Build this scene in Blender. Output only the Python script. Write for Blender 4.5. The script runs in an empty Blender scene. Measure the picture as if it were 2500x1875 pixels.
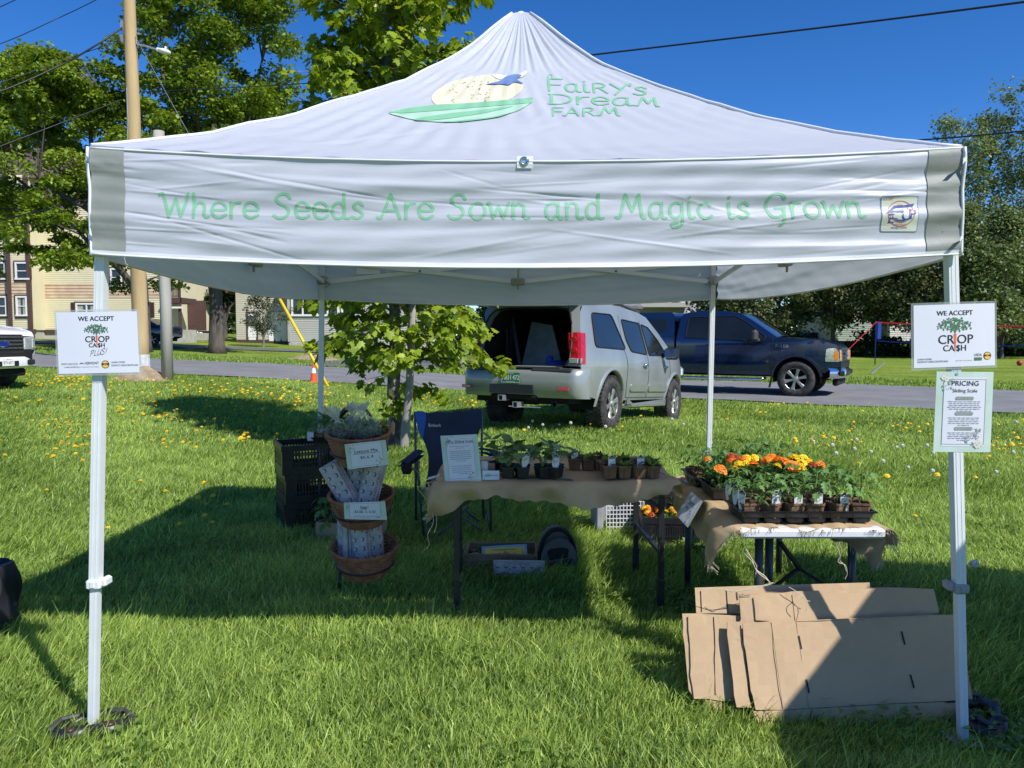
import bpy, bmesh, math, random
import numpy as np
from mathutils import Vector, Matrix, Euler
from mathutils.geometry import delaunay_2d_cdt

R = math.radians
SC = bpy.context.scene
COL = SC.collection
random.seed(7); rng = np.random.default_rng(7)

# ---------------------------------------------------------------- camera, sky, sun, exposure
FPX, CX, CY, CAMH = 1878.0, 1250.0, 937.5, 1.38
PITCH = math.atan(115.5 / FPX)
cam_d = bpy.data.cameras.new('camera'); cam = bpy.data.objects.new('camera', cam_d); COL.objects.link(cam)
cam.location = (0, 0, CAMH); cam.rotation_euler = (math.pi / 2 - PITCH, 0, 0)
cam_d.sensor_width = 36; cam_d.lens = 36 * FPX / 2500; cam_d.clip_start = 0.05; cam_d.clip_end = 2000
SC.camera = cam
SUN = Vector((0.67, -0.66, 1.0)).normalized()
SUN_EL = math.asin(SUN.z); SUN_AZ = math.atan2(SUN.x, SUN.y)
world = bpy.data.worlds.new("World"); SC.world = world; world.use_nodes = True
wn = world.node_tree.nodes; wl = world.node_tree.links; wn.clear()
sky = wn.new('ShaderNodeTexSky'); sky.sky_type = 'NISHITA'; sky.sun_disc = False
sky.sun_elevation = SUN_EL; sky.sun_rotation = SUN_AZ; sky.altitude = 2400; sky.air_density = 0.9
sky.dust_density = 0.1; sky.ozone_density = 4.0
hs = wn.new('ShaderNodeHueSaturation'); hs.inputs['Saturation'].default_value = 1.28; hs.inputs['Hue'].default_value = .508; wl.new(sky.outputs[0], hs.inputs['Color'])
bg = wn.new('ShaderNodeBackground'); bg.inputs[1].default_value = 0.125
wo = wn.new('ShaderNodeOutputWorld'); wl.new(hs.outputs[0], bg.inputs[0]); wl.new(bg.outputs[0], wo.inputs[0])
sun_d = bpy.data.lights.new('sun', 'SUN'); sun_d.energy = 4.3; sun_d.angle = R(0.53); sun_d.color = (1, .965, .91)
sun = bpy.data.objects.new('sun', sun_d); COL.objects.link(sun)
sun.rotation_euler = SUN.to_track_quat('Z', 'Y').to_euler(); sun.location = (6, -6, 12)
SC.view_settings.view_transform = 'Standard'; SC.view_settings.look = 'None'
SC.view_settings.exposure = 0.47; SC.view_settings.gamma = 1
SC.cycles.max_bounces = 7; SC.cycles.transparent_max_bounces = 12; SC.cycles.diffuse_bounces = 3
SC.cycles.caustics_reflective = False; SC.cycles.caustics_refractive = False

# ---------------------------------------------------------------- world positions
def ray(px, py):
    u = (px - CX) / FPX; v = (CY - py) / FPX
    return Vector((u, math.cos(PITCH) + v * math.sin(PITCH), v * math.cos(PITCH) - math.sin(PITCH)))
def P(px, py, y):
    d = ray(px, py); t = y / d.y
    return Vector((d.x * t, y, CAMH + d.z * t))
def PZ(px, py, z):
    d = ray(px, py); t = (z - CAMH) / d.z
    return Vector((d.x * t, d.y * t, z))
def sstep(x, a, b):
    t = np.clip((np.asarray(x, float) - a) / (b - a), 0, 1); return t * t * (3 - 2 * t)
def gz(x, y):
    x = np.asarray(x, float); y = np.asarray(y, float)
    h = 1.7 * np.tanh(np.maximum(0, -(x + 0.5)) * .052 / 1.7) * sstep(y, 6, 17)
    h = h - .25 * np.exp(-(((x - 3.0) / 2.4) ** 2 + ((y - 14.5 + .35 * (x - 3)) / 1.35) ** 2))
    h = h - .24 * np.exp(-(((x + 10.9) / 2.6) ** 2 + ((y - 16.0) / 1.9) ** 2))
    h = h + .35 * sstep(y, 45, 75) + .012 * np.sin(x * 1.7 + .5) * np.sin(y * 1.3) * sstep(y, 1.5, 5)
    return h
def G(px, py):
    d = ray(px, py); t = .5
    while t < 300:
        p = Vector((0, 0, CAMH)) + d * t
        if p.z <= float(gz(p.x, p.y)): return p
        t += .02 if t < 30 else .1
    return p

# ---------------------------------------------------------------- materials
MATS = {}
def mat(name, col, rough=.6, metal=0, var=.12, vs=8., bump=0., bs=40., trans=0., alpha=1., coat=0., spec=.5, col2=None, stretch=None, coords='Object', ramp=(.35, .65), detail=4):
    if name in MATS: return MATS[name]
    m = bpy.data.materials.new(name); m.use_nodes = True; nt = m.node_tree; n = nt.nodes; l = nt.links
    b = n['Principled BSDF']; b.inputs['Roughness'].default_value = rough; b.inputs['Metallic'].default_value = metal
    b.inputs['Specular IOR Level'].default_value = spec
    if coat: b.inputs['Coat Weight'].default_value = coat; b.inputs['Coat Roughness'].default_value = .05
    c2 = col2 or tuple(min(1, c * (1 + var)) for c in col); c1 = col if col2 else tuple(c * (1 - var) for c in col)
    tc = n.new('ShaderNodeTexCoord'); src = tc.outputs[coords]
    if stretch:
        mp = n.new('ShaderNodeMapping'); mp.inputs['Scale'].default_value = stretch; l.new(src, mp.inputs[0]); src = mp.outputs[0]
    nz = n.new('ShaderNodeTexNoise'); nz.inputs['Scale'].default_value = vs; nz.inputs['Detail'].default_value = detail; l.new(src, nz.inputs['Vector'])
    rp = n.new('ShaderNodeValToRGB'); rp.color_ramp.elements[0].position = ramp[0]; rp.color_ramp.elements[1].position = ramp[1]
    rp.color_ramp.elements[0].color = (*c1, 1); rp.color_ramp.elements[1].color = (*c2, 1)
    l.new(nz.outputs[0], rp.inputs[0]); l.new(rp.outputs[0], b.inputs['Base Color'])
    if bump:
        nb = n.new('ShaderNodeTexNoise'); nb.inputs['Scale'].default_value = bs; nb.inputs['Detail'].default_value = 5; l.new(src, nb.inputs['Vector'])
        bp = n.new('ShaderNodeBump'); bp.inputs['Strength'].default_value = bump; bp.inputs['Distance'].default_value = .01
        l.new(nb.outputs[0], bp.inputs['Height']); l.new(bp.outputs[0], b.inputs['Normal'])
    out = n['Material Output']
    if trans:
        t = n.new('ShaderNodeBsdfTranslucent'); l.new(rp.outputs[0], t.inputs[0]); mx = n.new('ShaderNodeMixShader'); mx.inputs[0].default_value = trans
        if bump: l.new(bp.outputs[0], t.inputs['Normal'])
        l.new(b.outputs[0], mx.inputs[1]); l.new(t.outputs[0], mx.inputs[2]); l.new(mx.outputs[0], out.inputs[0])
    if alpha < 1: b.inputs['Alpha'].default_value = alpha
    MATS[name] = m; return m

def leaf_mat(name, dark, light, trans=.35, rough=.45, tcol=None):
    if name in MATS: return MATS[name]
    m = bpy.data.materials.new(name); m.use_nodes = True; nt = m.node_tree; n = nt.nodes; l = nt.links
    b = n['Principled BSDF']; b.inputs['Roughness'].default_value = rough; b.inputs['Specular IOR Level'].default_value = .35
    at = n.new('ShaderNodeAttribute'); at.attribute_name = 'tint'
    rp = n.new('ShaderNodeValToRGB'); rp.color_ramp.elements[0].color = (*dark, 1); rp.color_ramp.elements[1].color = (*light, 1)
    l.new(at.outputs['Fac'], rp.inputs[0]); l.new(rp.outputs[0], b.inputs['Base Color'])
    t = n.new('ShaderNodeBsdfTranslucent')
    mu = n.new('ShaderNodeMixRGB'); mu.blend_type = 'MULTIPLY'; mu.inputs[0].default_value = 1; mu.inputs[2].default_value = (*(tcol or (1.25, 1.15, .55)), 1)
    l.new(rp.outputs[0], mu.inputs[1]); l.new(mu.outputs[0], t.inputs[0])
    mx = n.new('ShaderNodeMixShader'); mx.inputs[0].default_value = trans
    l.new(b.outputs[0], mx.inputs[1]); l.new(t.outputs[0], mx.inputs[2]); l.new(mx.outputs[0], n['Material Output'].inputs[0])
    MATS[name] = m; return m

# ---------------------------------------------------------------- mesh builder
class MB:
    def __init__(s): s.v = []; s.f = []; s.mi = []; s.cur = 0
    def add(s, vs, fs):
        o = len(s.v); s.v += [Vector(v) for v in vs]; s.f += [tuple(i + o for i in f) for f in fs]; s.mi += [s.cur] * len(fs); return s
    def box(s, c, d, rot=None, bev=0.):
        x, y, z = [a / 2 for a in d]
        if bev and bev < min(x, y, z):
            pts = []; fs = []
            b = bev
            for sz in (-1, 1):
                for (q, e) in ((z - b, 0), (z, b)) if sz > 0 else ((z, b), (z - b, 0)):
                    X, Y = x - e, y - e; r = b * (1 if e == 0 else .6)
                    pts += [(-X + r, -Y, sz * q), (X - r, -Y, sz * q), (X, -Y + r, sz * q), (X, Y - r, sz * q), (X - r, Y, sz * q), (-X + r, Y, sz * q), (-X, Y - r, sz * q), (-X, -Y + r, sz * q)]
            fs.append(tuple(range(7, -1, -1))); fs.append(tuple(range(24, 32)))
            for k in range(3):
                for i in range(8): j = (i + 1) % 8; fs.append((k * 8 + i, k * 8 + j, k * 8 + 8 + j, k * 8 + 8 + i))
        else:
            pts = [(-x, -y, -z), (x, -y, -z), (x, y, -z), (-x, y, -z), (-x, -y, z), (x, -y, z), (x, y, z), (-x, y, z)]
            fs = [(3, 2, 1, 0), (4, 5, 6, 7), (0, 1, 5, 4), (1, 2, 6, 5), (2, 3, 7, 6), (3, 0, 4, 7)]
        m = (rot if isinstance(rot, Matrix) else Euler(rot).to_matrix()) if rot is not None else None
        c = Vector(c)
        return s.add([(m @ Vector(p) if m else Vector(p)) + c for p in pts], fs)
    def bar(s, a, b, w, h=None, up=(0, 0, 1)):
        a = Vector(a); b = Vector(b); d = b - a; L = d.length; d.normalize(); up = Vector(up)
        if abs(d.dot(up)) > .98: up = Vector((0, 1, 0))
        x = d.cross(up).normalized(); z = x.cross(d)
        return s.box((a + b) / 2, (w, L, h or w), Matrix((x, d, z)).transposed())
    def tube(s, pts, r, n=8, cap=True):
        pts = [Vector(p) for p in pts]; rs = r if isinstance(r, (list, tuple)) else [r] * len(pts)
        vs = []; fs = []; prev = None
        for i, p in enumerate(pts):
            d = (pts[min(i + 1, len(pts) - 1)] - pts[max(i - 1, 0)]).normalized()
            if prev is None:
                a = Vector((0, 0, 1)) if abs(d.z) < .9 else Vector((1, 0, 0)); x = d.cross(a).normalized()
            else: x = (prev - d * prev.dot(d)).normalized()
            prev = x; y = d.cross(x)
            for k in range(n):
                t = 2 * math.pi * k / n; vs.append(p + (x * math.cos(t) + y * math.sin(t)) * rs[i])
        for i in range(len(pts) - 1):
            for k in range(n): j = (k + 1) % n; fs.append((i * n + k, i * n + j, (i + 1) * n + j, (i + 1) * n + k))
        if cap: fs.append(tuple(range(n - 1, -1, -1))); fs.append(tuple((len(pts) - 1) * n + k for k in range(n)))
        return s.add(vs, fs)
    def lathe(s, prof, c=(0, 0, 0), n=24, ax='z', sx=1., sy=1.):
        vs = []; fs = []; m = len(prof); c = Vector(c)
        for k in range(n):
            t = 2 * math.pi * k / n
            for (r, h) in prof:
                a, b = r * math.cos(t) * sx, r * math.sin(t) * sy
                vs.append(c + Vector((a, b, h) if ax == 'z' else ((a, h, b) if ax == 'y' else (h, a, b))))
        for k in range(n):
            j = (k + 1) % n
            for i in range(m - 1): fs.append((k * m + i, j * m + i, j * m + i + 1, k * m + i + 1))
        return s.add(vs, fs)
    def grid(s, fn, nu, nv, closed=False):
        vs = [fn(i / nu, j / nv) for j in range(nv + 1) for i in range(nu + 1)]
        fs = [(j * (nu + 1) + i, j * (nu + 1) + i + 1, (j + 1) * (nu + 1) + i + 1, (j + 1) * (nu + 1) + i) for j in range(nv) for i in range(nu)]
        return s.add(vs, fs)
    def prism(s, poly, fn, thick):
        """poly: 2-D outline, fn maps (x,y)->Vector, thick: offset Vector"""
        n = len(poly); a = [fn(*p) for p in poly]; t = Vector(thick); b = [p + t for p in a]
        tr = delaunay_2d_cdt([Vector(p) for p in poly], [], [list(range(n))], 1, 1e-7)
        vv = [fn(v.x, v.y) for v in tr[0]]; k = len(vv)
        s.add(vv, [tuple(f) for f in tr[2]]); s.add([v + t for v in vv], [tuple(reversed(f)) for f in tr[2]])
        s.add(a + b, [(i, (i + 1) % n, n + (i + 1) % n, n + i) for i in range(n)]); return s
    def blob(s, c, r, n=10, m=6, rot=None, noise=0.):
        c = Vector(c); rx, ry, rz = r if isinstance(r, (tuple, list)) else (r, r, r); vs = []; fs = []
        M = Euler(rot).to_matrix() if rot else Matrix.Identity(3)
        for j in range(m + 1):
            ph = math.pi * j / m
            for i in range(n):
                t = 2 * math.pi * i / n; q = 1 + random.uniform(-noise, noise)
                vs.append(c + M @ Vector((rx * math.sin(ph) * math.cos(t) * q, ry * math.sin(ph) * math.sin(t) * q, rz * math.cos(ph) * q)))
        for j in range(m):
            for i in range(n): k = (i + 1) % n; fs.append((j * n + i, (j + 1) * n + i, (j + 1) * n + k, j * n + k))
        return s.add(vs, fs)
    def xf(s, M):
        s.v = [M @ v for v in s.v]; return s

INV = {}
def setp(o, label=None, cat=None, group=None, kind=None):
    if label: o['label'] = label
    if cat: o['category'] = cat
    if group: o['group'] = group
    if kind: o['kind'] = kind
    return o
def mk(name, mb, m, parent=None, world=True, smooth=False, label=None, cat=None, group=None, kind=None, auto=None):
    me = bpy.data.meshes.new(name); used = sorted({i for f in mb.f for i in f})
    if len(used) < len(mb.v): k_ = {o: n for n, o in enumerate(used)}; mb.v = [mb.v[i] for i in used]; mb.f = [tuple(k_[i] for i in f) for f in mb.f]
    vs = mb.v
    if parent is not None and world:
        I = INV.get(parent.name, Matrix.Identity(4)); vs = [I @ v for v in vs]
    me.from_pydata([tuple(v) for v in vs], [], mb.f)
    ms = m if isinstance(m, (list, tuple)) else [m]
    for q in ms: me.materials.append(q)
    if len(ms) > 1: me.polygons.foreach_set('material_index', mb.mi)
    if smooth: me.polygons.foreach_set('use_smooth', [True] * len(me.polygons))
    me.update()
    if auto is not None: me.set_sharp_from_angle(angle=R(auto))
    o = bpy.data.objects.new(name, me); COL.objects.link(o)
    if parent is not None: o.parent = parent; INV[o.name] = INV.get(parent.name, Matrix.Identity(4))
    return setp(o, label, cat, group, kind)
def thing(name, label, cat, loc=(0, 0, 0), rot=(0, 0, 0), group=None):
    o = bpy.data.objects.new(name, None); COL.objects.link(o); o.location = loc; o.rotation_euler = rot
    o.empty_display_size = .1
    M = Matrix.Translation(Vector(loc)) @ Euler(rot).to_matrix().to_4x4(); INV[o.name] = M.inverted()
    return setp(o, label, cat, group)
def dup(root, loc, rz=None, label=None, sc=None, group=None):
    r = root.copy(); COL.objects.link(r); r.location = loc
    if rz is not None: r.rotation_euler = (root.rotation_euler[0], root.rotation_euler[1], rz)
    if sc: r.scale = (sc, sc, sc) if not isinstance(sc, tuple) else sc
    if label: r['label'] = label
    if group: r['group'] = group
    for ch in list(root.children):
        c = ch.copy(); COL.objects.link(c); c.parent = r
        for g in ch.children: d = g.copy(); COL.objects.link(d); d.parent = c
    return r
def ground_at(x, y, dz=0): return Vector((x, y, float(gz(x, y)) + dz))

# numpy mesh: verts (N,3), faces list of arrays with same corner count
def npmesh(name, V, F, m, tint=None, parent=None, smooth=False, **kw):
    """F = (k corners) int array (n,k) or list of such arrays"""
    Fs = F if isinstance(F, list) else [F]
    me = bpy.data.meshes.new(name); nv = len(V); me.vertices.add(nv); me.vertices.foreach_set('co', np.asarray(V, np.float32).ravel())
    loops = np.concatenate([f.ravel() for f in Fs]).astype(np.int32); cnt = np.concatenate([np.full(len(f), f.shape[1], np.int32) for f in Fs])
    me.loops.add(len(loops)); me.loops.foreach_set('vertex_index', loops)
    me.polygons.add(len(cnt)); st = np.concatenate([[0], np.cumsum(cnt)[:-1]]).astype(np.int32)
    me.polygons.foreach_set('loop_start', st); me.polygons.foreach_set('loop_total', cnt)
    if smooth: me.polygons.foreach_set('use_smooth', np.ones(len(cnt), bool))
    me.update(calc_edges=True)
    if tint is not None:
        a = me.attributes.new('tint', 'FLOAT', 'POINT'); a.data.foreach_set('value', np.asarray(tint, np.float32))
    me.materials.append(m)
    o = bpy.data.objects.new(name, me); COL.objects.link(o)
    if parent is not None: o.parent = parent
    return setp(o, **kw)

# ---------------------------------------------------------------- lettering
_tc = {}
def text2d(s, align='CENTER'):
    """(verts2d, faces) of Blender's built-in font, size 1"""
    k = (s, align)
    if k in _tc: return _tc[k]
    cu = bpy.data.curves.new('t', 'FONT'); cu.body = s; cu.align_x = align; cu.resolution_u = 3
    ob = bpy.data.objects.new('t', cu); COL.objects.link(ob)
    dg = bpy.context.evaluated_depsgraph_get(); dg.update(); me = bpy.data.meshes.new_from_object(ob.evaluated_get(dg))
    r = ([(v.co.x, v.co.y) for v in me.vertices], [tuple(p.vertices) for p in me.polygons])
    bpy.data.objects.remove(ob); bpy.data.curves.remove(cu); bpy.data.meshes.remove(me)
    _tc[k] = r; return r
def put_text(mb, s, fn, x, y, size, align='CENTER', sx=1.):
    vs, fs = text2d(s, align)
    return mb.add([fn(x + a * size * sx, y + b * size) for a, b in vs], fs)
def crom(pts, n=6, closed=False):
    if len(pts) < 3: return [Vector(p) for p in pts]
    q = [Vector(p) for p in pts]; out = []
    q = [q[0] * 2 - q[1]] + q + [q[-1] * 2 - q[-2]] if not closed else [q[-1]] + q + [q[0], q[1]]
    for i in range(1, len(q) - 2):
        for k in range(n):
            t = k / n; a, b, c, d = q[i - 1], q[i], q[i + 1], q[i + 2]
            out.append(.5 * ((2 * b) + (c - a) * t + (2 * a - 5 * b + 4 * c - d) * t * t + (3 * b - a - 3 * c + d) * t ** 3))
    out.append(q[-2]); return out
def el(cx, cy, rx, ry, a0=0, a1=360, n=12): return [(cx + rx * math.cos(R(a0 + (a1 - a0) * i / n)), cy + ry * math.sin(R(a0 + (a1 - a0) * i / n))) for i in range(n + 1)]
GL = {
 'W': (.95, [[(-.08, .93), (.0, 1.0), (.05, .9), (.22, .03)], [(.22, .03), (.43, .78)], [(.43, .78), (.62, .03)], [(.62, .03), (.85, 1.0)]]),
 'h': (.62, [[(.08, 1), (.08, 0)], [(.08, .4), (.2, .62), (.36, .6), (.42, .42), (.42, .12), (.5, 0), (.57, .04)]]),
 'e': (.60, [[(.06, .33), (.48, .34), (.44, .55), (.27, .66), (.1, .55), (.05, .3), (.14, .06), (.32, 0), (.5, .12)]]),
 'r': (.44, [[(.06, .64), (.08, 0)], [(.08, .4), (.18, .6), (.36, .64)]]),
 'S': (.66, [[(.54, .82), (.44, .98), (.24, .98), (.1, .82), (.18, .62), (.4, .48), (.48, .25), (.36, .03), (.14, 0), (0, .12)]]),
 'd': (.66, [[(.44, 1), (.44, .5), (.44, .1), (.52, 0), (.6, .02)], [(.44, .5), (.3, .65), (.12, .56), (.05, .3), (.12, .06), (.28, 0), (.44, .15)]]),
 's': (.50, [[(.38, .54), (.26, .66), (.1, .56), (.14, .4), (.32, .28), (.36, .12), (.2, 0), (.02, .08)]]),
 'A': (.80, [[(-.06, .05), (.02, 0), (.1, .15), (.38, 1.0)], [(.38, 1), (.68, 0)], [(.16, .33), (.58, .33)]]),
 'o': (.62, [el(.29, .32, .25, .33)]),
 'w': (.76, [[(0, .66), (.06, .62), (.18, .02)], [(.18, .02), (.35, .52)], [(.35, .52), (.52, .02)], [(.52, .02), (.68, .66)]]),
 'n': (.66, [[(.06, .64), (.08, 0)], [(.08, .42), (.2, .63), (.36, .6), (.42, .42), (.42, .1), (.5, 0), (.6, .04)]]),
 'a': (.66, [[(.44, .6), (.26, .66), (.1, .54), (.05, .3), (.12, .05), (.28, 0), (.44, .2)], [(.45, .64), (.44, .3), (.45, .12), (.52, 0), (.6, .02)]]),
 'M': (.98, [[(-.06, .05), (.03, .02), (.1, .2), (.24, 1.0)], [(.24, 1), (.46, .3)], [(.46, .3), (.68, 1)], [(.68, 1), (.78, .1), (.88, 0)]]),
 'g': (.60, [[(.44, .6), (.26, .66), (.1, .54), (.05, .3), (.12, .08), (.28, .03), (.44, .2)], [(.45, .64), (.46, -.1), (.4, -.3), (.24, -.38), (.12, -.3), (.16, -.2), (.3, -.18)]]),
 'i': (.34, [[(.08, .64), (.09, .1), (.16, 0), (.24, .03)], [(.08, .86), (.09, .87)]]),
 'c': (.54, [[(.44, .54), (.3, .66), (.12, .56), (.05, .3), (.14, .05), (.32, 0), (.46, .1)]]),
 'G': (.80, [[(.64, .82), (.5, .98), (.26, .98), (.08, .75), (.05, .4), (.18, .08), (.4, .02), (.58, .15)], [(.36, .42), (.64, .44)], [(.6, .44), (.6, .1), (.58, -.2), (.48, -.32)]]),
 'F': (.62, [[(.06, 1), (.06, 0)], [(.06, 1), (.56, 1)], [(.06, .52), (.46, .52)]]),
 'R': (.70, [[(.08, .75), (.08, 0)], [(.08, .75), (.36, .76), (.48, .62), (.36, .44), (.1, .38)], [(.26, .4), (.56, 0)]]),
 'Y': (.66, [[(.0, .75), (.3, .38)], [(.58, .75), (.14, -.12)]]),
 "'": (.16, [[(.06, .86), (.04, .7)]]),
 'D': (.74, [[(.06, .8), (.06, 0)], [(.0, .8), (.36, .78), (.6, .55), (.56, .22), (.3, .0), (.0, 0)]]),
 'P': (.62, [[(.12, .95), (.0, 0)], [(.0, .85), (.3, 1.0), (.48, .8), (.3, .5), (.06, .42)]]),
 'L': (.55, [[(.14, .95), (.02, .05)], [(.02, .05), (.45, .1)]]),
 'U': (.62, [[(.1, .9), (.04, .3), (.14, .02), (.36, .1), (.5, .5), (.55, .9)], [(.5, .5), (.52, .05)]]),
 '!': (.3, [[(.2, 1.0), (.1, .3)], [(.06, .04), (.07, .05)]]), ' ': (.42, []),
}
def stroke_text(mb, s, fn, w=.085):
    """fn maps font units (x,y) -> world; returns total advance. each stroke is a flat ribbon with round ends"""
    x0 = 0
    for ch in s:
        adv, st = GL[ch]
        for k in st:
            sharp = len(k) < 3; pts = crom([(a, b, 0) for a, b in k], 8) if not sharp else [Vector((a, b, 0)) for a, b in k]
            if sharp:
                a, b = pts; pts = [a.lerp(b, i / 12) for i in range(13)]
            vs = []; n = len(pts)
            for i, p in enumerate(pts):
                d = (pts[min(i + 1, n - 1)] - pts[max(i - 1, 0)]).normalized(); nn = Vector((-d.y, d.x, 0)) * w / 2
                vs += [p + nn, p - nn]
            fs = [(2 * i, 2 * i + 1, 2 * i + 3, 2 * i + 2) for i in range(n - 1)]
            mb.add([fn(x0 + v.x, v.y) for v in vs], fs)
            for e, sg in ((0, -1), (n - 1, 1)):
                p = pts[e]; d = (pts[min(e + 1, n - 1)] - pts[max(e - 1, 0)]).normalized() * sg; nn = Vector((-d.y, d.x, 0))
                c = [p + (nn * math.cos(R(a)) + d * math.sin(R(a))) * w / 2 for a in range(0, 181, 30)]
                mb.add([fn(x0 + v.x, v.y) for v in c], [tuple(range(7))])
        x0 += adv
    return x0
def stroke_len(s): return sum(GL[c][0] for c in s)
# ================================================================ SETTING
M_soil = mat('lawn_soil', (.045, .075, .018), .95, var=.3, vs=3., col2=(.10, .15, .035), bump=.6, bs=60, ramp=(.3, .7))
M_lawn = None
def ground_material():
    m = bpy.data.materials.new('lawn_ground'); m.use_nodes = True; nt = m.node_tree; n = nt.nodes; l = nt.links; b = n['Principled BSDF']
    b.inputs['Roughness'].default_value = .95; b.inputs['Specular IOR Level'].default_value = .1
    tc = n.new('ShaderNodeTexCoord')
    def noise(sc, st, det=6):
        mp = n.new('ShaderNodeMapping'); mp.inputs['Scale'].default_value = st; l.new(tc.outputs['Object'], mp.inputs[0])
        z = n.new('ShaderNodeTexNoise'); z.inputs['Scale'].default_value = sc; z.inputs['Detail'].default_value = det; z.inputs['Roughness'].default_value = .65; l.new(mp.outputs[0], z.inputs[0]); return z
    a = noise(.35, (1, 1, 1)); c = noise(9., (1, .45, 1), 8)
    r1 = n.new('ShaderNodeValToRGB'); r1.color_ramp.elements[0].color = (.12, .19, .025, 1); r1.color_ramp.elements[1].color = (.23, .31, .05, 1)
    r1.color_ramp.elements[0].position = .35; r1.color_ramp.elements[1].position = .65; l.new(a.outputs[0], r1.inputs[0])
    r2 = n.new('ShaderNodeValToRGB'); r2.color_ramp.elements[0].color = (.55, .55, .55, 1); r2.color_ramp.elements[1].color = (1.35, 1.3, 1.2, 1)
    r2.color_ramp.elements[0].position = .35; r2.color_ramp.elements[1].position = .65; l.new(c.outputs[0], r2.inputs[0])
    mx = n.new('ShaderNodeMixRGB'); mx.blend_type = 'MULTIPLY'; mx.inputs[0].default_value = 1; l.new(r1.outputs[0], mx.inputs[1]); l.new(r2.outputs[0], mx.inputs[2]); l.new(mx.outputs[0], b.inputs['Base Color'])
    bp = n.new('ShaderNodeBump'); bp.inputs['Strength'].default_value = .8; bp.inputs['Distance'].default_value = .06; l.new(c.outputs[0], bp.inputs['Height']); l.new(bp.outputs[0], b.inputs['Normal'])
    return m
M_ground = ground_material()
def build_ground():
    xs = np.concatenate([np.arange(-400, -60, 20), np.arange(-60, -24, 2), np.arange(-24, 16, .4), np.arange(16, 60, 2), np.arange(60, 401, 20)])
    ys = np.concatenate([np.arange(-60, -4, 8), np.arange(-4, 30, .4), np.arange(30, 90, 2), np.arange(90, 901, 30)])
    X, Y = np.meshgrid(xs, ys); V = np.stack([X, Y, gz(X, Y)], -1).reshape(-1, 3); nx, ny = len(xs), len(ys)
    i = np.arange((ny - 1) * nx).reshape(ny - 1, nx)[:, :-1].ravel()
    npmesh('ground', V, np.stack([i, i + 1, i + nx + 1, i + nx], 1), M_ground, smooth=True, kind='structure')
build_ground()
# the road: a strip between a near and a far edge
NEAR = [(-60, 20.6), (-30, 20.3), (-13, 20.0), (-8.6, 19.7), (-5.3, 19.55), (-1.3, 18.9), (1.2, 18.2), (3.8, 17.0), (9.05, 13.6), (15, 9.4), (30, -1.4)]
FAR = [(-60, 27.2), (-30, 27), (-13, 26.7), (-8.2, 27), (-3, 26.2), (2, 24.9), (5.5, 23.7), (9.66, 22.0), (12.7, 19.4), (19, 14.9), (34, 4)]
def poly_eval(pts, n):
    c = crom([(a, b, 0) for a, b in pts], 12); q = np.array([[p.x, p.y] for p in c]); d = np.concatenate([[0], np.cumsum(np.hypot(*np.diff(q, axis=0).T))]); t = np.linspace(0, d[-1], n)
    return np.stack([np.interp(t, d, q[:, 0]), np.interp(t, d, q[:, 1])], 1)
near_c = poly_eval(NEAR, 260); far_c = poly_eval(FAR, 260)
M_asph = mat('asphalt', (.165, .165, .168), .92, vs=1.2, col2=(.215, .213, .21), bump=.5, bs=260, detail=9)
def road():
    k = 16; T = np.linspace(0, 1, k + 1)[None, :, None]; Q = near_c[:, None] * (1 - T) + far_c[:, None] * T
    z = gz(Q[..., 0], Q[..., 1]) + .03 + .05 * (1 - (2 * T[..., 0] - 1) ** 2); V = np.concatenate([Q, z[..., None]], -1).reshape(-1, 3)
    i = (np.arange(259)[:, None] * (k + 1) + np.arange(k)[None]).ravel()
    npmesh('road', V, np.stack([i, i + k + 1, i + k + 2, i + 1], 1), M_asph, smooth=True, kind='structure')
road()
def drape(name, poly, m, dz, step=.8, **kw):
    n = len(poly); xs = [p[0] for p in poly]; ys = [p[1] for p in poly]
    pts = [Vector(p) for p in poly]; x = min(xs)
    while x < max(xs):
        y = min(ys)
        while y < max(ys): pts.append(Vector((x + random.uniform(-.1, .1) * step, y))); y += step
        x += step
    r = delaunay_2d_cdt(pts, [], [list(range(n))], 1, 1e-5); mb = MB()
    mb.add([(v.x, v.y, float(gz(v.x, v.y)) + dz) for v in r[0]], [tuple(f) for f in r[2]]); return mk(name, mb, m, smooth=True, **kw)
M_asph2 = mat('old_asphalt', (.10, .10, .105), .95, vs=1.5, col2=(.15, .148, .145), bump=.5, bs=200)
def gp(*pp): return [(lambda p: (p.x, p.y))(G(a, b)) for a, b in pp]
drape('driveway', gp((740, 894), (800, 884), (880, 878), (1000, 875), (1130, 877), (1130, 899), (1000, 903), (860, 898)), M_asph2, .045, 1.2, kind='structure')
drape('back_drive', [(-60, 36.5), (-30, 37), (-19, 38.5), (-10.5, 41.5), (-10, 44.5), (-15, 44.8), (-22, 46), (-35, 43), (-60, 42)], M_asph2, .05, 2., kind='structure')
M_dirt = mat('dug_dirt', (.22, .165, .10), .95, vs=4, col2=(.36, .28, .18), bump=.8, bs=25)
def mound(px, py, rx, ry, h, label):
    c = G(px, py); mb = MB()
    def f(u, v):
        a = u * 2 * math.pi; r = v; k = 1 + .18 * math.sin(3 * a + px) + .1 * math.sin(7 * a)
        x = c.x + rx * r * k * math.cos(a); y = c.y + ry * r * k * math.sin(a)
        return Vector((x, y, float(gz(x, y)) - .02 + h * (math.cos(math.pi * min(1, r)) * .5 + .5) * (1 + .15 * math.sin(x * 9) * math.cos(y * 11))))
    mb.grid(f, 26, 9); return mk('dirt_mound', mb, M_dirt, smooth=True, label=label, cat='dirt mound')
mound(350, 926, .85, .6, .3, 'mound of pale dug earth at the foot of the round utility pole')
mound(776, 878, 1.5, 1.2, .24, 'flat patch of bare earth in the lawn across the road')

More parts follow.
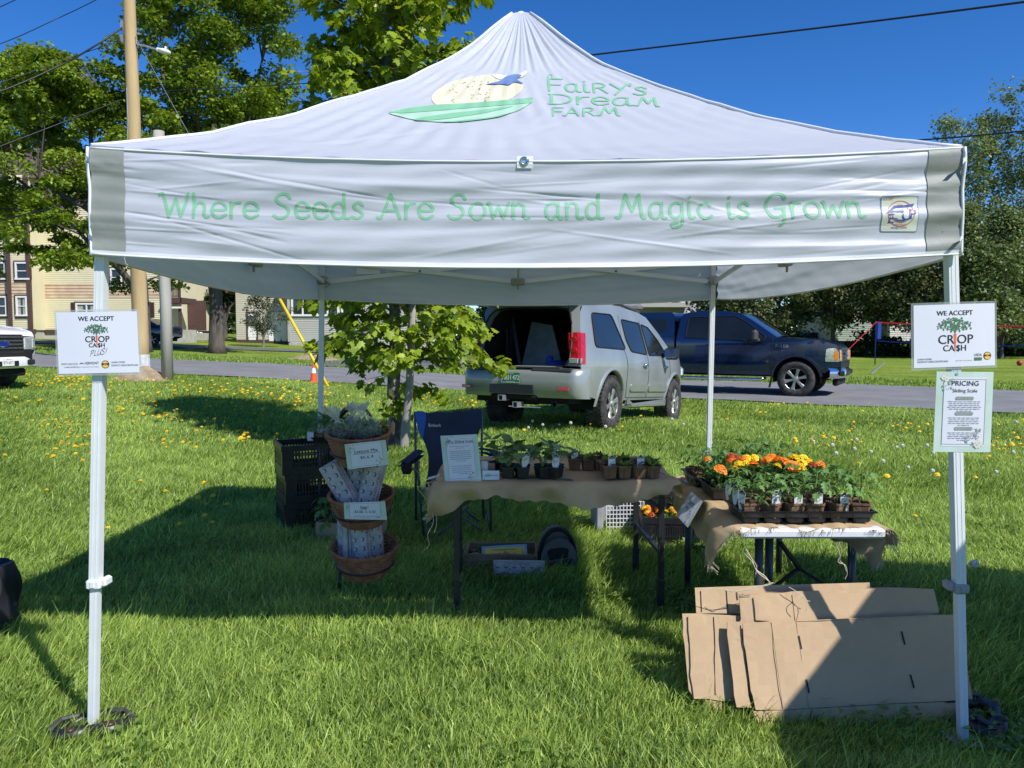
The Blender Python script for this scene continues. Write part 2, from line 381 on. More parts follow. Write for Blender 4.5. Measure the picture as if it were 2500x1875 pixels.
# ---------------------------------------------------------------- grass
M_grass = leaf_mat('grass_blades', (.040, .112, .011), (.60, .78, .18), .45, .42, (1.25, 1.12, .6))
def near_y(x): return np.interp(x, near_c[:, 0], near_c[:, 1])
def blades(name, n, y0, y1, hgt, wid, seed, segs=2, powr=1.0, pad=.7, clipy=True, reg=None):
    g = np.random.default_rng(seed)
    y = y0 + (y1 - y0) * g.random(n) ** powr
    x = (g.random(n) * 2 - 1) * (.68 * y + pad)
    if reg is not None: x = reg[0] + (reg[1] - reg[0]) * g.random(n)
    lump = np.sin(x * 2.3 + 1.3 * np.sin(y * 1.9)) * np.sin(y * 2.9 + x) + .6 * np.sin(x * 6.1 + y * 3) * np.cos(y * 7.3 - x * 2)
    if clipy:
        k = (y < near_y(x) - .05); x, y, lump = x[k], y[k], lump[k]
    n = len(x); z = gz(x, y) - .004
    h = hgt * (.55 + .6 * g.random(n)) * (1 + .30 * lump); tall = g.random(n) < .04; h = np.where(tall, h * 1.6, h)
    h = h * (1 - .55 * np.exp(-(((x - 1.25) / .75) ** 4 + ((y - 2.55) / .2) ** 4))); w = wid * (.6 + .8 * g.random(n)); a = g.random(n) * 2 * np.pi; lean = (.25 + .85 * g.random(n) ** 1.3) * h
    flow = .9 * np.sin(x * 1.3 + y * .8) + g.normal(0, 1.1, n); dx, dy = np.cos(flow + .6), np.sin(flow + .6)
    wx, wy = np.cos(a) * w / 2, np.sin(a) * w / 2
    t = np.linspace(0, 1, segs + 2)[:-1]; cols = []
    for q in t:
        cx = x + dx * lean * q ** 1.8; cy = y + dy * lean * q ** 1.8; cz = z + h * q * (1 - .22 * q * (lean / h)); ww = (1 - .45 * q)
        cols.append(np.stack([cx - wx * ww, cy - wy * ww, cz], 1)); cols.append(np.stack([cx + wx * ww, cy + wy * ww, cz], 1))
    cols.append(np.stack([x + dx * lean, y + dy * lean, z + h * (1 - .22 * lean / h)], 1))
    k = len(cols); V = np.stack(cols, 1).reshape(-1, 3); b = np.arange(n) * k
    Q = np.concatenate([np.stack([b + 2 * i, b + 2 * i + 1, b + 2 * i + 3, b + 2 * i + 2], 1) for i in range(segs)]) if segs else np.zeros((0, 4), int)
    Tt = np.stack([b + 2 * segs, b + 2 * segs + 1, b + 2 * segs + 2], 1)
    patch = .5 + .5 * np.sin(x * .9 + 1.1 * np.sin(y * .7)) * np.cos(y * .8 + .5 * x)
    fine = np.sin(x * 5.3 + 2 * np.sin(y * 4.1)) * np.sin(y * 6.7 + 1.5 * np.sin(x * 3.7)); base = np.clip(.42 + .18 * patch + .10 * fine + g.normal(0, .24, n) + .06 * lump, 0, 1); straw = g.random(n) < .03 + .05 * (fine > .6); base = np.where(straw, 1.0, base)
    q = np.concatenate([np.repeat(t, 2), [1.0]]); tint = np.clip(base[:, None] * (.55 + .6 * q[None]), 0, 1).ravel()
    return V, Q, Tt, tint
def lawn():
    Vs, Qs, Ts, Ti = [], [], [], []; o = 0
    for a in ((0, 125000, 2.0, 3.7, .078, .0044, 1, 2), (1, 150000, 3.6, 6.0, .076, .0054, 2, 2), (2, 135000, 5.9, 9.5, .074, .0085, 3, 1), (3, 130000, 9.4, 14.5, .075, .013, 4, 1), (4, 95000, 14.4, 20.5, .07, .02, 5, 0)):
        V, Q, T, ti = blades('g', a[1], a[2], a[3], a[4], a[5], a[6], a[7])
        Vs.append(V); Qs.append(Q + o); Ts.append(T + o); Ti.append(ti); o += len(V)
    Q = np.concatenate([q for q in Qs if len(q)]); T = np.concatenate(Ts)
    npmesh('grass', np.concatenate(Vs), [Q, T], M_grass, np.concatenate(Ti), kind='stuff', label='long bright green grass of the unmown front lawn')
lawn()
def verge():
    g = np.random.default_rng(9); n = 26000; i = g.integers(60, 230, n); x = far_c[i, 0] + g.normal(0, .4, n); y = far_c[i, 1] + .05 + g.random(n) ** 1.5 * 5
    h = .07 * (.5 + g.random(n)); w = .03; z = gz(x, y); a = g.random(n) * 6.28
    V = np.stack([np.stack([x - np.cos(a) * w, y - np.sin(a) * w, z], 1), np.stack([x + np.cos(a) * w, y + np.sin(a) * w, z], 1), np.stack([x + g.normal(0, .02, n), y + g.normal(0, .02, n), z + h], 1)], 1).reshape(-1, 3)
    b = np.arange(n) * 3
    npmesh('verge_grass', V, np.stack([b, b + 1, b + 2], 1), M_grass, np.repeat(np.clip(g.normal(.4, .15, n), 0, 1), 3), kind='stuff', label='short mown grass along the far side of the road')
verge()

# ---------------------------------------------------------------- dandelions
M_dand = mat('dandelion_yellow', (.85, .50, .01), .6, vs=60, col2=(.95, .66, .02)); M_stem = mat('weed_stem', (.16, .25, .05), .6)
M_fluff = mat('seed_fluff', (.78, .78, .72), .9, vs=90, col2=(.88, .88, .82), trans=.3)
def dand_mesh(mb, c, r, h, seed):
    q = random.Random(seed); tx, ty = q.uniform(-.5, .5), q.uniform(-.9, .1)
    M = Matrix.Translation(Vector(c) + Vector((0, 0, h))) @ Euler((-ty * .5, tx * .5, 0)).to_matrix().to_4x4()
    for k, (rr, zz, nn) in enumerate(((1, .0, 11), (.75, .25, 9), (.45, .42, 7))):
        vs = [M @ Vector((0, 0, (zz + .1) * r))]; n2 = nn * 2
        for i in range(n2):
            a = 2 * math.pi * i / n2; q2 = rr * r * (1 if i % 2 else .72); vs.append(M @ Vector((q2 * math.cos(a), q2 * math.sin(a), zz * r)))
        mb.add(vs, [(0, 1 + i, 1 + (i + 1) % n2) for i in range(n2)])
    mb.add([M @ Vector(p) for p in ((-.9 * r, 0, 0), (0, -.9 * r, 0), (.9 * r, 0, 0), (0, .9 * r, 0), (0, 0, -.5 * r))], [(0, 1, 4), (1, 2, 4), (2, 3, 4), (3, 0, 4)])
def dandelions():
    protos = []
    for k in range(5):
        mb = MB(); dand_mesh(mb, (0, 0, 0), .017 + .002 * k, .075 + .012 * k, k); n0 = len(mb.f)
        mb.cur = 1; mb.tube([(0, 0, 0), (.004, .003, .04), (0, 0, .075 + .012 * k)], .0022, 4, False)
        me = bpy.data.meshes.new('dandelion'); me.from_pydata([tuple(v) for v in mb.v], [], mb.f); me.materials.append(M_dand); me.materials.append(M_stem); me.polygons.foreach_set('material_index', mb.mi); protos.append(me)
    g = random.Random(5); pts = []
    regs = [((0, 915, 235, 1130), 80), ((255, 930, 760, 1040), 230), ((60, 920, 215, 950), 60), ((255, 1030, 640, 1110), 48), ((690, 930, 950, 1000), 34), ((1005, 950, 1160, 1005), 44), ((1900, 1045, 2300, 1105), 60), ((2400, 1030, 2500, 1150), 30), ((1750, 985, 2400, 1040), 16), ((0, 1130, 640, 1330), 16), ((1120, 1020, 1640, 1075), 12), ((2100, 1150, 2500, 1330), 6)]
    for (x0, y0, x1, y1), n in regs:
        cl = [(g.uniform(x0, x1), g.uniform(y0, y1)) for _ in range(max(2, n // 9))]
        for _ in range(n):
            a, b = g.choice(cl); px = a + g.gauss(0, (x1 - x0) * .12 + 8); py = b + g.gauss(0, (y1 - y0) * .09)
            if g.random() < .35: px, py = g.uniform(x0, x1), g.uniform(y0, y1)
            if y0 - 6 < py < y1 + 30:
                p = G(px, py)
                if p.y < float(near_y(p.x)) - .1: pts.append(p)
    pts.sort(key=lambda p: p.y)
    for i, p in enumerate(pts[:300]):
        o = bpy.data.objects.new('dandelion', g.choice(protos)); COL.objects.link(o); o.location = (p.x, p.y, float(gz(p.x, p.y))); o.rotation_euler = (0, 0, g.uniform(-.6, .6)); s = g.uniform(.8, 1.25) * (1.2 if p.y > 12 else 1); o.scale = (s, s, s)
        setp(o, 'yellow dandelion flower open in the lawn', 'dandelion', 'dandelions scattered over the lawn')
    mb = MB()
    for i, p in enumerate(pts[300:]): dand_mesh(mb, (p.x, p.y, float(gz(p.x, p.y))), .030, .085, i)
    if mb.v: mk('dandelion_patch', mb, M_dand, kind='stuff', label='far dandelions dotting the lawn near the road')
    # seed heads
    mb = MB(); mb.cur = 1; mb.tube([(0, 0, 0), (.006, 0, .07), (0, 0, .14)], .002, 4, False); mb.cur = 0; q = random.Random(3)
    for i in range(90):
        d = Vector((q.gauss(0, 1), q.gauss(0, 1), q.gauss(0, 1))).normalized(); e = d.orthogonal().normalized() * .0035; c = Vector((0, 0, .155)) + d * .021
        mb.add([Vector((0, 0, .155)) + e * .3, c + e * 1.6, c - e * 1.6, c + d.cross(e) * 1.6, c - d.cross(e) * 1.6], [(0, 1, 2), (1, 3, 2, 4)])
    me = bpy.data.meshes.new('dandelion_seed_head'); me.from_pydata([tuple(v) for v in mb.v], [], mb.f); me.materials.append(M_fluff); me.materials.append(M_stem); me.polygons.foreach_set('material_index', mb.mi)
    for (px, py) in [(2031, 1112), (2085, 1120), (2125, 1125), (2188, 1112), (2155, 1152), (2262, 1112), (2277, 1128), (2202, 1112), (2275, 1178), (2431, 1177), (2472, 1128), (1300, 1045), (1365, 1048), (1325, 1052), (1290, 1060), (1393, 1052), (1640, 1042), (1668, 1050), (2480, 1050), (2040, 1135), (2216, 1165), (1985, 1098), (292, 945), (2375, 1440), (2090, 1095), (1478, 1062)]:
        p = G(px, py + 9); o = bpy.data.objects.new('dandelion_seed_head', me); COL.objects.link(o); o.location = (p.x, p.y, float(gz(p.x, p.y))); s = q.uniform(.75, 1.1); o.scale = (s, s, s)
        setp(o, 'white fluffy dandelion seed head in the lawn', 'seed head', 'dandelion seed heads in the lawn')
dandelions()

# ---------------------------------------------------------------- leaves and trees
MAPLE = [(0, .05), (.22, -.1), (.27, .08), (.52, .08), (.40, .25), (.58, .50), (.27, .50), (.2, .74), (0, 1.0)]
def leaf_tpl(kind):
    if kind == 'maple':
        h = MAPLE; k = len(h); V = [(0, .05, 0), (0, 1, -.18)]; r = [(x, y, -.16 * x - .18 * y * y) for x, y in h[1:-1]]; V += r + [(-x, y, z) for x, y, z in r]; m = len(r)
        return np.array(V), [[0] + list(range(2, 2 + m)) + [1], [0, 1] + list(range(1 + 2 * m, 1 + m, -1))]
    if kind == 'oval':
        V = [(0, 0, 0), (.2, .2, .02), (.3, .5, -.02), (.16, .82, -.1), (0, 1, -.18), (-.16, .82, -.1), (-.3, .5, -.02), (-.2, .2, .02), (0, .5, -.07)]
        return np.array(V), [[0, 1, 2, 8], [2, 3, 4, 8], [8, 4, 5, 6], [0, 8, 6, 7]]
    if kind == 'round':
        V = [(0, 0, 0), (.3, .12, .05), (.46, .45, .03), (.3, .85, -.04), (0, 1, -.1), (-.3, .85, -.04), (-.46, .45, .03), (-.3, .12, .05), (0, .5, -.08)]
        return np.array(V), [[0, 1, 2, 8], [2, 3, 4, 8], [8, 4, 5, 6], [0, 8, 6, 7]]
    if kind == 'tomato':
        V = [(0, 0, 0), (.14, .15, 0), (.34, .2, -.04), (.3, .36, -.05), (.14, .4, -.03), (.34, .52, -.1), (.24, .66, -.12), (.1, .68, -.1), (.12, .9, -.2), (0, 1.05, -.28)]
        V2 = V + [(-x, y, z) for x, y, z in V[1:-1]]; return np.array(V2), [list(range(10)), [0, 9] + list(range(17, 9, -1))]
    V = [(0, 0, 0), (.33, .45, -.03), (0, 1, -.12), (-.33, .45, -.03)]
    return np.array(V), [[0, 1, 2, 3]]
def leaves(pos, yaw, pitch, roll, size, kind='quad'):
    T, F = leaf_tpl(kind); n = len(pos); k = len(T)
    cy, sy, cp, sp, cr, sr = np.cos(yaw), np.sin(yaw), np.cos(pitch), np.sin(pitch), np.cos(roll), np.sin(roll)
    p = T[None] * np.asarray(size).reshape(-1, 1, 1) * np.ones((n, 1, 1))
    x = p[..., 0] * cr[:, None] + p[..., 2] * sr[:, None]; z = -p[..., 0] * sr[:, None] + p[..., 2] * cr[:, None]; y = p[..., 1]
    y2 = y * cp[:, None] - z * sp[:, None]; z2 = y * sp[:, None] + z * cp[:, None]
    X = x * cy[:, None] + y2 * sy[:, None]; Y = -x * sy[:, None] + y2 * cy[:, None]
    V = np.stack([X, Y, z2], -1) + pos[:, None]
    b = (np.arange(n) * k)[:, None]; groups = {}
    for f in F: groups.setdefault(len(f), []).append(b + np.array(f)[None])
    return V.reshape(-1, 3), [np.concatenate(g) for g in groups.values()], k
def clover():
    g = np.random.default_rng(31); P_ = []
    for _ in range(70):
        y = 2.3 + 5.5 * g.random() ** 1.5; x = (g.random() * 2 - 1) * (.7 * y); k = int(g.integers(14, 40)); P_.append(np.stack([x + g.normal(0, .09, k), y + g.normal(0, .07, k)], 1))
    q = np.repeat(np.concatenate(P_), 3, 0); n = len(q); z = gz(q[:, 0], q[:, 1]) + np.repeat(.035 + .03 * g.random(n // 3), 3)
    V, F, k = leaves(np.stack([q[:, 0], q[:, 1], z], 1), np.tile([0, 2.09, 4.19], n // 3) + np.repeat(g.random(n // 3) * 6.28, 3), g.normal(.1, .25, n), g.normal(0, .2, n), .013 + .008 * g.random(n), 'round')
    npmesh('clover', V, F, M_grass, np.repeat(np.clip(g.normal(.28, .1, n), 0, 1), k), kind='stuff', label='low clover leaves mixed through the near lawn')
clover()
M_bark = mat('maple_bark', (.055, .045, .036), .95, vs=6, col2=(.12, .10, .085), bump=.9, bs=14, stretch=(1, 1, .25))
M_bark2 = mat('grey_branch', (.13, .115, .095), .9, vs=6, col2=(.22, .20, .17), bump=.5, bs=20, stretch=(1, 1, .3))
M_leafA = leaf_mat('maple_leaves_far', (.035, .10, .008), (.34, .44, .045), .38)
M_leafB = leaf_mat('olive_foliage', (.045, .065, .022), (.23, .26, .12), .28)
M_leafC = leaf_mat('pale_foliage', (.08, .13, .045), (.30, .37, .16), .32)
M_leafD = leaf_mat('dark_conifer', (.012, .03, .008), (.06, .10, .025), .15)
def tree(name, label, x, y, ht, base, rx, ry, tr, ncl, nleaf, lsz, lm, bark=M_bark, seed=1, group=None, cx=None, forks=5, clr=1.0, flat=.55, tlo=.0, prof=None, tint=(.45, .18), limbf=.45, cat='tree'):
    g = np.random.default_rng(seed); z0 = float(gz(x, y)); cx = x if cx is None else cx
    root = thing(name, label, cat, (x, y, z0), group=group)
    prof = prof or (lambda t: math.sin(math.pi * min(1, max(0, (t * .88 + .12)))) ** .6)
    C = []
    while len(C) < ncl:
        t = g.random(); r = g.random() ** .45; a = g.random() * 6.283; e = prof(t) * (1 + .22 * math.sin(3 * a + seed) + .15 * math.sin(5 * a + 9 * t))
        C.append((cx - x + rx * e * r * math.cos(a) + 0, ry * e * r * math.sin(a), base + (ht - base) * t + (1 - r) * .4 - tlo * r))
    C = np.array(C)
    mb = MB(); top = Vector((cx - x, 0, ht * .9))
    trunk = [Vector((0, 0, -.1)), Vector((.02, 0, base * .45)), Vector((.05 * (cx - x), 0, base * .95))]
    spine = trunk + [Vector((.5 * (cx - x) + .25 * math.sin(k * 2 + seed), .2 * math.cos(k * 1.7), base + (ht - base) * k / 5)) for k in range(1, 5)]
    sp = crom(spine, 4); mb.tube([p for p in sp], [tr * (1 - .93 * (i / (len(sp) - 1)) ** .8) * (1.25 if i == 0 else 1) + .012 for i in range(len(sp))], 10)
    def sp_at(z):
        for a, b in zip(sp, sp[1:]):
            if b.z >= z: return a.lerp(b, (z - a.z) / max(.01, b.z - a.z))
        return sp[-1]
    fk = []
    for k in range(forks):
        a = 6.283 * k / forks + seed; e = Vector((cx - x + rx * .55 * math.cos(a), ry * .55 * math.sin(a), base + (ht - base) * (.3 + .35 * ((k * 37) % 10) / 10)))
        s0 = sp_at(base * (.55 + .08 * k)); m_ = s0.lerp(e, .5) + Vector((0, 0, -.3)); c = crom([s0, s0.lerp(e, .25) + Vector((0, 0, .1)), m_, e], 4); mb.tube(c, [tr * .5 * (1 - .8 * i / (len(c) - 1)) + .01 for i in range(len(c))], 7); fk.append(c)
    for k in g.choice(len(C), int(len(C) * limbf), replace=False):
        e = Vector(C[k]); best = min((p for c in fk + [sp[len(trunk) * 3:]] for p in c), key=lambda p: (p - e).length + .6 * max(0, p.z - e.z))
        md = best.lerp(e, .5) + Vector((g.normal(0, .12), g.normal(0, .12), .12 * (e - best).length)); mb.tube([best, md, e], [tr * .1 + .012, tr * .05 + .008, .006], 4, False)
    mk('trunk', mb, bark, root, world=False, smooth=True)
    per = max(3, nleaf // ncl); n = per * ncl; ci = np.repeat(np.arange(ncl), per); rad = clr * (.6 + .7 * g.random(ncl))
    d = g.normal(0, 1, (n, 3)); d /= np.linalg.norm(d, axis=1)[:, None]; d *= (g.random(n) ** .5)[:, None]
    p = C[ci] + d * rad[ci][:, None] * np.array([1, 1, flat]); p[:, 2] -= .25 * rad[ci] * (d[:, 0] ** 2 + d[:, 1] ** 2)
    V, F, k = leaves(p, g.random(n) * 6.283, g.normal(-.35, .45, n), g.normal(0, .45, n), lsz * (.6 + .7 * g.random(n)), 'quad')
    ti = np.clip(tint[0] + .10 * g.normal(0, 1, ncl)[ci] + g.normal(0, tint[1], n), 0, 1)
    npmesh('crown', V, F, lm, np.repeat(ti, k), parent=root)
    return root
GT = 'trees behind the far side of the road'
def X_at(px, y): return (px - CX) / FPX * y / (math.cos(PITCH))
tree('maple_tree', 'very tall leafy maple rising behind the white canopy on the left', X_at(531, 34.6), 34.6, 19.5, 4.4, 4.0, 4.0, .36, 215, 80000, .20, M_leafA, seed=3, forks=7, clr=.85, tint=(.42, .17))
tree('maple_tree', 'broad spreading maple in front of the yellow house', X_at(352, 32.5), 32.5, 12.6, 4.1, 6.8, 5.5, .33, 225, 85000, .19, M_leafA, seed=5, cx=-19.0, forks=8, clr=.85, tlo=1.2, flat=.42, tint=(.5, .17))
tree('maple_tree', 'big maple crown rising behind the yellow house roof', X_at(110, 70), 70, 25, 7, 11, 6, .45, 140, 24000, .48, M_leafA, seed=8, forks=5, clr=1.6, tint=(.42, .16), prof=lambda t: (1 - t) ** .55 * .9 + .1)
for i, (px, dy, h, s, lb) in enumerate(((400, 62, 15, 1, 'dark conifer close beside the yellow house porch'), (440, 66, 17, 2, 'dark conifer second from the yellow house'), (478, 60, 14, 3, 'dark conifer midway between yellow house and garage'), (515, 66, 17, 4, 'dark conifer behind the big maple trunk'), (552, 61, 13, 5, 'dark conifer standing beside the garage gable'))):
    tree('conifer_tree', lb, X_at(px, dy), dy, h, 2.2, 3.0, 2.6, .2, 80, 11000, .36, M_leafD, seed=20 + s, group='dark conifers between house and garage', forks=2, clr=.9, prof=lambda t: 1.05 - .75 * t, tint=(.35, .2), limbf=.2)
for i, (px, dy, h, rx, b, lm, lb) in enumerate((
    (1790, 52, 9.5, 3.4, 1.6, M_leafB, 'dark olive tree directly behind the navy pickup cab'), (1905, 55, 10.5, 3.6, 1.8, M_leafB, 'olive tree behind the navy pickup windscreen'),
    (2030, 53, 9.6, 3.4, 2.2, M_leafB, 'grey green tree above the navy pickup bonnet'), (2130, 56, 9.8, 3.2, 2.6, M_leafB, 'dark trunked tree behind the volleyball net post'),
    (2225, 50, 9.3, 3.2, 2.4, M_leafB, 'olive tree behind the right front canopy leg'), (2330, 52, 9.6, 3.6, 1.2, M_leafC, 'silvery green tree right of the canopy corner'),
    (2440, 48, 9.0, 3.6, 1.0, M_leafC, 'silvery green tree at the right edge of the photo'), (2570, 52, 9.8, 4, 1., M_leafB, 'olive tree just beyond the right edge of the photo'))):
    tree('leafy_tree', lb, X_at(px, dy), dy, h, b, rx, 3, .17, 105, 19000, .24, lm, bark=M_bark2 if i % 2 else M_bark, seed=40 + i, group='row of trees along the mown field', forks=5, clr=.95, flat=.8, tint=(.42, .22))
for i, (px, dy, h, rx, b) in enumerate(((2325, 60, 17.6, 1.9, 6.5), (2405, 62, 18.6, 2.2, 6.5), (2480, 60, 20.6, 2.4, 6.5), (2560, 64, 21.5, 2.6, 6.5))):
    tree('poplar_tree', ('leftmost and shortest', 'second from left', 'tall', 'outermost right')[i] + ' thin pale green poplar behind the right tree row', X_at(px, dy), dy, h, b, rx, 1.8, .16, 95, 6800, .26, M_leafC, bark=M_bark2, seed=60 + i, group='tall thin poplars on the right', forks=6, clr=.8, flat=1.1, tint=(.5, .2), limbf=.8, prof=lambda t: .75 + .4 * math.sin(3 * t))
def hedge():
    g = np.random.default_rng(77); n = 22000; x = g.uniform(11, 42, n); y = 54 + g.normal(0, .9, n) + (x < 22) * 1.5
    hh = 1.1 + .5 * np.sin(x * 1.3) + .3 * np.sin(x * 3.1); z = gz(x, y) + g.random(n) * np.maximum(.4, hh)
    V, F, k = leaves(np.stack([x, y, z], 1), g.random(n) * 6.28, g.normal(-.2, .6, n), g.normal(0, .6, n), .16 + .16 * g.random(n))
    npmesh('undergrowth', V, F, M_leafD, np.repeat(np.clip(g.normal(.5, .25, n), 0, 1), k), kind='stuff', label='dark undergrowth along the far edge of the mown field')
hedge()
def far_woods():
    g = np.random.default_rng(78); n = 42000; x = g.uniform(-110, 100, n); y = 112 + g.normal(0, 3, n); hh = 9 + 3 * np.sin(x * .21) + 2 * np.sin(x * .55 + 1) + 1.2 * np.sin(x * 1.3); z = gz(x, y) + hh * g.random(n) ** .8
    V, F, k = leaves(np.stack([x, y, z], 1), g.random(n) * 6.28, g.normal(-.2, .6, n), g.normal(0, .6, n), .7 + .5 * g.random(n))
    npmesh('distant_woods', V, F, M_leafD, np.repeat(np.clip(g.normal(.5, .25, n), 0, 1), k), kind='stuff', label='distant belt of woods closing the horizon behind the houses')
far_woods()
M_leafE = leaf_mat('shrub_leaves', (.03, .045, .02), (.13, .15, .06), .2)
tree('garden_shrub', 'loose leafy shrub in front of the garage doors', X_at(645, 48), 48, 3.6, .9, 1.35, 1.1, .06, 60, 3200, .13, M_leafE, bark=M_bark2, seed=88, forks=6, clr=.42, flat=.9, cat='shrub', limbf=.9)
# ================================================================ BUILDINGS
M_cream = mat('cream_siding', (.66, .60, .40), .7, var=.04, vs=.8); M_beige = mat('beige_siding', (.50, .47, .38), .7, var=.04, vs=.8)
M_grey = mat('grey_siding', (.40, .40, .36), .7, var=.04, vs=.8); M_white = mat('white_siding', (.62, .62, .58), .7, var=.05, vs=.8)
M_pale = mat('pale_green_siding', (.30, .36, .30), .7, var=.05, vs=.8)
M_shingle = mat('tan_shakes', (.46, .33, .22), .85, vs=1.5, col2=(.60, .45, .31)); M_trim = mat('brown_trim', (.085, .045, .04), .6)
M_wtrim = mat('white_trim', (.75, .75, .73), .5, var=.03); M_glass = mat('window_glass', (.02, .024, .028), .04, var=.3, vs=.7, spec=.8)
M_conc = mat('concrete', (.36, .34, .30), .9, vs=3, col2=(.46, .44, .40), bump=.3); M_roof = mat('brown_shingle_roof', (.085, .06, .055), .9, vs=3, col2=(.14, .10, .09), bump=.6, bs=30)
M_groof = mat('grey_shingle_roof', (.13, .135, .15), .85, vs=3, col2=(.19, .195, .21), bump=.5, bs=30); M_metal_roof = mat('pale_metal_roof', (.52, .56, .60), .35, metal=.6, var=.05)
M_curt = mat('curtain', (.35, .34, .31), .9)
def siding(mb, x0, x1, z0, z1, y, h=.12, d=.022, zt=None):
    """clapboards facing -Y; zt(x) optional top line for a gable"""
    z = z0
    while z < z1 - .01:
        t = min(z + h, z1); a, b = x0, x1
        if zt:
            xs = [x0 + (x1 - x0) * i / 60 for i in range(61)]; ok = [q for q in xs if zt(q) > z + h * .3]
            if not ok: break
            a, b = ok[0], ok[-1]
            if b - a < .1: break
        mb.add([(a, y - d, z), (b, y - d, z), (b, y - .002, t), (a, y - .002, t), (a, y, z), (b, y, z)], [(0, 1, 2, 3), (4, 5, 1, 0)]); z = t
def rect(x0, y0, x1, y1, Y):
    a = P(x0, y0, Y); b = P(x1, y1, Y); return a.x, b.x, b.z, a.z     # X0, X1, Z0, Z1
def window(parent, X0, X1, Z0, Z1, Y, mf, fw=.09, rail=True, mull=0, trim=None, curtain=False, name='window'):
    mb = MB(); d = .09; yc = Y - d / 2 - .03
    cx = (X0 + X1) / 2; cz = (Z0 + Z1) / 2; w = X1 - X0; h = Z1 - Z0
    mb.box((cx, yc, Z1 - fw / 2), (w, d, fw)); mb.box((cx, yc, Z0 + fw / 2), (w + .06, d + .03, fw))
    for s in (-1, 1): mb.box((cx + s * (w / 2 - fw / 2), yc + .001, cz), (fw, d - .004, h - 2 * fw))
    if rail: mb.box((cx, yc + .01, cz), (w - 2 * fw, d - .03, .05))
    for k in range(mull): mb.box((X0 + w * (k + 1) / (mull + 1), yc + .008, cz), (fw * .8, d - .02, h - 2 * fw))
    f = mk(name, mb, mf, parent); g = MB(); g.add([(X0 + fw * .9, yc + .03, Z0 + fw * .9), (X1 - fw * .9, yc + .03, Z0 + fw * .9), (X1 - fw * .9, yc + .03, Z1 - fw * .9), (X0 + fw * .9, yc + .03, Z1 - fw * .9)], [(0, 1, 2, 3)])
    mk('pane', g, M_glass, f)
    if trim:
        t = MB(); q = fw
        t.box((cx, Y - .045, Z1 + q / 2), (w + 2 * q, .06, q)); t.box((cx, Y - .045, Z0 - q / 2 - .03), (w + 2 * q, .06, q))
        for s in (-1, 1): t.box((cx + s * (w / 2 + q / 2 + .02), Y - .043, cz), (q, .055, h - .01))
        mk('casing', t, trim, f)
    if curtain:
        t = MB(); t.grid(lambda u, v: Vector((X0 + fw + .26 * w * u, yc + .024 - .004 * math.sin(u * 22), Z0 + fw + (h - 2 * fw) * v)), 12, 1); t.grid(lambda u, v: Vector((X1 - fw - .26 * w * u, yc + .024 - .004 * math.sin(u * 22), Z0 + fw + (h - 2 * fw) * v)), 12, 1); mk('curtain', t, M_curt, f)
    return f
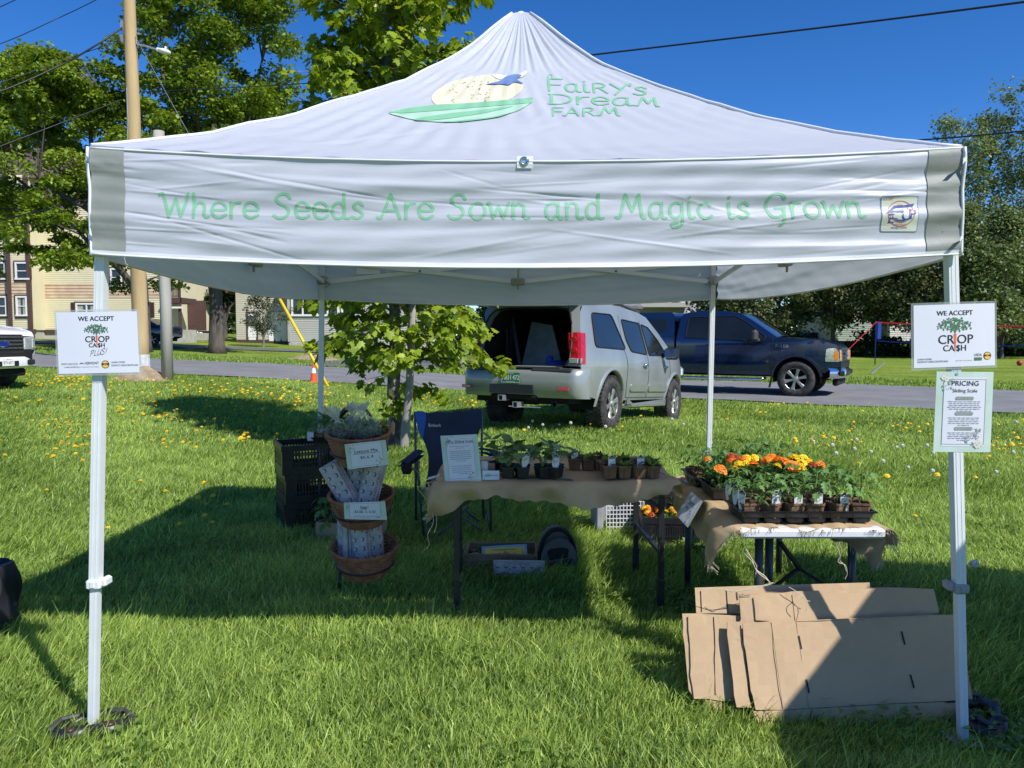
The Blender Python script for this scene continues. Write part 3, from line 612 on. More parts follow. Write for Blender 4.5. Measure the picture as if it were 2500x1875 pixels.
def yellow_house():
    Y = 50.; x0 = P(79, 800, Y).x; x1 = P(396, 800, Y).x; z0 = P(0, 806, Y).z; zt = P(0, 440, Y).z; b = float(gz((x0 + x1) / 2, Y))
    h = thing('yellow_house', 'two storey yellow house with tan shingle bands and brown trim', 'house', ((x0 + x1) / 2, Y, b))
    zb0 = P(0, 727, Y).z; zb1 = P(0, 693, Y).z
    m = MB(); siding(m, x0, x1, z0, zb0, Y); m.box(((x0 + x1) / 2, Y + 5, (z0 + zt) / 2), (x1 - x0, 9.9, zt - z0)); siding(m, x0, x1, zb1, zt, Y); mk('wall', m, M_cream, h)
    m = MB(); siding(m, x0, x1, zb0, zb1, Y, .2, .035); mk('shingle_band', m, M_shingle, h)
    m = MB(); m.box(((x0 + x1) / 2, Y - .05, z0 - .06), (x1 - x0 + .1, .14, .2)); m.box((x0 + .02, Y - .05, (z0 + zt) / 2), (.2, .16, zt - z0)); mk('corner_board', m, M_trim, h)
    m = MB(); m.box(((x0 + x1) / 2, Y + 5, (z0 - .15 + b - .6) / 2), (x1 - x0 - .1, 10, z0 - .15 - b + .6)); mk('foundation', m, M_conc, h)
    # bay on the left
    bx0, bx1 = P(-10, 800, Y - 1.6).x, P(76, 800, Y - 1.6).x; yb = Y - 1.6; m = MB(); xa = P(28, 800, yb).x
    siding(m, xa, bx1, z0, zb0, yb); siding(m, xa, bx1, zb1, zt, yb); siding(m, bx0 - 6, xa, z0, zb0, yb + .3); siding(m, bx0 - 6, xa, zb1, zt, yb + .3)
    m.box(((xa + bx1) / 2, Y - .75, (z0 + zt) / 2), (bx1 - xa, 1.6, zt - z0)); m.box(((bx0 - 6 + xa) / 2, Y - .5, (z0 + zt) / 2), (xa - bx0 + 6, 1.5, zt - z0)); mk('bay', m, M_cream, h)
    m = MB(); siding(m, xa, bx1, zb0, zb1, yb, .2, .035); siding(m, bx0 - 6, xa, zb0, zb1, yb + .3, .2, .035); mk('bay_shingles', m, M_shingle, h)
    m = MB()
    for q, yy in ((xa, yb), (bx1, yb)): m.box((q, yy - .03, (z0 + zt) / 2), (.22, .18, zt - z0))
    m.box(((bx0 - 6 + bx1) / 2, yb + .1, z0 - .1), (bx1 - bx0 + 6.2, .5, .3)); mk('bay_trim', m, M_trim, h)
    m = MB(); m.box(((bx0 - 6 + bx1) / 2, Y - .6, b - .2 + .4), (bx1 - bx0 + 5.8, 1.8, z0 - b + .5)); mk('bay_foundation', m, M_conc, h)
    for (a, c, d, e, yy, tr, cu) in ((40, 723, 69, 772, yb, M_trim, True), (-8, 723, 20, 772, yb + .3, M_trim, False), (38, 640, 74, 683, yb, M_trim, False), (-10, 640, 17, 683, yb + .3, M_trim, False), (186, 740, 240, 775, Y, M_trim, True), (340, 740, 366, 775, Y, M_trim, False), (270, 655, 300, 700, Y, M_trim, False)):
        X0, X1, Z0, Z1 = rect(a, c, d, e, yy); window(h, X0, X1, Z0, Z1, yy, M_wtrim, .1, True, 1 if a == 186 else 0, tr, cu)
    for a in (174, 367):
        X0, X1, Z0, Z1 = rect(a, 738, a + 11, 774, Y); m = MB(); m.box(((X0 + X1) / 2, Y - .05, (Z0 + Z1) / 2), (X1 - X0, .05, Z1 - Z0))
        for k in range(14): m.box(((X0 + X1) / 2, Y - .08, Z0 + .06 + (Z1 - Z0 - .12) * k / 13), (X1 - X0 - .06, .03, .03), (.5, 0, 0))
        mk('shutter', m, M_trim, h)
    m = MB(); ov = .6; rz = zt + 3.2
    m.add([(bx0 - 6 - ov, yb - ov, zt - .1), (x1 + ov, Y - ov, zt - .1), (x1 + ov, Y + 5, rz), (bx0 - 6 - ov, Y + 5, rz), (x1 + ov, Y + 10.5, zt - .1), (bx0 - 6 - ov, Y + 10.5, zt - .1)], [(0, 1, 2, 3), (3, 2, 4, 5)]); m.add([(x1 + .05, Y, zt), (x1 + .05, Y + 10, zt), (x1 + .05, Y + 5, rz - .1)], [(0, 1, 2)]); mk('roof', m, M_roof, h)
    # side porch and balcony
    px0, px1 = x1 + .05, P(443, 800, Y).x; m = MB(); zf = P(0, 727, Y).z; zr = P(0, 695, Y).z
    m.box(((px0 + px1) / 2, Y + 1.2, zf - .15), (px1 - px0, 2.6, .35)); m.box((px1 - .08, Y + .02, (z0 + zf) / 2), (.16, .16, zf - z0)); m.box((px1 - .08, Y + .02, (zt + zf) / 2), (.13, .13, zt - zf)); mk('porch_frame', m, M_trim, h)
    m = MB(); m.box(((px0 + px1) / 2, Y - .04, zr), (px1 - px0, .08, .09)); m.box(((px0 + px1) / 2, Y - .04, zf + .1), (px1 - px0, .06, .06)); n = 13
    for k in range(n): m.box((px0 + .08 + (px1 - px0 - .16) * k / (n - 1), Y - .04, (zr + zf) / 2), (.045, .04, zr - zf - .1))
    mk('balcony_railing', m, M_trim, h)
    m = MB(); m.box(((px0 + px1) / 2 + .1, Y + .6, (b - .3 + z0 - .05) / 2), (px1 - px0 + .5, 1.8, z0 - b + .4)); mk('porch_base', m, M_conc, h)
    m = MB(); m.box(((px0 + px1) / 2, Y - .1, P(0, 751, Y).z), (px1 - px0 + .2, .2, .12)); mk('porch_beam', m, M_wtrim, h)
    m = MB(); m.box(((px0 + px1) / 2, Y + 4, (z0 + zf) / 2), (px1 - px0, .2, zf - z0)); mk('porch_back_wall', m, M_trim, h)
yellow_house()
def garage():
    Y = 55.; b = float(gz(-17, Y)) - .05; x0 = P(577, 800, Y).x; x1 = P(705, 800, Y).x; z0 = P(0, 834, Y).z; ze = P(0, 705, Y).z
    h = thing('garage_house', 'low house with beige gabled garage wing and grey sided wing', 'house', ((x0 + x1) / 2, Y, b))
    sl = .95; xm = (x0 + x1) / 2 + .6; apex = ze + (xm - x0) * sl
    zt = lambda x: ze + (min(x - x0, 2 * xm - x0 - x)) * sl
    m = MB(); siding(m, x0, x1, z0, apex, Y, .13, .024, lambda x: 99 if False else (zt(x) if x < xm else max(zt(x), ze + .2))); m.add([(x0, Y + .02, z0), (x1, Y + .02, z0), (x1, Y + .02, max(ze, zt(x1))), (xm, Y + .02, apex), (x0, Y + .02, ze)], [(0, 1, 2, 3, 4)]); m.box(((x0 + x1) / 2, Y + 4.1, (z0 + ze) / 2), (x1 - x0, 8, ze - z0)); mk('gable_wall', m, M_beige, h)
    m = MB(); ov = .5; th = .16
    for s, xe in ((-1, x0), (1, 2 * xm - x0)):
        a = Vector((xm, 0, apex + .12)); e = Vector((xe + s * ov, 0, ze + .12 - ov * sl)); v = []
        for yy in (Y - .55, Y + 8.6): v += [a + Vector((0, yy, 0)), e + Vector((0, yy, 0)), e + Vector((0, yy, th)), a + Vector((0, yy, th))]
        m.add(v, [(0, 1, 2, 3), (7, 6, 5, 4), (0, 4, 5, 1), (3, 2, 6, 7), (1, 5, 6, 2)])
    mk('gable_roof', m, M_roof, h)
    m = MB(); m.box(((x0 + x1) / 2, Y - .03, z0 - .05), (x1 - x0, .1, .4)); mk('base_board', m, M_trim, h)
    X0, X1, Z0, Z1 = rect(607, 765, 626, 830, Y); m = MB(); m.box(((X0 + X1) / 2, Y - .07, (Z0 + Z1) / 2), (X1 - X0, .06, Z1 - Z0))
    for k in (0, 1): m.box(((X0 + X1) / 2 + (k - .5) * .34, Y - .105, Z0 + .5), (.24, .02, .6))
    d = mk('door', m, M_wtrim, h); m = MB(); m.box(((X0 + X1) / 2, Y - .105, Z1 - .55), (.5, .012, .75)); mk('pane', m, M_glass, d)
    m = MB(); m.box(((X0 + X1) / 2, Y - .04, Z1 + .06), (X1 - X0 + .3, .12, .14))
    for s in (-1, 1): m.box(((X0 + X1) / 2 + s * ((X1 - X0) / 2 + .07), Y - .04, (Z0 + Z1) / 2 - .02), (.13, .11, Z1 - Z0))
    mk('door_casing', m, M_trim, h)
    X0, X1, Z0, Z1 = rect(655, 762, 703, 836, Y); m = MB(); m.box(((X0 + X1) / 2, Y - .05, (Z0 + Z1) / 2), (X1 - X0, .05, Z1 - Z0))
    for r in range(4):
        for c in range(3): m.box((X0 + (X1 - X0) * (c + .5) / 3, Y - .085, Z0 + (Z1 - Z0) * (r + .5) / 4), ((X1 - X0) / 3 * .78, .03, (Z1 - Z0) / 4 * .66), None, .012)
    mk('garage_door', m, M_wtrim, h)
    # long grey wing
    Y2 = 53.6; a0 = P(705, 800, Y2).x; a1 = P(1030, 800, Y2).x; zz1 = P(0, 690, Y2).z; m = MB(); siding(m, a0, a1, z0 - .1, zz1, Y2, .15, .03); m.box(((a0 + a1) / 2, Y2 + 4, (z0 + zz1) / 2 - .05), (a1 - a0, 7.9, zz1 - z0 + .1)); mk('long_wall', m, M_grey, h)
    m = MB(); m.box(((a0 + a1) / 2, Y2 + 3.8, z0 - .4), (a1 - a0, 7.7, .7)); m.box((a0 + .03, Y2 - .04, (z0 + zz1) / 2), (.16, .12, zz1 - z0)); mk('footing', m, M_conc, h)
    for a, c in ((711, 768), (771, 829), (833, 888)):
        X0, X1, Z0, Z1 = rect(a, 712, c, 772, Y2); window(h, X0, X1, Z0, Z1, Y2, M_wtrim, .13, False, 1)
    X0, X1, Z0, Z1 = rect(905, 700, 935, 772, Y2); window(h, X0, X1, Z0, Z1, Y2, M_wtrim, .12, True, 0)
    m = MB(); m.add([(a0 - .4, Y2 - .6, zz1 - .05), (a1 + .4, Y2 - .6, zz1 - .05), (a1 + .4, Y2 + 4.2, zz1 + 2.6), (a0 - .4, Y2 + 4.2, zz1 + 2.6), (a1 + .4, Y2 + 8.6, zz1 - .05), (a0 - .4, Y2 + 8.6, zz1 - .05)], [(0, 1, 2, 3), (3, 2, 4, 5)]); m.add([(a1, Y2, zz1 - .1), (a1, Y2 + 7.9, zz1 - .1), (a1, Y2 + 4.2, zz1 + 2.5)], [(0, 1, 2)]); mk('long_roof', m, M_groof, h)
    m = MB(); m.box(((a0 + a1) / 2, Y2 - .63, zz1 - .12), (a1 - a0 + .8, .1, .24)); mk('fascia', m, M_wtrim, h)
garage()
def far_buildings():
    Y = 58.; X0, X1, Z0, Z1 = rect(1330, 745, 1556, 812, Y); h = thing('grey_outbuilding', 'brown grey building with slate roof beyond the silver car roof', 'house', ((X0 + X1) / 2, Y, float(gz(X0, Y))))
    m = MB(); siding(m, X0, X1, Z0 - .7, Z1 + .3, Y, .16, .03); m.box(((X0 + X1) / 2, Y + 3.1, (Z0 + Z1) / 2), (X1 - X0, 6, Z1 - Z0 + 1)); mk('wall', m, M_grey, h)
    m = MB(); r0 = P(1425, 700, Y + 3).x; m.add([(X0, Y - .6, Z1 + .2), (X1 + .3, Y - .6, Z1 - .1), (X1 - 1.6, Y + 4, Z1 + 2.6), (X0, Y + 4, Z1 + 2.9), (X0, Y - .6, Z1 + .0), (X1 + .3, Y - .6, Z1 - .3), (X1 + .3, Y + 7, Z1 - .1)], [(0, 1, 2, 3), (4, 5, 1, 0), (1, 6, 2)]); mk('roof', m, M_groof, h)
    Y = 66.; X0, X1, Z0, Z1 = rect(1594, 640, 1800, 812, Y); h = thing('white_house', 'white clapboard house with window air conditioner beyond the pickup roof', 'house', ((X0 + X1) / 2, Y, float(gz(X0, Y))))
    m = MB(); siding(m, X0, X1, Z0 - .5, Z1, Y, .17, .03); m.box(((X0 + X1) / 2, Y + 4.1, (Z0 + Z1) / 2), (X1 - X0, 8, Z1 - Z0)); mk('wall', m, M_white, h)
    for a, c, d, e in ((1645, 713, 1662, 738), (1696, 714, 1716, 735)):
        x0, x1, z0, z1 = rect(a, c, d, e, Y); w = window(h, x0, x1, z0, z1, Y, M_wtrim, .09)
        if a == 1645:
            g = MB(); g.box(((x0 + x1) / 2, Y - .3, z0 + .22), (.42, .5, .36), None, .02)
            for k in range(5): g.box(((x0 + x1) / 2, Y - .555, z0 + .1 + k * .055), (.34, .01, .018))
            mk('air_conditioner', g, M_wtrim, w)
    m = MB(); m.add([(X0 - .5, Y - .6, Z1), (X1 + .5, Y - .6, Z1), (X1 + .5, Y + 4, Z1 + 2.8), (X0 - .5, Y + 4, Z1 + 2.8)], [(0, 1, 2, 3)]); mk('roof', m, M_groof, h)
    m = MB(); x0, x1, z0, z1 = rect(1560, 741, 1690, 748, Y - 3); m.box(((x0 + x1) / 2, Y - 1.5, (z0 + z1) / 2), (x1 - x0, 3, z1 - z0 + .1)); m.box(((x0 + x1) / 2, Y - .6, z0 - .7), (x1 - x0 - .3, 1., 1.4)); mk('porch_roof', m, M_grey, h)
    Yp = Y - 3.2; m = MB(); a = P(1670, 760, Yp); b = P(1778, 760, Yp); c = P(1778, 731, Y - .3); d = P(1715, 731, Y - .3); m.add([a, b, c, d], [(0, 1, 2, 3)])
    for k in range(15):
        t = k / 14; m.bar(a.lerp(b, t) + Vector((0, 0, .03)), d.lerp(c, t) + Vector((0, 0, .03)), .05, .06)
    mk('metal_roof', m, M_metal_roof, h)
    Y = 62.; X0, X1, Z0, Z1 = rect(2040, 690, 2270, 832, Y); h = thing('pale_house', 'pale green sided house half hidden by the right hand trees', 'house', ((X0 + X1) / 2, Y, float(gz(X0, Y))))
    m = MB(); siding(m, X0, X1, Z0, Z1, Y, .17, .03); m.box(((X0 + X1) / 2, Y + 4.1, (Z0 + Z1) / 2), (X1 - X0, 8, Z1 - Z0)); mk('wall', m, M_pale, h)
    m = MB(); xa = P(2165, 800, Y).x; siding(m, xa, X1, Z0, Z1, Y - .5, .17, .03); m.box(((xa + X1) / 2, Y - .2, (Z0 + Z1) / 2), (X1 - xa, .5, Z1 - Z0)); mk('white_wing', m, M_white, h)
    m = MB(); m.add([(X0 - .5, Y - 1, Z1), (X1 + .5, Y - 1, Z1), (X1 + .5, Y + 4, Z1 + 2.6), (X0 - .5, Y + 4, Z1 + 2.6)], [(0, 1, 2, 3)]); mk('roof', m, M_groof, h)
    for a in (2062, 2110): 
        x0, x1, z0, z1 = rect(a, 745, a + 18, 775, Y); window(h, x0, x1, z0, z1, Y, M_wtrim, .09)
far_buildings()

# ---------------------------------------------------------------- poles and wires
M_pole = mat('treated_pine', (.36, .25, .12), .85, vs=2.5, col2=(.52, .38, .20), bump=.5, bs=20, stretch=(1, 1, .12)); M_grypole = mat('weathered_wood', (.25, .23, .20), .9, vs=3, col2=(.42, .40, .36), bump=.7, bs=25, stretch=(1, 1, .1))
M_wire = mat('black_wire', (.012, .012, .014), .5); M_galv = mat('galvanised_steel', (.45, .46, .48), .4, metal=.7); M_yel = mat('yellow_plastic', (.80, .55, .02), .4, var=.05); M_or = mat('orange_plastic', (.80, .10, .02), .45, var=.06)
M_black = mat('black_plastic', (.014, .014, .016), .38, var=.3, vs=20)
pb = G(345, 908); PY = pb.y
root = thing('utility_pole', 'tall round yellow brown wooden utility pole with street light', 'utility pole', (pb.x, pb.y, pb.z))
m = MB(); tp = P(308, -260, PY); n = 14; m.tube([pb.lerp(tp, k / n) + Vector((.01 * math.sin(k), 0, -.2 if k == 0 else 0)) for k in range(n + 1)], [.205 - .075 * k / n for k in range(n + 1)], 14); mk('pole', m, M_pole, root, smooth=True)
m = MB(); c = P(330, 108, PY); L0 = P(387, 122, PY - .3); L1 = P(416, 129, PY - .5); m.tube([c, c.lerp(L0, .5) + Vector((0, 0, .02)), L0], .025, 6); m.tube([P(328, 80, PY), P(345, 84, PY)], .012, 5); mk('lamp_arm', m, M_galv, root)
m = MB(); d = (L1 - L0); m.blob(L0 + d * .5, (.17, .10, .065), 12, 6, rot=(0, R(14), 0)); m.box(L0 + d * .05, (.12, .1, .09), (0, R(14), 0), .01); m.tube([L0 + d * .6 + Vector((0, 0, .05)), L0 + d * .6 + Vector((0, 0, .12))], .025, 8); mk('street_lamp', m, M_wtrim, root, smooth=True)
m = MB(); m.box(P(305, 68, PY) + Vector((0, -.15, 0)), (.06, .06, .25)); m.box(P(305, 100, PY) + Vector((0, -.15, 0)), (.05, .06, .2)); m.tube([P(318, 220, PY) + Vector((.0, -.19, 0)), P(322, 300, PY) + Vector((0, -.2, 0)), P(320, 350, PY) + Vector((0, -.2, 0))], .008, 4); mk('bracket', m, M_galv, root)
m = MB(); bb = pb + Vector((0, 0, .35)); m.tube([pb + Vector((.02, 0, -.1)), bb + Vector((0, 0, .1))], .212, 14, False); mk('ground_sleeve', m, mat('pale_sleeve', (.55, .56, .56), .6), root)
gb = G(409, 927); top = P(388, 320, gb.y); m = MB()
m.tube([gb + Vector((0, 0, -.2)), gb.lerp(top, .33) + Vector((.02, 0, 0)), gb.lerp(top, .66) + Vector((-.015, 0, 0)), top], [.135, .13, .125, .12], 9); mk('wooden_post', m, M_grypole, smooth=True, label='weathered grey wooden post beside the round utility pole', cat='post')
def wire(pts, Ys, r, label, sag=0., name='utility_wire'):
    Ys = Ys if isinstance(Ys, (list, tuple)) else [Ys] * len(pts); q = [P(a, b, y) for (a, b), y in zip(pts, Ys)]; c = crom(q, 10) if len(q) > 2 else [q[0].lerp(q[1], i / 12) - Vector((0, 0, sag * 4 * (i / 12) * (1 - i / 12))) for i in range(13)]
    m = MB(); m.tube(c, r, 5); return mk(name, m, M_wire, smooth=True, label=label, cat='wire')
wire([(-160, 262), (0, 223), (150, 158), (240, 107), (298, 68)], [PY - 3, PY - 2, PY - 1, PY - .6, PY - .2], .022, 'thick twisted black wire reaching the pole from the left')
wire([(-160, 240), (0, 202), (160, 144), (296, 100)], [PY - 3, PY - 2, PY - 1, PY - .2], .009, 'thin wire just below the twisted wire left of the pole')
wire([(-200, 165), (0, 107), (130, 50), (234, 0), (300, -40)], [PY - 3, PY - 2, PY, PY, PY], .011, 'thin wire high in the sky left of the pole', 0)
wire([(-40, 34), (0, 17), (50, -6)], PY - 2, .010, 'short wire crossing the top left corner')
wire([(-160, 412), (0, 357), (150, 300), (298, 243)], [PY - 3, PY - 2, PY - 1, PY - .2], .014, 'black wire crossing the maple crown left of the pole')
wire([(-60, 560), (0, 538), (110, 512), (219, 485), (330, 455)], [PY + 4] * 5, .018, 'low black wire in front of the left maple foliage')
wire([(322, 226), (500, 217), (700, 207), (900, 190), (1200, 160), (1430, 136)], [PY, PY, PY, PY - 1, PY - 2, PY - 3], .013, 'black wire running right from the pole behind the trees')
wire([(1380, 142), (1430, 136), (1700, 104), (2100, 56), (2500, 5), (2800, -36)], [15, 15, 14, 12.5, 11, 10], .017, 'thick black wire crossing the blue sky at upper right')
wire([(2120, 356), (2209, 345), (2350, 334), (2500, 320), (2700, 300)], [22, 22, 21, 20, 19], .022, 'black wire passing in front of the poplars at right')
wire([(640, 40), (720, 28), (800, 20)], [PY, PY, PY], .008, 'thin wire between the two tall tree crowns')
wire([(1, 420), (60, 400)], PY + 6, .004, 'faint wire stub in front of the left maple')
an = G(813, 966); st = P(325, 80, PY); m = MB(); m.tube([st, an], .008, 5); root = mk('guy_wire', m, M_galv, label='steel guy wire with yellow sleeve anchored in the lawn', cat='guy wire')
k = (P(700, 768, 18.5)); tt = max(0, min(1, (an - P(702, 768, an.y * .2 + PY * .8)).length / (an - st).length)); m = MB(); s0 = an.lerp(st, .02); s1 = an.lerp(st, .235); m.tube([s0, s1], .032, 8); mk('yellow_sleeve', m, M_yel, root, smooth=True)
cn = G(766, 934); root = thing('traffic_cone', 'orange traffic cone with white collar beside the road', 'traffic cone', cn); m = MB(); m.box((0, 0, .02), (.36, .36, .04), None, .01); m.lathe([(.13, .04), (.028, .66), (.022, .68), (0, .68)], n=16); mk('cone_body', m, M_or, root, world=False, smooth=False); m = MB(); m.lathe([(.083, .32), (.054, .49)], n=16, c=(0, 0, 0)); m.xf(Matrix.Scale(1.04, 4)); mk('collar', m, M_wtrim, root, world=False)
root.rotation_euler.z = .3; root.scale = (.72, .72, .72)
# volleyball net
nb = G(2136, 890); NY = nb.y; M_blue = mat('blue_webbing', (.02, .05, .32), .5); M_red = mat('red_webbing', (.55, .02, .03), .5)
root = thing('volleyball_net', 'red and blue topped volleyball net on the mown field', 'net', nb); nt_ = P(2139, 786, NY); nb2 = G(2720, 905); nt2 = P(2722, 795, nb2.y)
m = MB(); m.tube([nb, nt_], .028, 8); mk('post', m, M_blue, root, smooth=True); m = MB(); m.tube([nb2, nt2], .028, 8); mk('post', m, M_blue, root, smooth=True)
m = MB(); m.box((nt_ + nb * .0) + Vector((.12, 0, -.42)), (.28, .05, .85), None, .01); mk('post_pad', m, M_blue, root)
m = MB(); a0, a1 = nt_ + Vector((.02, 0, -.03)), nt2; m.tube([a0.lerp(a1, i / 10) - Vector((0, 0, .10 * 4 * (i / 10) * (1 - i / 10))) for i in range(11)], .038, 6); mk('red_tape', m, M_red, root)
lo = P(2139, 832, NY); lo2 = P(2722, 842, nb2.y); m = MB(); m.tube([lo.lerp(lo2, i / 10) - Vector((0, 0, .12 * 4 * (i / 10) * (1 - i / 10))) for i in range(11)], .03, 6); mk('blue_tape', m, M_blue, root)
m = MB()
for i in range(70):
    t = (i + .5) / 70; m.tube([a0.lerp(a1, t), lo.lerp(lo2, t)], .0035, 3, False)
for k in range(1, 7): m.tube([a0.lerp(lo, k / 7), a1.lerp(lo2, k / 7)], .0035, 3, False)
mk('netting', m, M_wire, root)
m = MB(); m.tube([nt_, P(2068, 857, NY - 3), G(2010, 915)], .014, 5); mk('guy_rope', m, M_red, root)
q = G(2489, 893); m = MB(); m.blob(q + Vector((0, 0, .13)), .13, 16, 10); mk('red_ball', m, mat('red_ball', (.42, .02, .04), .5), smooth=True, label='small dark red ball lying on the mown field', cat='ball')
m = MB(); m.tube([G(2126, 914), G(2160, 884)], .04, 5); mk('grey_board', m, M_galv, label='thin grey strip lying on the field near the net post', cat='board')
# ================================================================ VEHICLES
M_navy = mat('navy_paint', (.008, .022, .075), .12, metal=.3, var=.1, vs=2, coat=.8); M_silver = mat('dusty_silver_paint', (.25, .27, .262), .34, metal=.35, vs=1.6, col2=(.36, .38, .365), coat=.5, ramp=(.25, .75))
M_wpaint = mat('white_paint', (.72, .73, .74), .25, var=.03, coat=.6); M_redp = mat('red_paint', (.35, .02, .02), .3, coat=.5)
M_tyre = mat('tyre_rubber', (.02, .02, .02), .85, vs=14, col2=(.06, .055, .05), bump=.3, bs=60); M_alloy = mat('alloy_rim', (.48, .47, .44), .35, metal=.75, var=.1); M_chrome = mat('chrome', (.65, .66, .68), .12, metal=1, var=.03)
M_dark = mat('dark_interior', (.010, .010, .012), .8, var=.3); M_trimg = mat('grey_plastic_trim', (.05, .05, .052), .6, vs=12); M_lens = mat('red_lens', (.42, .008, .01), .12, var=.25, vs=14, coat=.6); M_clear = mat('clear_lens', (.6, .62, .65), .08, metal=.6, var=.2, vs=25)
M_amber = mat('amber_lens', (.85, .22, .01), .15, coat=.5); M_tint = mat('tinted_glass', (.012, .016, .022), .04, var=.3, vs=1., spec=.45); M_under = mat('underbody', (.006, .006, .006), .9)
M_seal = mat('rubber_seal', (.008, .008, .008), .6); M_plate = mat('green_plate', (.01, .16, .075), .35, var=.04); M_wink = mat('white_ink', (.8, .8, .78), .5, var=.02); M_ink = mat('black_ink', (.012, .012, .014), .6, var=.05)
def dens(poly, st=.1):
    out = []
    for a, b in zip(poly, poly[1:] + poly[:1]):
        d = math.hypot(b[0] - a[0], b[1] - a[1]); n = max(1, int(d / st)); out += [(a[0] + (b[0] - a[0]) * i / n, a[1] + (b[1] - a[1]) * i / n) for i in range(n)]
    return out
def side(mb, poly, hw, sg, off=0., st=.1, thick=.0):
    q = dens(poly, st); n = len(q); pts = [Vector(p) for p in q]; xs = [p[0] for p in q]; zs = [p[1] for p in q]; x = min(xs) + st / 2
    while x < max(xs):
        z = min(zs) + st / 2
        while z < max(zs): pts.append(Vector((x, z))); z += st
        x += st
    r = delaunay_2d_cdt(pts, [], [list(range(n))], 1, 1e-5)
    f = lambda x, z, o: (x, sg * (hw(x, z) + o), z)
    mb.add([f(v.x, v.y, off) for v in r[0]], [tuple(t) if sg < 0 else tuple(reversed(t)) for t in r[2]])
    if thick: mb.add([f(x, z, off) for x, z in q] + [f(x, z, off - thick) for x, z in q], [(i, (i + 1) % n, n + (i + 1) % n, n + i) for i in range(n)])
def arch(cx, cz, r, a0, a1, n=14): return [(cx + r * math.cos(R(a0 + (a1 - a0) * i / n)), cz + r * math.sin(R(a0 + (a1 - a0) * i / n))) for i in range(n + 1)]
def rpoly(pts, r=.06, n=4):
    out = []; k = len(pts)
    for i in range(k):
        a, b, c = Vector(pts[i - 1]), Vector(pts[i]), Vector(pts[(i + 1) % k]); da, dc = (a - b), (c - b); q = min(r, da.length * .45, dc.length * .45); p0 = b + da.normalized() * q; p1 = b + dc.normalized() * q
        for j in range(n + 1): t = j / n; p = p0 * (1 - t) ** 2 + b * 2 * t * (1 - t) + p1 * t * t; out.append((p.x, p.y))
    return out
def loft(mb, path, hw, crown=.05, bow=0., ny=12, inset=0., off=0.):
    n = len(path)
    def f(u, v):
        i = min(n - 1, int(round(v * (n - 1)))); x, z = path[i]; s = 2 * u - 1; w = hw(x, z) - inset; return Vector((x - bow * (s ** 4) * (1 if x > 2 or bow < 0 else 1) + 0, w * s, z - crown * s * s + off))
    mb.grid(f, ny, n - 1)
def wheel(root, cx, cy, r, W, sg, ri, spokes=6, rimmat=None, blocks=True, white=None):
    t = MB(); c = (cx, cy, r)
    t.lathe([(ri * .97, -W / 2 + .02), (ri, -W / 2), (r * .9, -W / 2 - .008), (r * .985, -W / 2 + .03), (r, -W / 2 + .06), (r, W / 2 - .06), (r * .985, W / 2 - .03), (r * .9, W / 2 + .008), (ri, W / 2), (ri * .97, W / 2 - .02)], c, 44, 'y')
    if blocks:
        for k in range(44):
            a = 2 * math.pi * k / 44
            for q, (yy, dw) in enumerate(((-W / 2 + .045, .07), (-.045, .06), (.045, .06), (W / 2 - .045, .07))):
                aa = a + (.07 if q % 2 else 0); t.box((cx + (r + .004) * math.cos(aa), cy + yy, r + (r + .004) * math.sin(aa)), (.018, dw, .036), Euler((0, -aa, 0)).to_matrix())
    w = mk('wheel', t, M_tyre, root, world=False, smooth=False); w.data.polygons.foreach_set('use_smooth', [i < 44 * 9 for i in range(len(w.data.polygons))])
    m = MB(); o = cy + sg * (W / 2 - .03); m.lathe([(ri * .98, -W / 2 + .03), (ri * .93, -sg * .03), (ri * .9, 0), (ri * .97, W / 2 * sg - .012 * sg), (ri * 1.02, W / 2 * sg), (ri * 1.0, W / 2 * sg - .02 * sg)], c, 36, 'y')
    for k in range(spokes):
        a = 2 * math.pi * (k + .25) / spokes; d = Vector((math.cos(a), 0, math.sin(a))); p = Vector((-math.sin(a), 0, math.cos(a))); cc = Vector((cx, o, r)); i0, i1 = ri * .16, ri * .96; w0, w1 = ri * .13, ri * .19
        v = []
        for (rr, ww, dy) in ((i0, w0, .0), (ri * .55, w0 * .95, .005), (i1, w1, .012)):
            for s, yy in ((-1, 0), (-.7, .018), (.7, .018), (1, 0)): v.append(cc + d * rr + p * ww * s + Vector((0, sg * (yy + dy), 0)))
        m.add(v, [(i * 4 + j, i * 4 + j + 1, i * 4 + 5 + j, i * 4 + 4 + j) for i in range(2) for j in range(3)])
    m.lathe([(0, sg * .045), (ri * .18, sg * .04), (ri * .24, sg * .01), (ri * .24, -sg * .03)], (cx, o, r), 20, 'y')
    mk('rim', m, rimmat or M_alloy, w, world=False, smooth=False)
    d = MB(); d.lathe([(0, 0), (ri * .92, 0)], (cx, cy + sg * .02, r), 28, 'y'); mk('brake_disc', d, M_under, w, world=False)
    return w
def seam(mb, pts, hw, sg, off=.0015, r=.0045):
    q = dens(pts, .08); q = q[:q.index(pts[-1]) + 1] if pts[-1] in q else q; mb.tube([(x, sg * (hw(x, z) + off), z) for x, z in q], r, 4)

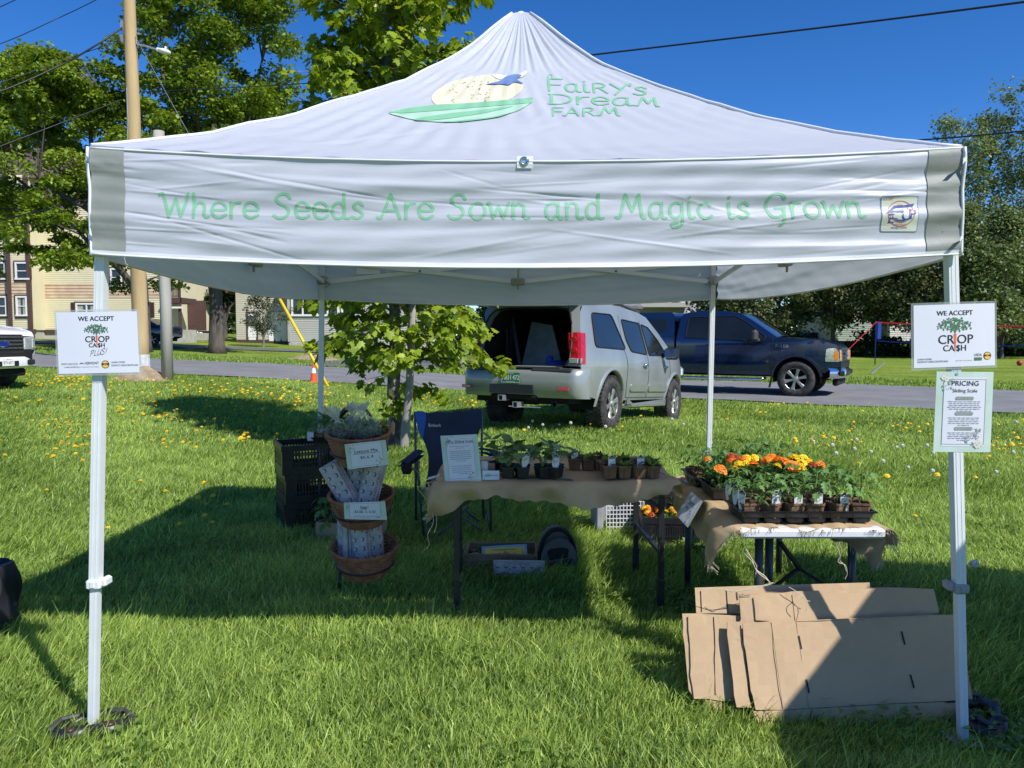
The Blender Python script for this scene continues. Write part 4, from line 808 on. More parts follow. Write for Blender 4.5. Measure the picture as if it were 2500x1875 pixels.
# ---------------------------------------------------------------- silver estate car with the tailgate open
def silver_car():
    rx, ry = .63, 11.95
    root = thing('estate_car', 'dusty silver four wheel drive parked on grass with its tailgate open', 'car', (rx, ry, float(gz(rx, ry)) - .04), (0, R(3.6), R(61)))
    WB = 3.13; wr = .415
    def hw(x, z):
        w = .985 - .07 * max(0, (.95 - z) / .55) ** 2 - .03 * max(0, (z - 1.0) / .18) * (z < 1.18) - (.03 + (z - 1.18) * .27 if z >= 1.18 else 0)
        w -= .20 * max(0, (x - 3.1) / 1.0) ** 2 + .06 * max(0, (-x - .55) / .5) ** 2; return w
    xr = lambda z: -1.06 + .30 * max(0, (z - 1.0) / .9) ** 1.4
    out = [(-1.02, .55)] + [(xr(z), z) for z in (.7, .95, 1.15, 1.35, 1.55, 1.72)] + [(-.72, 1.84), (-.6, 1.90), (0, 1.94), (.8, 1.95), (1.6, 1.93), (2.0, 1.88), (2.5, 1.64), (2.95, 1.38), (3.3, 1.31), (3.8, 1.24), (4.02, 1.12), (4.08, .85), (4.05, .5), (3.75, .44)]
    out += arch(WB, wr, .50, 8, 172)[0:] + [(2.5, .46), (.6, .46)] + arch(0, wr, .51, 8, 172) + [(-.62, .5)]
    b = MB()
    for sg in (-1, 1): side(b, out, hw, sg)
    path = [(-.72, 1.84), (-.6, 1.90), (0, 1.94), (.8, 1.95), (1.6, 1.93), (2.0, 1.88)]; loft(b, path, hw, .035)
    loft(b, [(2.95, 1.38), (3.3, 1.31), (3.8, 1.24), (4.02, 1.12), (4.08, .85), (4.05, .5)], hw, .03)
    b.add([(-.6, -.8, .52), (4.0, -.7, .5), (4.0, .7, .5), (-.6, .8, .52)], [(0, 1, 2, 3)])
    # rear ring round the opening
    o_, i_ = [], []
    prof = [(.0, .94), (.55, .94), (.95, .94), (.985, 1.1), (.95, 1.3), (.90, 1.5), (.85, 1.7), (.80, 1.83), (.5, 1.88), (0, 1.89)]; inn = [(.0, .93), (.5, .93), (.70, .95), (.76, 1.06), (.755, 1.3), (.72, 1.5), (.68, 1.66), (.60, 1.76), (.4, 1.79), (0, 1.79)]
    for k, (y, z) in enumerate(prof):
        y = hw(xr(z), z) if k in (2, 3, 4, 5, 6, 7) else y; o_.append((xr(min(z, 1.84)), y, z)); yi, zi = inn[k]; i_.append((xr(zi) - .015, yi, zi))
    n = len(o_)
    for sg in (-1, 1):
        v = [(x, sg * y, z) for x, y, z in o_] + [(x, sg * y, z) for x, y, z in i_] + [(x + .12, sg * y * .97, z) for x, y, z in i_]
        b.add(v, [(k, k + 1, n + k + 1, n + k) for k in range(n - 1)] + [(n + k, n + k + 1, 2 * n + k + 1, 2 * n + k) for k in range(n - 1)])
    body = mk('body', b, M_silver, root, world=False, smooth=True, auto=38)
    # inside
    m = MB()
    for sg in (-1, 1): m.add([(-.94, sg * .78, .9), (2.2, sg * .78, .9), (2.2, sg * .70, 1.85), (-.78, sg * .66, 1.85)], [(0, 1, 2, 3)])
    m.add([(-1.02, -.78, .925), (2.2, -.78, .925), (2.2, .78, .925), (-1.02, .78, .925), (-.78, -.7, 1.82), (2.2, -.7, 1.82), (2.2, .7, 1.82), (-.78, .7, 1.82)], [(0, 1, 2, 3), (4, 5, 6, 7), (1, 2, 6, 5)])
    for yy in (-.4, .35): m.box((1.1, yy, 1.2), (.22, .52, .66), (0, R(-12), 0), .05); m.box((1.2, yy, 1.62), (.12, .28, .2), (0, R(-12), 0), .04)
    m.tube([(-.6, .5, .95), (-.62, .52, 1.5)], .02, 6); mk('interior', m, M_dark, root, world=False)
    m = MB(); m.tube([(x - .012, -y, z) for x, y, z in i_[2:]], .014, 5); m.tube([(x - .012, y, z) for x, y, z in i_[2:]], .014, 5); mk('door_seal', m, M_seal, root, world=False)
    m = MB()   # sill plate and bumper
    def bf(u, v):
        pr = [(.28, .50), (.05, .49), (.0, .55), (-.01, .70), (-.02, .80), (.02, .875), (.08, .905), (.26, .91)]; s = 2 * u - 1; i = int(round(v * 7)); dx, z = pr[i]; y = 1.0 * math.copysign(min(1, abs(s) * 1.06), s) - .012 * s * (i in (0,)); xx = -1.18 + .03 * s * s + .45 * max(0, abs(s) - .8) / .2 * max(0, abs(s) - .8) / .2 * .6
        return Vector((xx + dx * (1 - .6 * abs(s) ** 8), y * .985, z))
    m.grid(bf, 40, 7); bp = mk('rear_bumper', m, M_silver, root, world=False, smooth=True, auto=45)
    m = MB(); m.box((-1.06, 0, .915), (.22, 1.30, .02), None, .005); m.box((-1.1, .52, .885), (.14, .62, .05), None, .01); m.box((-1.1, -.52, .885), (.14, .62, .05), None, .01); mk('bumper_step', m, M_trimg, bp, world=False)
    for yy in (-.72, .86): m = MB(); m.box((-1.188, yy, .62), (.02, .17, .045), (0, 0, R(-10 if yy > .8 else 4)), .006); mk('reflector', m, M_lens, bp, world=False)
    m = MB(); m.box((-1.08, .08, .50), (.18, .76, .09), None, .03); m.box((-.80, 0, .47), (.5, 1.5, .12)); m.box((1.5, 0, .45), (4.2, 1.25, .14)); m.box((1.5, 0, .62), (4.6, 1.5, .3)); mk('underbody', m, M_under, root, world=False)
    m = MB()
    for yy, zz in ((.22, .47), (-.02, .38)):
        for a, q in (((0, yy - .035, zz), (.2, .008, .08)), ((0, yy + .035, zz), (.2, .008, .08)), ((0, yy, zz - .036), (.2, .07, .008)), ((0, yy, zz + .036), (.2, .07, .008))): m.box((-1.18 + a[0], a[1], a[2]), q)
    m.box((-1.14, -.1, .35), (.03, .5, .015)); mk('tow_hitch', m, M_galv, root, world=False)
    m = MB(); m.tube([(-.4, -.5, .42), (-.95, -.52, .42), (-1.12, -.56, .40)], .035, 12, False); mk('exhaust', m, M_galv, root, world=False, smooth=True)
    # plate
    m = MB(); m.box((-1.205, .10, .765), (.012, .31, .155), None, .003); pl = mk('licence_plate', m, M_plate, bp, world=False)
    m = MB(); fn = lambda x, y: Vector((-1.2135, .10 - x, .765 + y)); [put_text(m, 'HRH 472', fn, d_, -.036, .10, sx=.74) for d_ in (-.0015, .0015)]; put_text(m, 'Vermont', fn, 0, .048, .025); put_text(m, 'Green Mountain State', fn, 0, -.066, .017)
    for a, c in (((-.15, -.074), (.15, -.070)), ((-.15, .070), (.15, .074)), ((-.152, -.074), (-.148, .074)), ((.148, -.074), (.152, .074))): m.add([fn(a[0], a[1]), fn(c[0], a[1]), fn(c[0], c[1]), fn(a[0], c[1])], [(0, 1, 2, 3)])
    mk('plate_lettering', m, M_wink, bp, world=False)
    m = MB(); m.box((-1.19, .10, .60), (.03, .70, .13), None, .02); mk('hitch_cover', m, M_black, root, world=False)
    # tail lights
    for sg in (-1, 1):
        m = MB(); q = [(.0, .98), (.0, 1.40), (-.02, 1.42)]; zs = [.98, 1.06, 1.14, 1.22, 1.30, 1.38, 1.42]; v = []
        for z in zs:
            w = hw(xr(z), z); x0 = xr(z); v += [(x0 - .022, sg * (w - .17), z), (x0 - .03, sg * (w - .03), z), (x0 - .01, sg * (w + .008), z), (x0 + .10 + .06 * (z - 1), sg * (hw(x0 + .1, z) + .008), z), (x0 + .10 + .06 * (z - 1), sg * (w - .02), z)]
        m.add(v, [(i * 5 + j, i * 5 + j + 1, i * 5 + 6 + j, i * 5 + 5 + j) for i in range(6) for j in range(4)] + [(0, 1, 2, 3, 4), (30, 31, 32, 33, 34)])
        for zz in (1.16, 1.31): m.lathe([(0, -.01), (.045, -.008), (.052, .0)], (xr(zz) - .03, sg * (hw(xr(zz), zz) - .09), zz), 14, 'x')
        t = mk('tail_light', m, M_lens, root, world=False); m = MB(); z0 = 1.02; w = hw(xr(z0), z0); m.box((xr(z0) - .026, sg * (w - .1), 1.02), (.02, .14, .07), None, .006); m.box((xr(z0) + .03, sg * (w + .006), 1.02), (.13, .012, .07)); mk('reversing_lens', m, M_clear, t, world=False)
    # windows: rear quarter, rear door, front door
    W1 = rpoly([(-.62, 1.24), (-.50, 1.74), (.30, 1.78), (.62, 1.26)], .09); W2 = rpoly([(.86, 1.24), (.72, 1.42), (.70, 1.74), (1.52, 1.74), (1.60, 1.22)], .05); W3 = rpoly([(1.70, 1.215), (1.62, 1.73), (1.95, 1.70), (2.35, 1.50), (2.68, 1.25)], .04)
    for sg in (-1, 1):
        for w in (W1, W2, W3):
            m = MB(); side(m, w, hw, sg, .006, .12, .01); o = mk('window', m, M_tint, root, world=False, smooth=False); cx = sum(p[0] for p in w) / len(w); cz = sum(p[1] for p in w) / len(w)
            m = MB(); q = [(x, sg * (hw(x, z) + .008), z) for x, z in w]; m.tube(q + [q[0]], .011, 5, False); mk('window_seal', m, M_seal, o, world=False)
        m = MB(); L = [(.66, .50), (.60, .75), (.62, 1.1), (.52, 1.3), (.62, 1.8)]; seam(m, L, hw, sg); seam(m, [(1.62, .50), (1.62, 1.2), (1.58, 1.78)], hw, sg); seam(m, [(2.72, .55), (2.80, .9), (2.80, 1.25)], hw, sg); seam(m, [(.66, .50), (2.70, .50)], hw, sg); mk('door_gap', m, M_seal, body, world=False)
        for hx in (1.42, 2.5):
            m = MB(); m.tube([(hx - .09, sg * (hw(hx, 1.02) + .02), 1.03), (hx, sg * (hw(hx, 1.02) + .045), 1.035), (hx + .09, sg * (hw(hx, 1.02) + .02), 1.03)], .017, 7); m.lathe([(.05, 0), (0, .012)], (hx, sg * (hw(hx, 1.02) + .0), 1.02), 12, 'y'); mk('door_handle', m, M_chrome if hx < 2 else M_silver, body, world=False, smooth=True)
        m = MB(); side(m, rpoly([(.78, .60), (.80, .72), (1.58, .72), (1.58, .60)], .04), hw, sg, .02, .15, .02); side(m, rpoly([(1.66, .60), (1.66, .72), (2.62, .72), (2.66, .60)], .04), hw, sg, .02, .15, .02); mk('side_moulding', m, M_silver, body, world=False)
        for cx in (0, WB):
            m = MB(); a = arch(cx, wr, .55, -4, 184, 20); c = arch(cx, wr, .495, -4, 184, 20); v = []
            for p, q in zip(a, c): v += [(p[0], sg * (hw(p[0], p[1]) + .002), p[1]), ((p[0] + q[0]) / 2, sg * (hw(p[0], p[1]) + .03), (p[1] + q[1]) / 2), (q[0], sg * (hw(q[0], q[1]) + .02), q[1]), (q[0], sg * (hw(q[0], q[1]) - .06), q[1])]
            m.add(v, [(i * 4 + j, i * 4 + j + 1, i * 4 + 5 + j, i * 4 + 4 + j) for i in range(20) for j in range(3)]); mk('wheel_arch', m, M_silver, body, world=False, smooth=True)
        for cx in (0, WB):
            m = MB(); c = arch(cx, wr, .50, -10, 190, 18); v = []
            for p in c: v += [(p[0], sg * (hw(p[0], p[1]) - .02), p[1]), (p[0], sg * .5, p[1])]
            m.add(v, [(i * 2, i * 2 + 1, i * 2 + 3, i * 2 + 2) for i in range(18)])
            m.add([(cx, sg * .5, wr)] + [(p[0], sg * .5, p[1]) for p in c], [(0, i + 1, i + 2) for i in range(18)]); mk('wheel_well', m, M_under, root, world=False)
        m = MB(); m.add([(.62, sg * .98, .40), (2.45, sg * .98, .40), (2.55, sg * 1.0, .47), (2.35, sg * 1.06, .40), (.72, sg * 1.06, .40), (.60, sg * 1.0, .50), (.62, sg * .9, .33), (2.45, sg * .9, .33), (2.35, sg * 1.05, .36), (.72, sg * 1.05, .36)], [(0, 1, 2), (0, 4, 3, 1), (1, 3, 2), (0, 5, 4), (6, 7, 8, 9), (9, 8, 3, 4), (5, 6, 9, 4), (2, 3, 8, 7)]); mk('running_board', m, M_silver, root, world=False)
        m = MB(); m.tube([(-.35, sg * .70, 1.935), (-.2, sg * .70, 1.985), (.8, sg * .72, 2.0), (1.7, sg * .70, 1.96), (1.85, sg * .69, 1.90)], .022, 7); [m.box((x, sg * .70, 1.95), (.14, .05, .06), None, .01) for x in (-.3, .75, 1.75)]; mk('roof_rail', m, M_trimg, root, world=False, smooth=False)
        m = MB(); m.box((2.42, sg * 1.12, 1.27), (.12, .26, .21), None, .04); m.box((2.45, sg * .98, 1.24), (.08, .16, .08)); mi = mk('mirror', m, M_black, root, world=False); m = MB(); m.add([(2.357, sg * 1.01, 1.19), (2.357, sg * 1.22, 1.19), (2.357, sg * 1.22, 1.35), (2.357, sg * 1.01, 1.35)], [(0, 1, 2, 3)]); mk('mirror_glass', m, M_chrome, mi, world=False)
        m = MB(); m.box((4.02, sg * .68, .98), (.16, .36, .22), None, .05); mk('headlight', m, M_clear, root, world=False)
        wheel(root, 0, sg * .85, wr, .28, sg, .235, 6); wheel(root, WB, sg * .85, wr, .28, sg, .235, 6)
    m = MB(); loft(m, [(2.02, 1.885), (2.3, 1.745), (2.6, 1.59), (2.93, 1.40)], hw, .03, inset=.03); mk('windscreen', m, M_tint, root, world=False, smooth=True)
    # raised tailgate
    m = MB(); a = Vector((-.74, 0, 1.90)); e = Vector((-1.72, 0, 2.06)); d = (e - a); nrm = Vector((-d.z, 0, d.x)).normalized()
    def gate(u, v, o): s = 2 * u - 1; p = a + d * v; w = (.78 + .06 * math.sin(v * 3)) * (1 if v < .86 else 1 - .25 * (v - .86) / .14); return Vector((p.x, w * s, p.z - .03 * s * s)) - nrm * o * (1 - abs(s) ** 6 * .8)
    m.grid(lambda u, v: gate(u, v, 0), 14, 10); m.grid(lambda u, v: gate(u, v, -.09), 14, 10); tg = mk('tailgate', m, M_silver, root, world=False, smooth=True)
    m = MB(); m.grid(lambda u, v: gate(.06 + .88 * u, .05 + .9 * v, .012), 12, 8); mk('tailgate_lining', m, M_dark, tg, world=False, smooth=True)
    for sg in (-1, 1): m = MB(); p0 = Vector((-.90, sg * .71, 1.45)); p1 = a + d * .42 + Vector((0, sg * .70, .02)); m.tube([p0, p0.lerp(p1, .5)], .014, 7); m.tube([p0.lerp(p1, .5), p1], .008, 6); mk('gas_strut', m, M_black, tg, world=False)
    M = Matrix.Translation(root.location) @ root.rotation_euler.to_matrix().to_4x4()
    def wp(p): return M @ Vector(p)
    m = MB(); pts = [(-.30, .42, .94), (-.30, -.28, .94), (.0, .06, 1.60), (.0, .42, 1.66)]; v = [wp(p) for p in pts] + [wp((p[0] + .04, p[1], p[2])) for p in pts]; m.add(v, [(0, 1, 2, 3), (7, 6, 5, 4), (0, 4, 5, 1), (1, 5, 6, 2), (2, 6, 7, 3), (3, 7, 4, 0)])
    mk('pale_board', m, mat('grey_white_panel', (.30, .34, .36), .6), label='pale grey folded panel leaning inside the open boot of the silver car', cat='panel')
    m = MB(); m.box(wp((-.52, .40, 1.30)), (.03, .05, .78), (R(-14), R(8), R(61))); m.box(wp((-.50, .50, 1.26)), (.03, .04, .70), (R(-6), R(12), R(61))); mk('folded_stand', m, M_black, label='black folded stand beside the pale panel in the open boot', cat='stand')
    m = MB(); c = wp((-.62, -.34, .98)); m.blob(c, (.16, .1, .055), 12, 6, noise=.1); m.blob(c + Vector((-.10, 0, .05)), (.06, .05, .08), 8, 5, noise=.15); mk('blue_bag', m, mat('blue_cloth', (.03, .06, .42), .6), smooth=True, label='crumpled blue bag on the boot floor of the silver car', cat='bag')
silver_car()

# ---------------------------------------------------------------- pickup trucks
def pickup(name, label, loc, rz, paint, cap=True, bumper=None, badge=True, plate=None, bars=3):
    root = thing(name, label, 'pickup truck', loc, (0, 0, rz)); RX = -3.68; wr = .405
    def hw(x, z):
        w = .985 - .06 * max(0, (.95 - z) / .5) ** 2 - (max(0, z - 1.27) * .30 if x > -2.72 else max(0, z - 1.27) * .16)
        w -= .16 * max(0, (x - .15) / .8) ** 2; return w
    cab = [(-2.72, .50), (-2.72, 1.3), (-2.66, 1.82), (-2.58, 1.90), (-2.2, 1.94), (-1.6, 1.94), (-1.25, 1.88), (-.95, 1.70), (-.42, 1.34), (0, 1.31), (.5, 1.26), (.80, 1.17), (.88, 1.05), (.90, .70), (.72, .66), (.60, .55)] + arch(0, wr, .50, 18, 172) + [(-.6, .48)]
    b = MB()
    for sg in (-1, 1): side(b, cab, hw, sg, 0, .09)
    loft(b, [(-2.66, 1.82), (-2.58, 1.90), (-2.2, 1.94), (-1.6, 1.94), (-1.25, 1.88)], hw, .03); loft(b, [(-.42, 1.34), (-.2, 1.335), (.2, 1.30), (.5, 1.26), (.70, 1.215), (.80, 1.17), (.86, 1.10)], hw, .025)
    b.add([(-2.72, -.98, .5), (-2.72, .98, .5), (-2.70, .86, 1.84), (-2.70, -.86, 1.84)], [(0, 1, 2, 3)])
    body = mk('cab', b, paint, root, world=False, smooth=True, auto=40)
    bed = [(-2.77, .52), (-2.77, 1.33), (-4.72, 1.36), (-4.76, .62), (-4.60, .58)] + list(reversed(arch(RX, wr, .50, 172, 8)))[::1]
    bed = [(-2.77, .52), (-2.77, 1.33), (-4.72, 1.36), (-4.76, .62), (-4.60, .58)] + list(reversed(arch(RX, wr, .50, 8, 172))) + []
    b = MB()
    for sg in (-1, 1): side(b, bed, hw, sg, 0, .1)
    b.add([(-4.74, -.95, .6), (-4.74, .95, .6), (-4.72, .96, 1.36), (-4.72, -.96, 1.36)], [(0, 1, 2, 3)]); b.add([(-2.77, -.98, .55), (-2.77, .98, .55), (-2.77, .96, 1.33), (-2.77, -.96, 1.33)], [(0, 1, 2, 3)])
    mk('cargo_bed', b, paint, root, world=False, smooth=True, auto=40)
    if cap:
        c = [(-2.78, 1.335), (-2.80, 1.86), (-2.86, 1.93), (-4.45, 1.93), (-4.62, 1.84), (-4.72, 1.37)]; b = MB()
        for sg in (-1, 1): side(b, c, hw, sg, .002)
        loft(b, [(-2.80, 1.86), (-2.86, 1.93), (-3.6, 1.95), (-4.45, 1.93), (-4.62, 1.84), (-4.72, 1.37)], hw, .03); b.add([(-2.79, -.95, 1.335), (-2.79, .95, 1.335), (-2.81, .86, 1.87), (-2.81, -.86, 1.87)], [(0, 1, 2, 3)]); cp = mk('bed_cap', b, paint, root, world=False, smooth=True, auto=40)
        for sg in (-1, 1): m = MB(); side(m, rpoly([(-2.95, 1.46), (-2.97, 1.78), (-4.2, 1.78), (-4.3, 1.46)], .08), hw, sg, .008, .15, .01); mk('window', m, M_tint, cp, world=False)
    m = MB(); loft(m, [(-1.23, 1.875), (-1.0, 1.745), (-.7, 1.54), (-.43, 1.355)], hw, .03, inset=.05, off=.004); mk('windscreen', m, M_tint, root, world=False, smooth=True)
    for sg in (-1, 1):
        for w in ([(-2.50, 1.34), (-2.46, 1.80), (-1.99, 1.82), (-1.97, 1.31)], [(-1.86, 1.31), (-1.86, 1.82), (-1.36, 1.82), (-1.1, 1.68), (-.66, 1.36), (-.68, 1.24), (-1.0, 1.22), (-1.15, 1.28)]):
            m = MB(); q = rpoly(w, .05); side(m, q, hw, sg, .006, .12, .01); o = mk('window', m, M_tint, root, world=False); m = MB(); t = [(x, sg * (hw(x, z) + .008), z) for x, z in q]; m.tube(t + [t[0]], .010, 5, False); mk('window_seal', m, M_seal, o, world=False)
        m = MB(); seam(m, [(-1.92, .52), (-1.92, 1.88)], hw, sg); seam(m, [(-.52, .62), (-.50, 1.0), (-.50, 1.32)], hw, sg); seam(m, [(-1.92, .53), (-.54, .53)], hw, sg); seam(m, [(-2.6, .53), (-1.94, .53)], hw, sg); mk('door_gap', m, M_seal, body, world=False)
        m = MB(); m.tube([(-1.80, sg * (hw(-1.8, 1.1) + .01), 1.12), (-1.70, sg * (hw(-1.8, 1.1) + .045), 1.125), (-1.60, sg * (hw(-1.8, 1.1) + .01), 1.12)], .017, 6); mk('door_handle', m, paint, body, world=False)
        m = MB(); m.box((-.86, sg * 1.15, 1.37), (.14, .22, .26), None, .05); m.box((-.82, sg * 1.02, 1.27), (.08, .2, .08), None, .02); mk('mirror', m, M_trimg if paint is M_navy else paint, root, world=False, smooth=False)
        m = MB(); side(m, rpoly([(.60, .80), (.62, 1.08), (.80, 1.10), (.86, 1.02), (.88, .80)], .03), hw, sg, .012, .1, .03); m.box((.875, sg * .70, .93), (.05, .30, .27), None, .02); hl = mk('headlight', m, M_clear, root, world=False)
        m = MB(); m.box((.885, sg * .79, .93), (.055, .07, .2), None, .01); side(m, [(.78, .84), (.78, 1.04), (.85, 1.04), (.86, .84)], hw, sg, .016, .1, .01); mk('indicator', m, M_amber if paint is M_navy else M_clear, hl, world=False)
        for cx in (0, RX):
            m = MB(); c = arch(cx, wr, .50, -10, 190, 18); v = []
            for p in c: v += [(p[0], sg * (hw(p[0], p[1]) - .01), p[1]), (p[0], sg * .5, p[1])]
            m.add(v, [(i * 2, i * 2 + 1, i * 2 + 3, i * 2 + 2) for i in range(18)]); m.add([(cx, sg * .5, wr)] + [(p[0], sg * .5, p[1]) for p in c], [(0, i + 1, i + 2) for i in range(18)]); mk('wheel_well', m, M_under, root, world=False)
        for cx in (0, RX):
            m = MB(); a = arch(cx, wr, .56, 8, 172, 18); c = arch(cx, wr, .495, 6, 174, 18); v = []
            for p, q in zip(a, c): v += [(p[0], sg * (hw(p[0], p[1]) + .001), p[1]), (q[0], sg * (hw(q[0], q[1]) + .022), q[1]), (q[0], sg * (hw(q[0], q[1]) - .04), q[1])]
            m.add(v, [(i * 3 + j, i * 3 + j + 1, i * 3 + 4 + j, i * 3 + 3 + j) for i in range(18) for j in range(2)]); mk('wheel_arch', m, paint, body, world=False, smooth=True)
        m = MB(); m.tube([(-2.6, sg * .94, .40), (-2.5, sg * 1.0, .38), (-.75, sg * 1.0, .38), (-.65, sg * .94, .42)], .035, 8); mk('running_board', m, M_chrome if paint is M_navy else M_black, root, world=False, smooth=True)
        m = MB(); m.add([(-.50, sg * .86, .56), (-.50, sg * 1.0, .56), (-.58, sg * .98, .20), (-.58, sg * .80, .20)], [(0, 1, 2, 3)]); m.add([(-.485, sg * .86, .56), (-.485, sg * 1.0, .56), (-.565, sg * .98, .20), (-.565, sg * .80, .20)], [(3, 2, 1, 0)]); mk('mud_flap', m, M_trimg, root, world=False)
        wheel(root, 0, sg * .86, wr, .27, sg, .245, 6, blocks=False); wheel(root, RX, sg * .86, wr, .27, sg, .245, 6, blocks=False)
        if badge:
            m = MB(); fn = lambda x, y, sg=sg: Vector((-.30 + (x if sg < 0 else -x), sg * (hw(-.3, 1.15) + .004), 1.10 + y)); put_text(m, 'F-150', fn, 0, 0, .10, sx=1.25); mk('badge', m, M_chrome, body, world=False)
    m = MB(); m.box((.84, 0, .90), (.08, 1.14, .44), None, .03); g = mk('grille', m, M_black, root, world=False)
    m = MB(); 
    for k in range(bars): m.box((.885, 0, .76 + .30 * k / max(1, bars - 1)), (.03, 1.08, .045), None, .012)
    mk('grille_bar', m, M_trimg, g, world=False)
    m = MB(); m.lathe([(0, .004), (.95, .004), (1, 0)], (0, 0, 0), 28, 'x', .15, .062); m.xf(Matrix.Translation((.905, 0, .93))); e = mk('emblem', m, mat('emblem_blue', (.01, .03, .20), .2, coat=.5), g, world=False)
    m = MB(); put_text(m, 'Ford', lambda x, y: Vector((.911, x, .93 + y)), 0, -.028, .085); m.tube([(.908, .15 * math.cos(R(a)), .93 + .062 * math.sin(R(a))) for a in range(0, 361, 15)], .006, 4, False); mk('emblem_lettering', m, M_chrome, e, world=False)
    bm = bumper or M_chrome; m = MB()
    def bf(u, v):
        pr = [(-.14, .42), (0, .43), (.04, .47), (.045, .60), (.0, .66), (-.14, .67)]; s = 2 * u - 1; i = int(round(v * 5)); return Vector((.93 + pr[i][0] - .26 * abs(s) ** 3.5, .985 * s, pr[i][1]))
    m.grid(bf, 30, 5); bp = mk('front_bumper', m, bm, root, world=False, smooth=True, auto=40)
    for sg in (-1, 1): m = MB(); m.box((.90, sg * .66, .545), (.12, .20, .11), (0, 0, R(-sg * 16)), .02); mk('fog_light', m, M_dark, bp, world=False)
    m = MB(); m.box((.95, 0, .53), (.06, .62, .13), None, .02); mk('bumper_intake', m, M_black, bp, world=False)
    m = MB(); m.box((.78, 0, .34), (.12, 1.3, .16), None, .03); m.box((-1.8, 0, .50), (5.2, 1.1, .14)); m.box((-1.8, 0, .7), (5.4, 1.5, .2)); mk('underbody', m, M_under, root, world=False)
    if plate:
        m = MB(); m.box((.99, 0, .56), (.012, .305, .152), None, .003); p = mk('licence_plate', m, M_wtrim, bp, world=False); m = MB(); fn = lambda x, y: Vector((.9975, x, .56 + y)); put_text(m, plate, fn, 0, -.038, .085, sx=.75); put_text(m, 'VERMONT', fn, 0, .048, .022); mk('plate_lettering', m, M_ink, bp, world=False)
    return root
fx, fy = 6.27 - .985 * math.sin(R(30)) * -1 * 0 , 17.0
# the near flank's front wheel stands at (6.27, 17.0): the centre line lies .985 m behind it
dx, dy = math.sin(R(30)) * .985, math.cos(R(30)) * .985
px_, py_ = 6.27 + dx, 17.0 + dy
pickup('pickup_truck', 'navy blue pickup with matching bed cap parked on the road', (px_, py_, float(gz(px_, py_)) + .03), R(-30), M_navy, True)
wx, wy = (16 - 1250) / 1878 * 15.5, 15.5; hd = R(-8)
wx2, wy2 = wx - .95 * math.cos(hd), wy - .95 * math.sin(hd)
pickup('pickup_truck', 'white pickup with black grille cut off by the left photo edge', (wx2, wy2, float(gz(wx2, wy2)) + .02), hd, M_wpaint, False, M_wpaint, False, 'BTV-6071', 5)
def sedan(label, x, y, rz, paint, sc=1.):
    root = thing('parked_car', label, 'car', (x, y, float(gz(x, y)) + .03), (0, 0, rz)); wr = .33
    def hw(x, z): return .88 - .05 * max(0, (.7 - z) / .4) ** 2 - max(0, z - .92) * .32 - .15 * max(0, (abs(x - 1.35) - 1.9) / .4) ** 2
    o = [(-.85, .45), (-.88, .85), (-.8, 1.0), (-.3, 1.08), (.25, 1.40), (1.0, 1.46), (1.7, 1.42), (2.35, 1.02), (3.2, .88), (3.5, .7), (3.5, .35), (3.1, .3)] + arch(2.7, wr, .39, 0, 180, 10) + [(2.2, .28), (.45, .28)] + arch(0, wr, .39, 0, 180, 10)
    b = MB()
    for sg in (-1, 1): side(b, o, hw, sg, 0, .2)
    loft(b, [(-.88, .5), (-.88, .85), (-.8, 1.0), (-.3, 1.08), (.25, 1.40), (1.0, 1.46), (1.7, 1.42), (2.35, 1.02), (3.2, .88), (3.5, .7), (3.5, .35)], hw, .02); mk('body', b, paint, root, world=False, smooth=True, auto=40)
    for sg in (-1, 1):
        for w in ([(-.1, 1.04), (.35, 1.36), (.98, 1.40), (.98, 1.0)], [(1.05, 1.0), (1.05, 1.40), (1.6, 1.37), (2.15, 1.02)]): m = MB(); side(m, w, hw, sg, .006, .2, .01); mk('window', m, M_tint, root, world=False)
        wheel(root, 0, sg * .76, wr, .2, sg, .2, 5, blocks=False); wheel(root, 2.7, sg * .76, wr, .2, sg, .2, 5, blocks=False)
        m = MB(); m.box((-.86, sg * .68, .8), (.06, .3, .12), None, .02); mk('tail_light', m, M_lens, root, world=False); m = MB(); m.box((3.44, sg * .6, .66), (.1, .3, .12), None, .02); mk('headlight', m, M_clear, root, world=False)
    m = MB(); loft(m, [(1.74, 1.41), (2.0, 1.25), (2.3, 1.06)], hw, .02, inset=.05, off=.008); loft(m, [(-.25, 1.12), (.0, 1.26), (.22, 1.39)], hw, .02, inset=.05, off=.008); mk('windscreen', m, M_tint, root, world=False, smooth=True)
    m = MB(); m.box((1.3, 0, .35), (3.9, 1.3, .2)); mk('underbody', m, M_under, root, world=False)
sedan('dark blue car parked beside the yellow house behind the maple trunk', X_at(380, 40), 40.6, math.pi, M_navy)
sedan('small blue car far behind the pickup bonnet', X_at(1955, 66), 66, R(10), mat('blue_paint', (.02, .09, .35), .3, coat=.5))
sedan('small red car far away between the trees', X_at(2040, 70), 70, R(10), M_redp)
# ================================================================ THE CANOPY TENT
M_cloth = mat('white_polyester', (.61, .63, .71), .42, var=.02, vs=3, bump=.55, bs=5, trans=.30, spec=.4, stretch=(.4, 1, 2.4)); M_gcl = mat('grey_polyester', (.27, .285, .265), .55, var=.04, bump=.3, bs=12, trans=.1)
M_hem = mat('white_hem', (.78, .79, .84), .5, var=.02, trans=.15); M_frame = mat('white_steel', (.66, .68, .70), .38, var=.03, vs=12, spec=.4); M_brk = mat('grey_bracket', (.30, .31, .32), .5, var=.1)
M_gink = mat('green_print', (.19, .44, .27), .6, var=.05); M_lgink = mat('pale_green_print', (.36, .56, .43), .6, var=.06); M_moon = mat('cream_print', (.60, .57, .42), .6, var=.06); M_bink = mat('blue_print', (.12, .20, .42), .6); M_wing = mat('wing_print', (.66, .68, .60), .6); M_spk = mat('brown_print', (.30, .24, .20), .6)
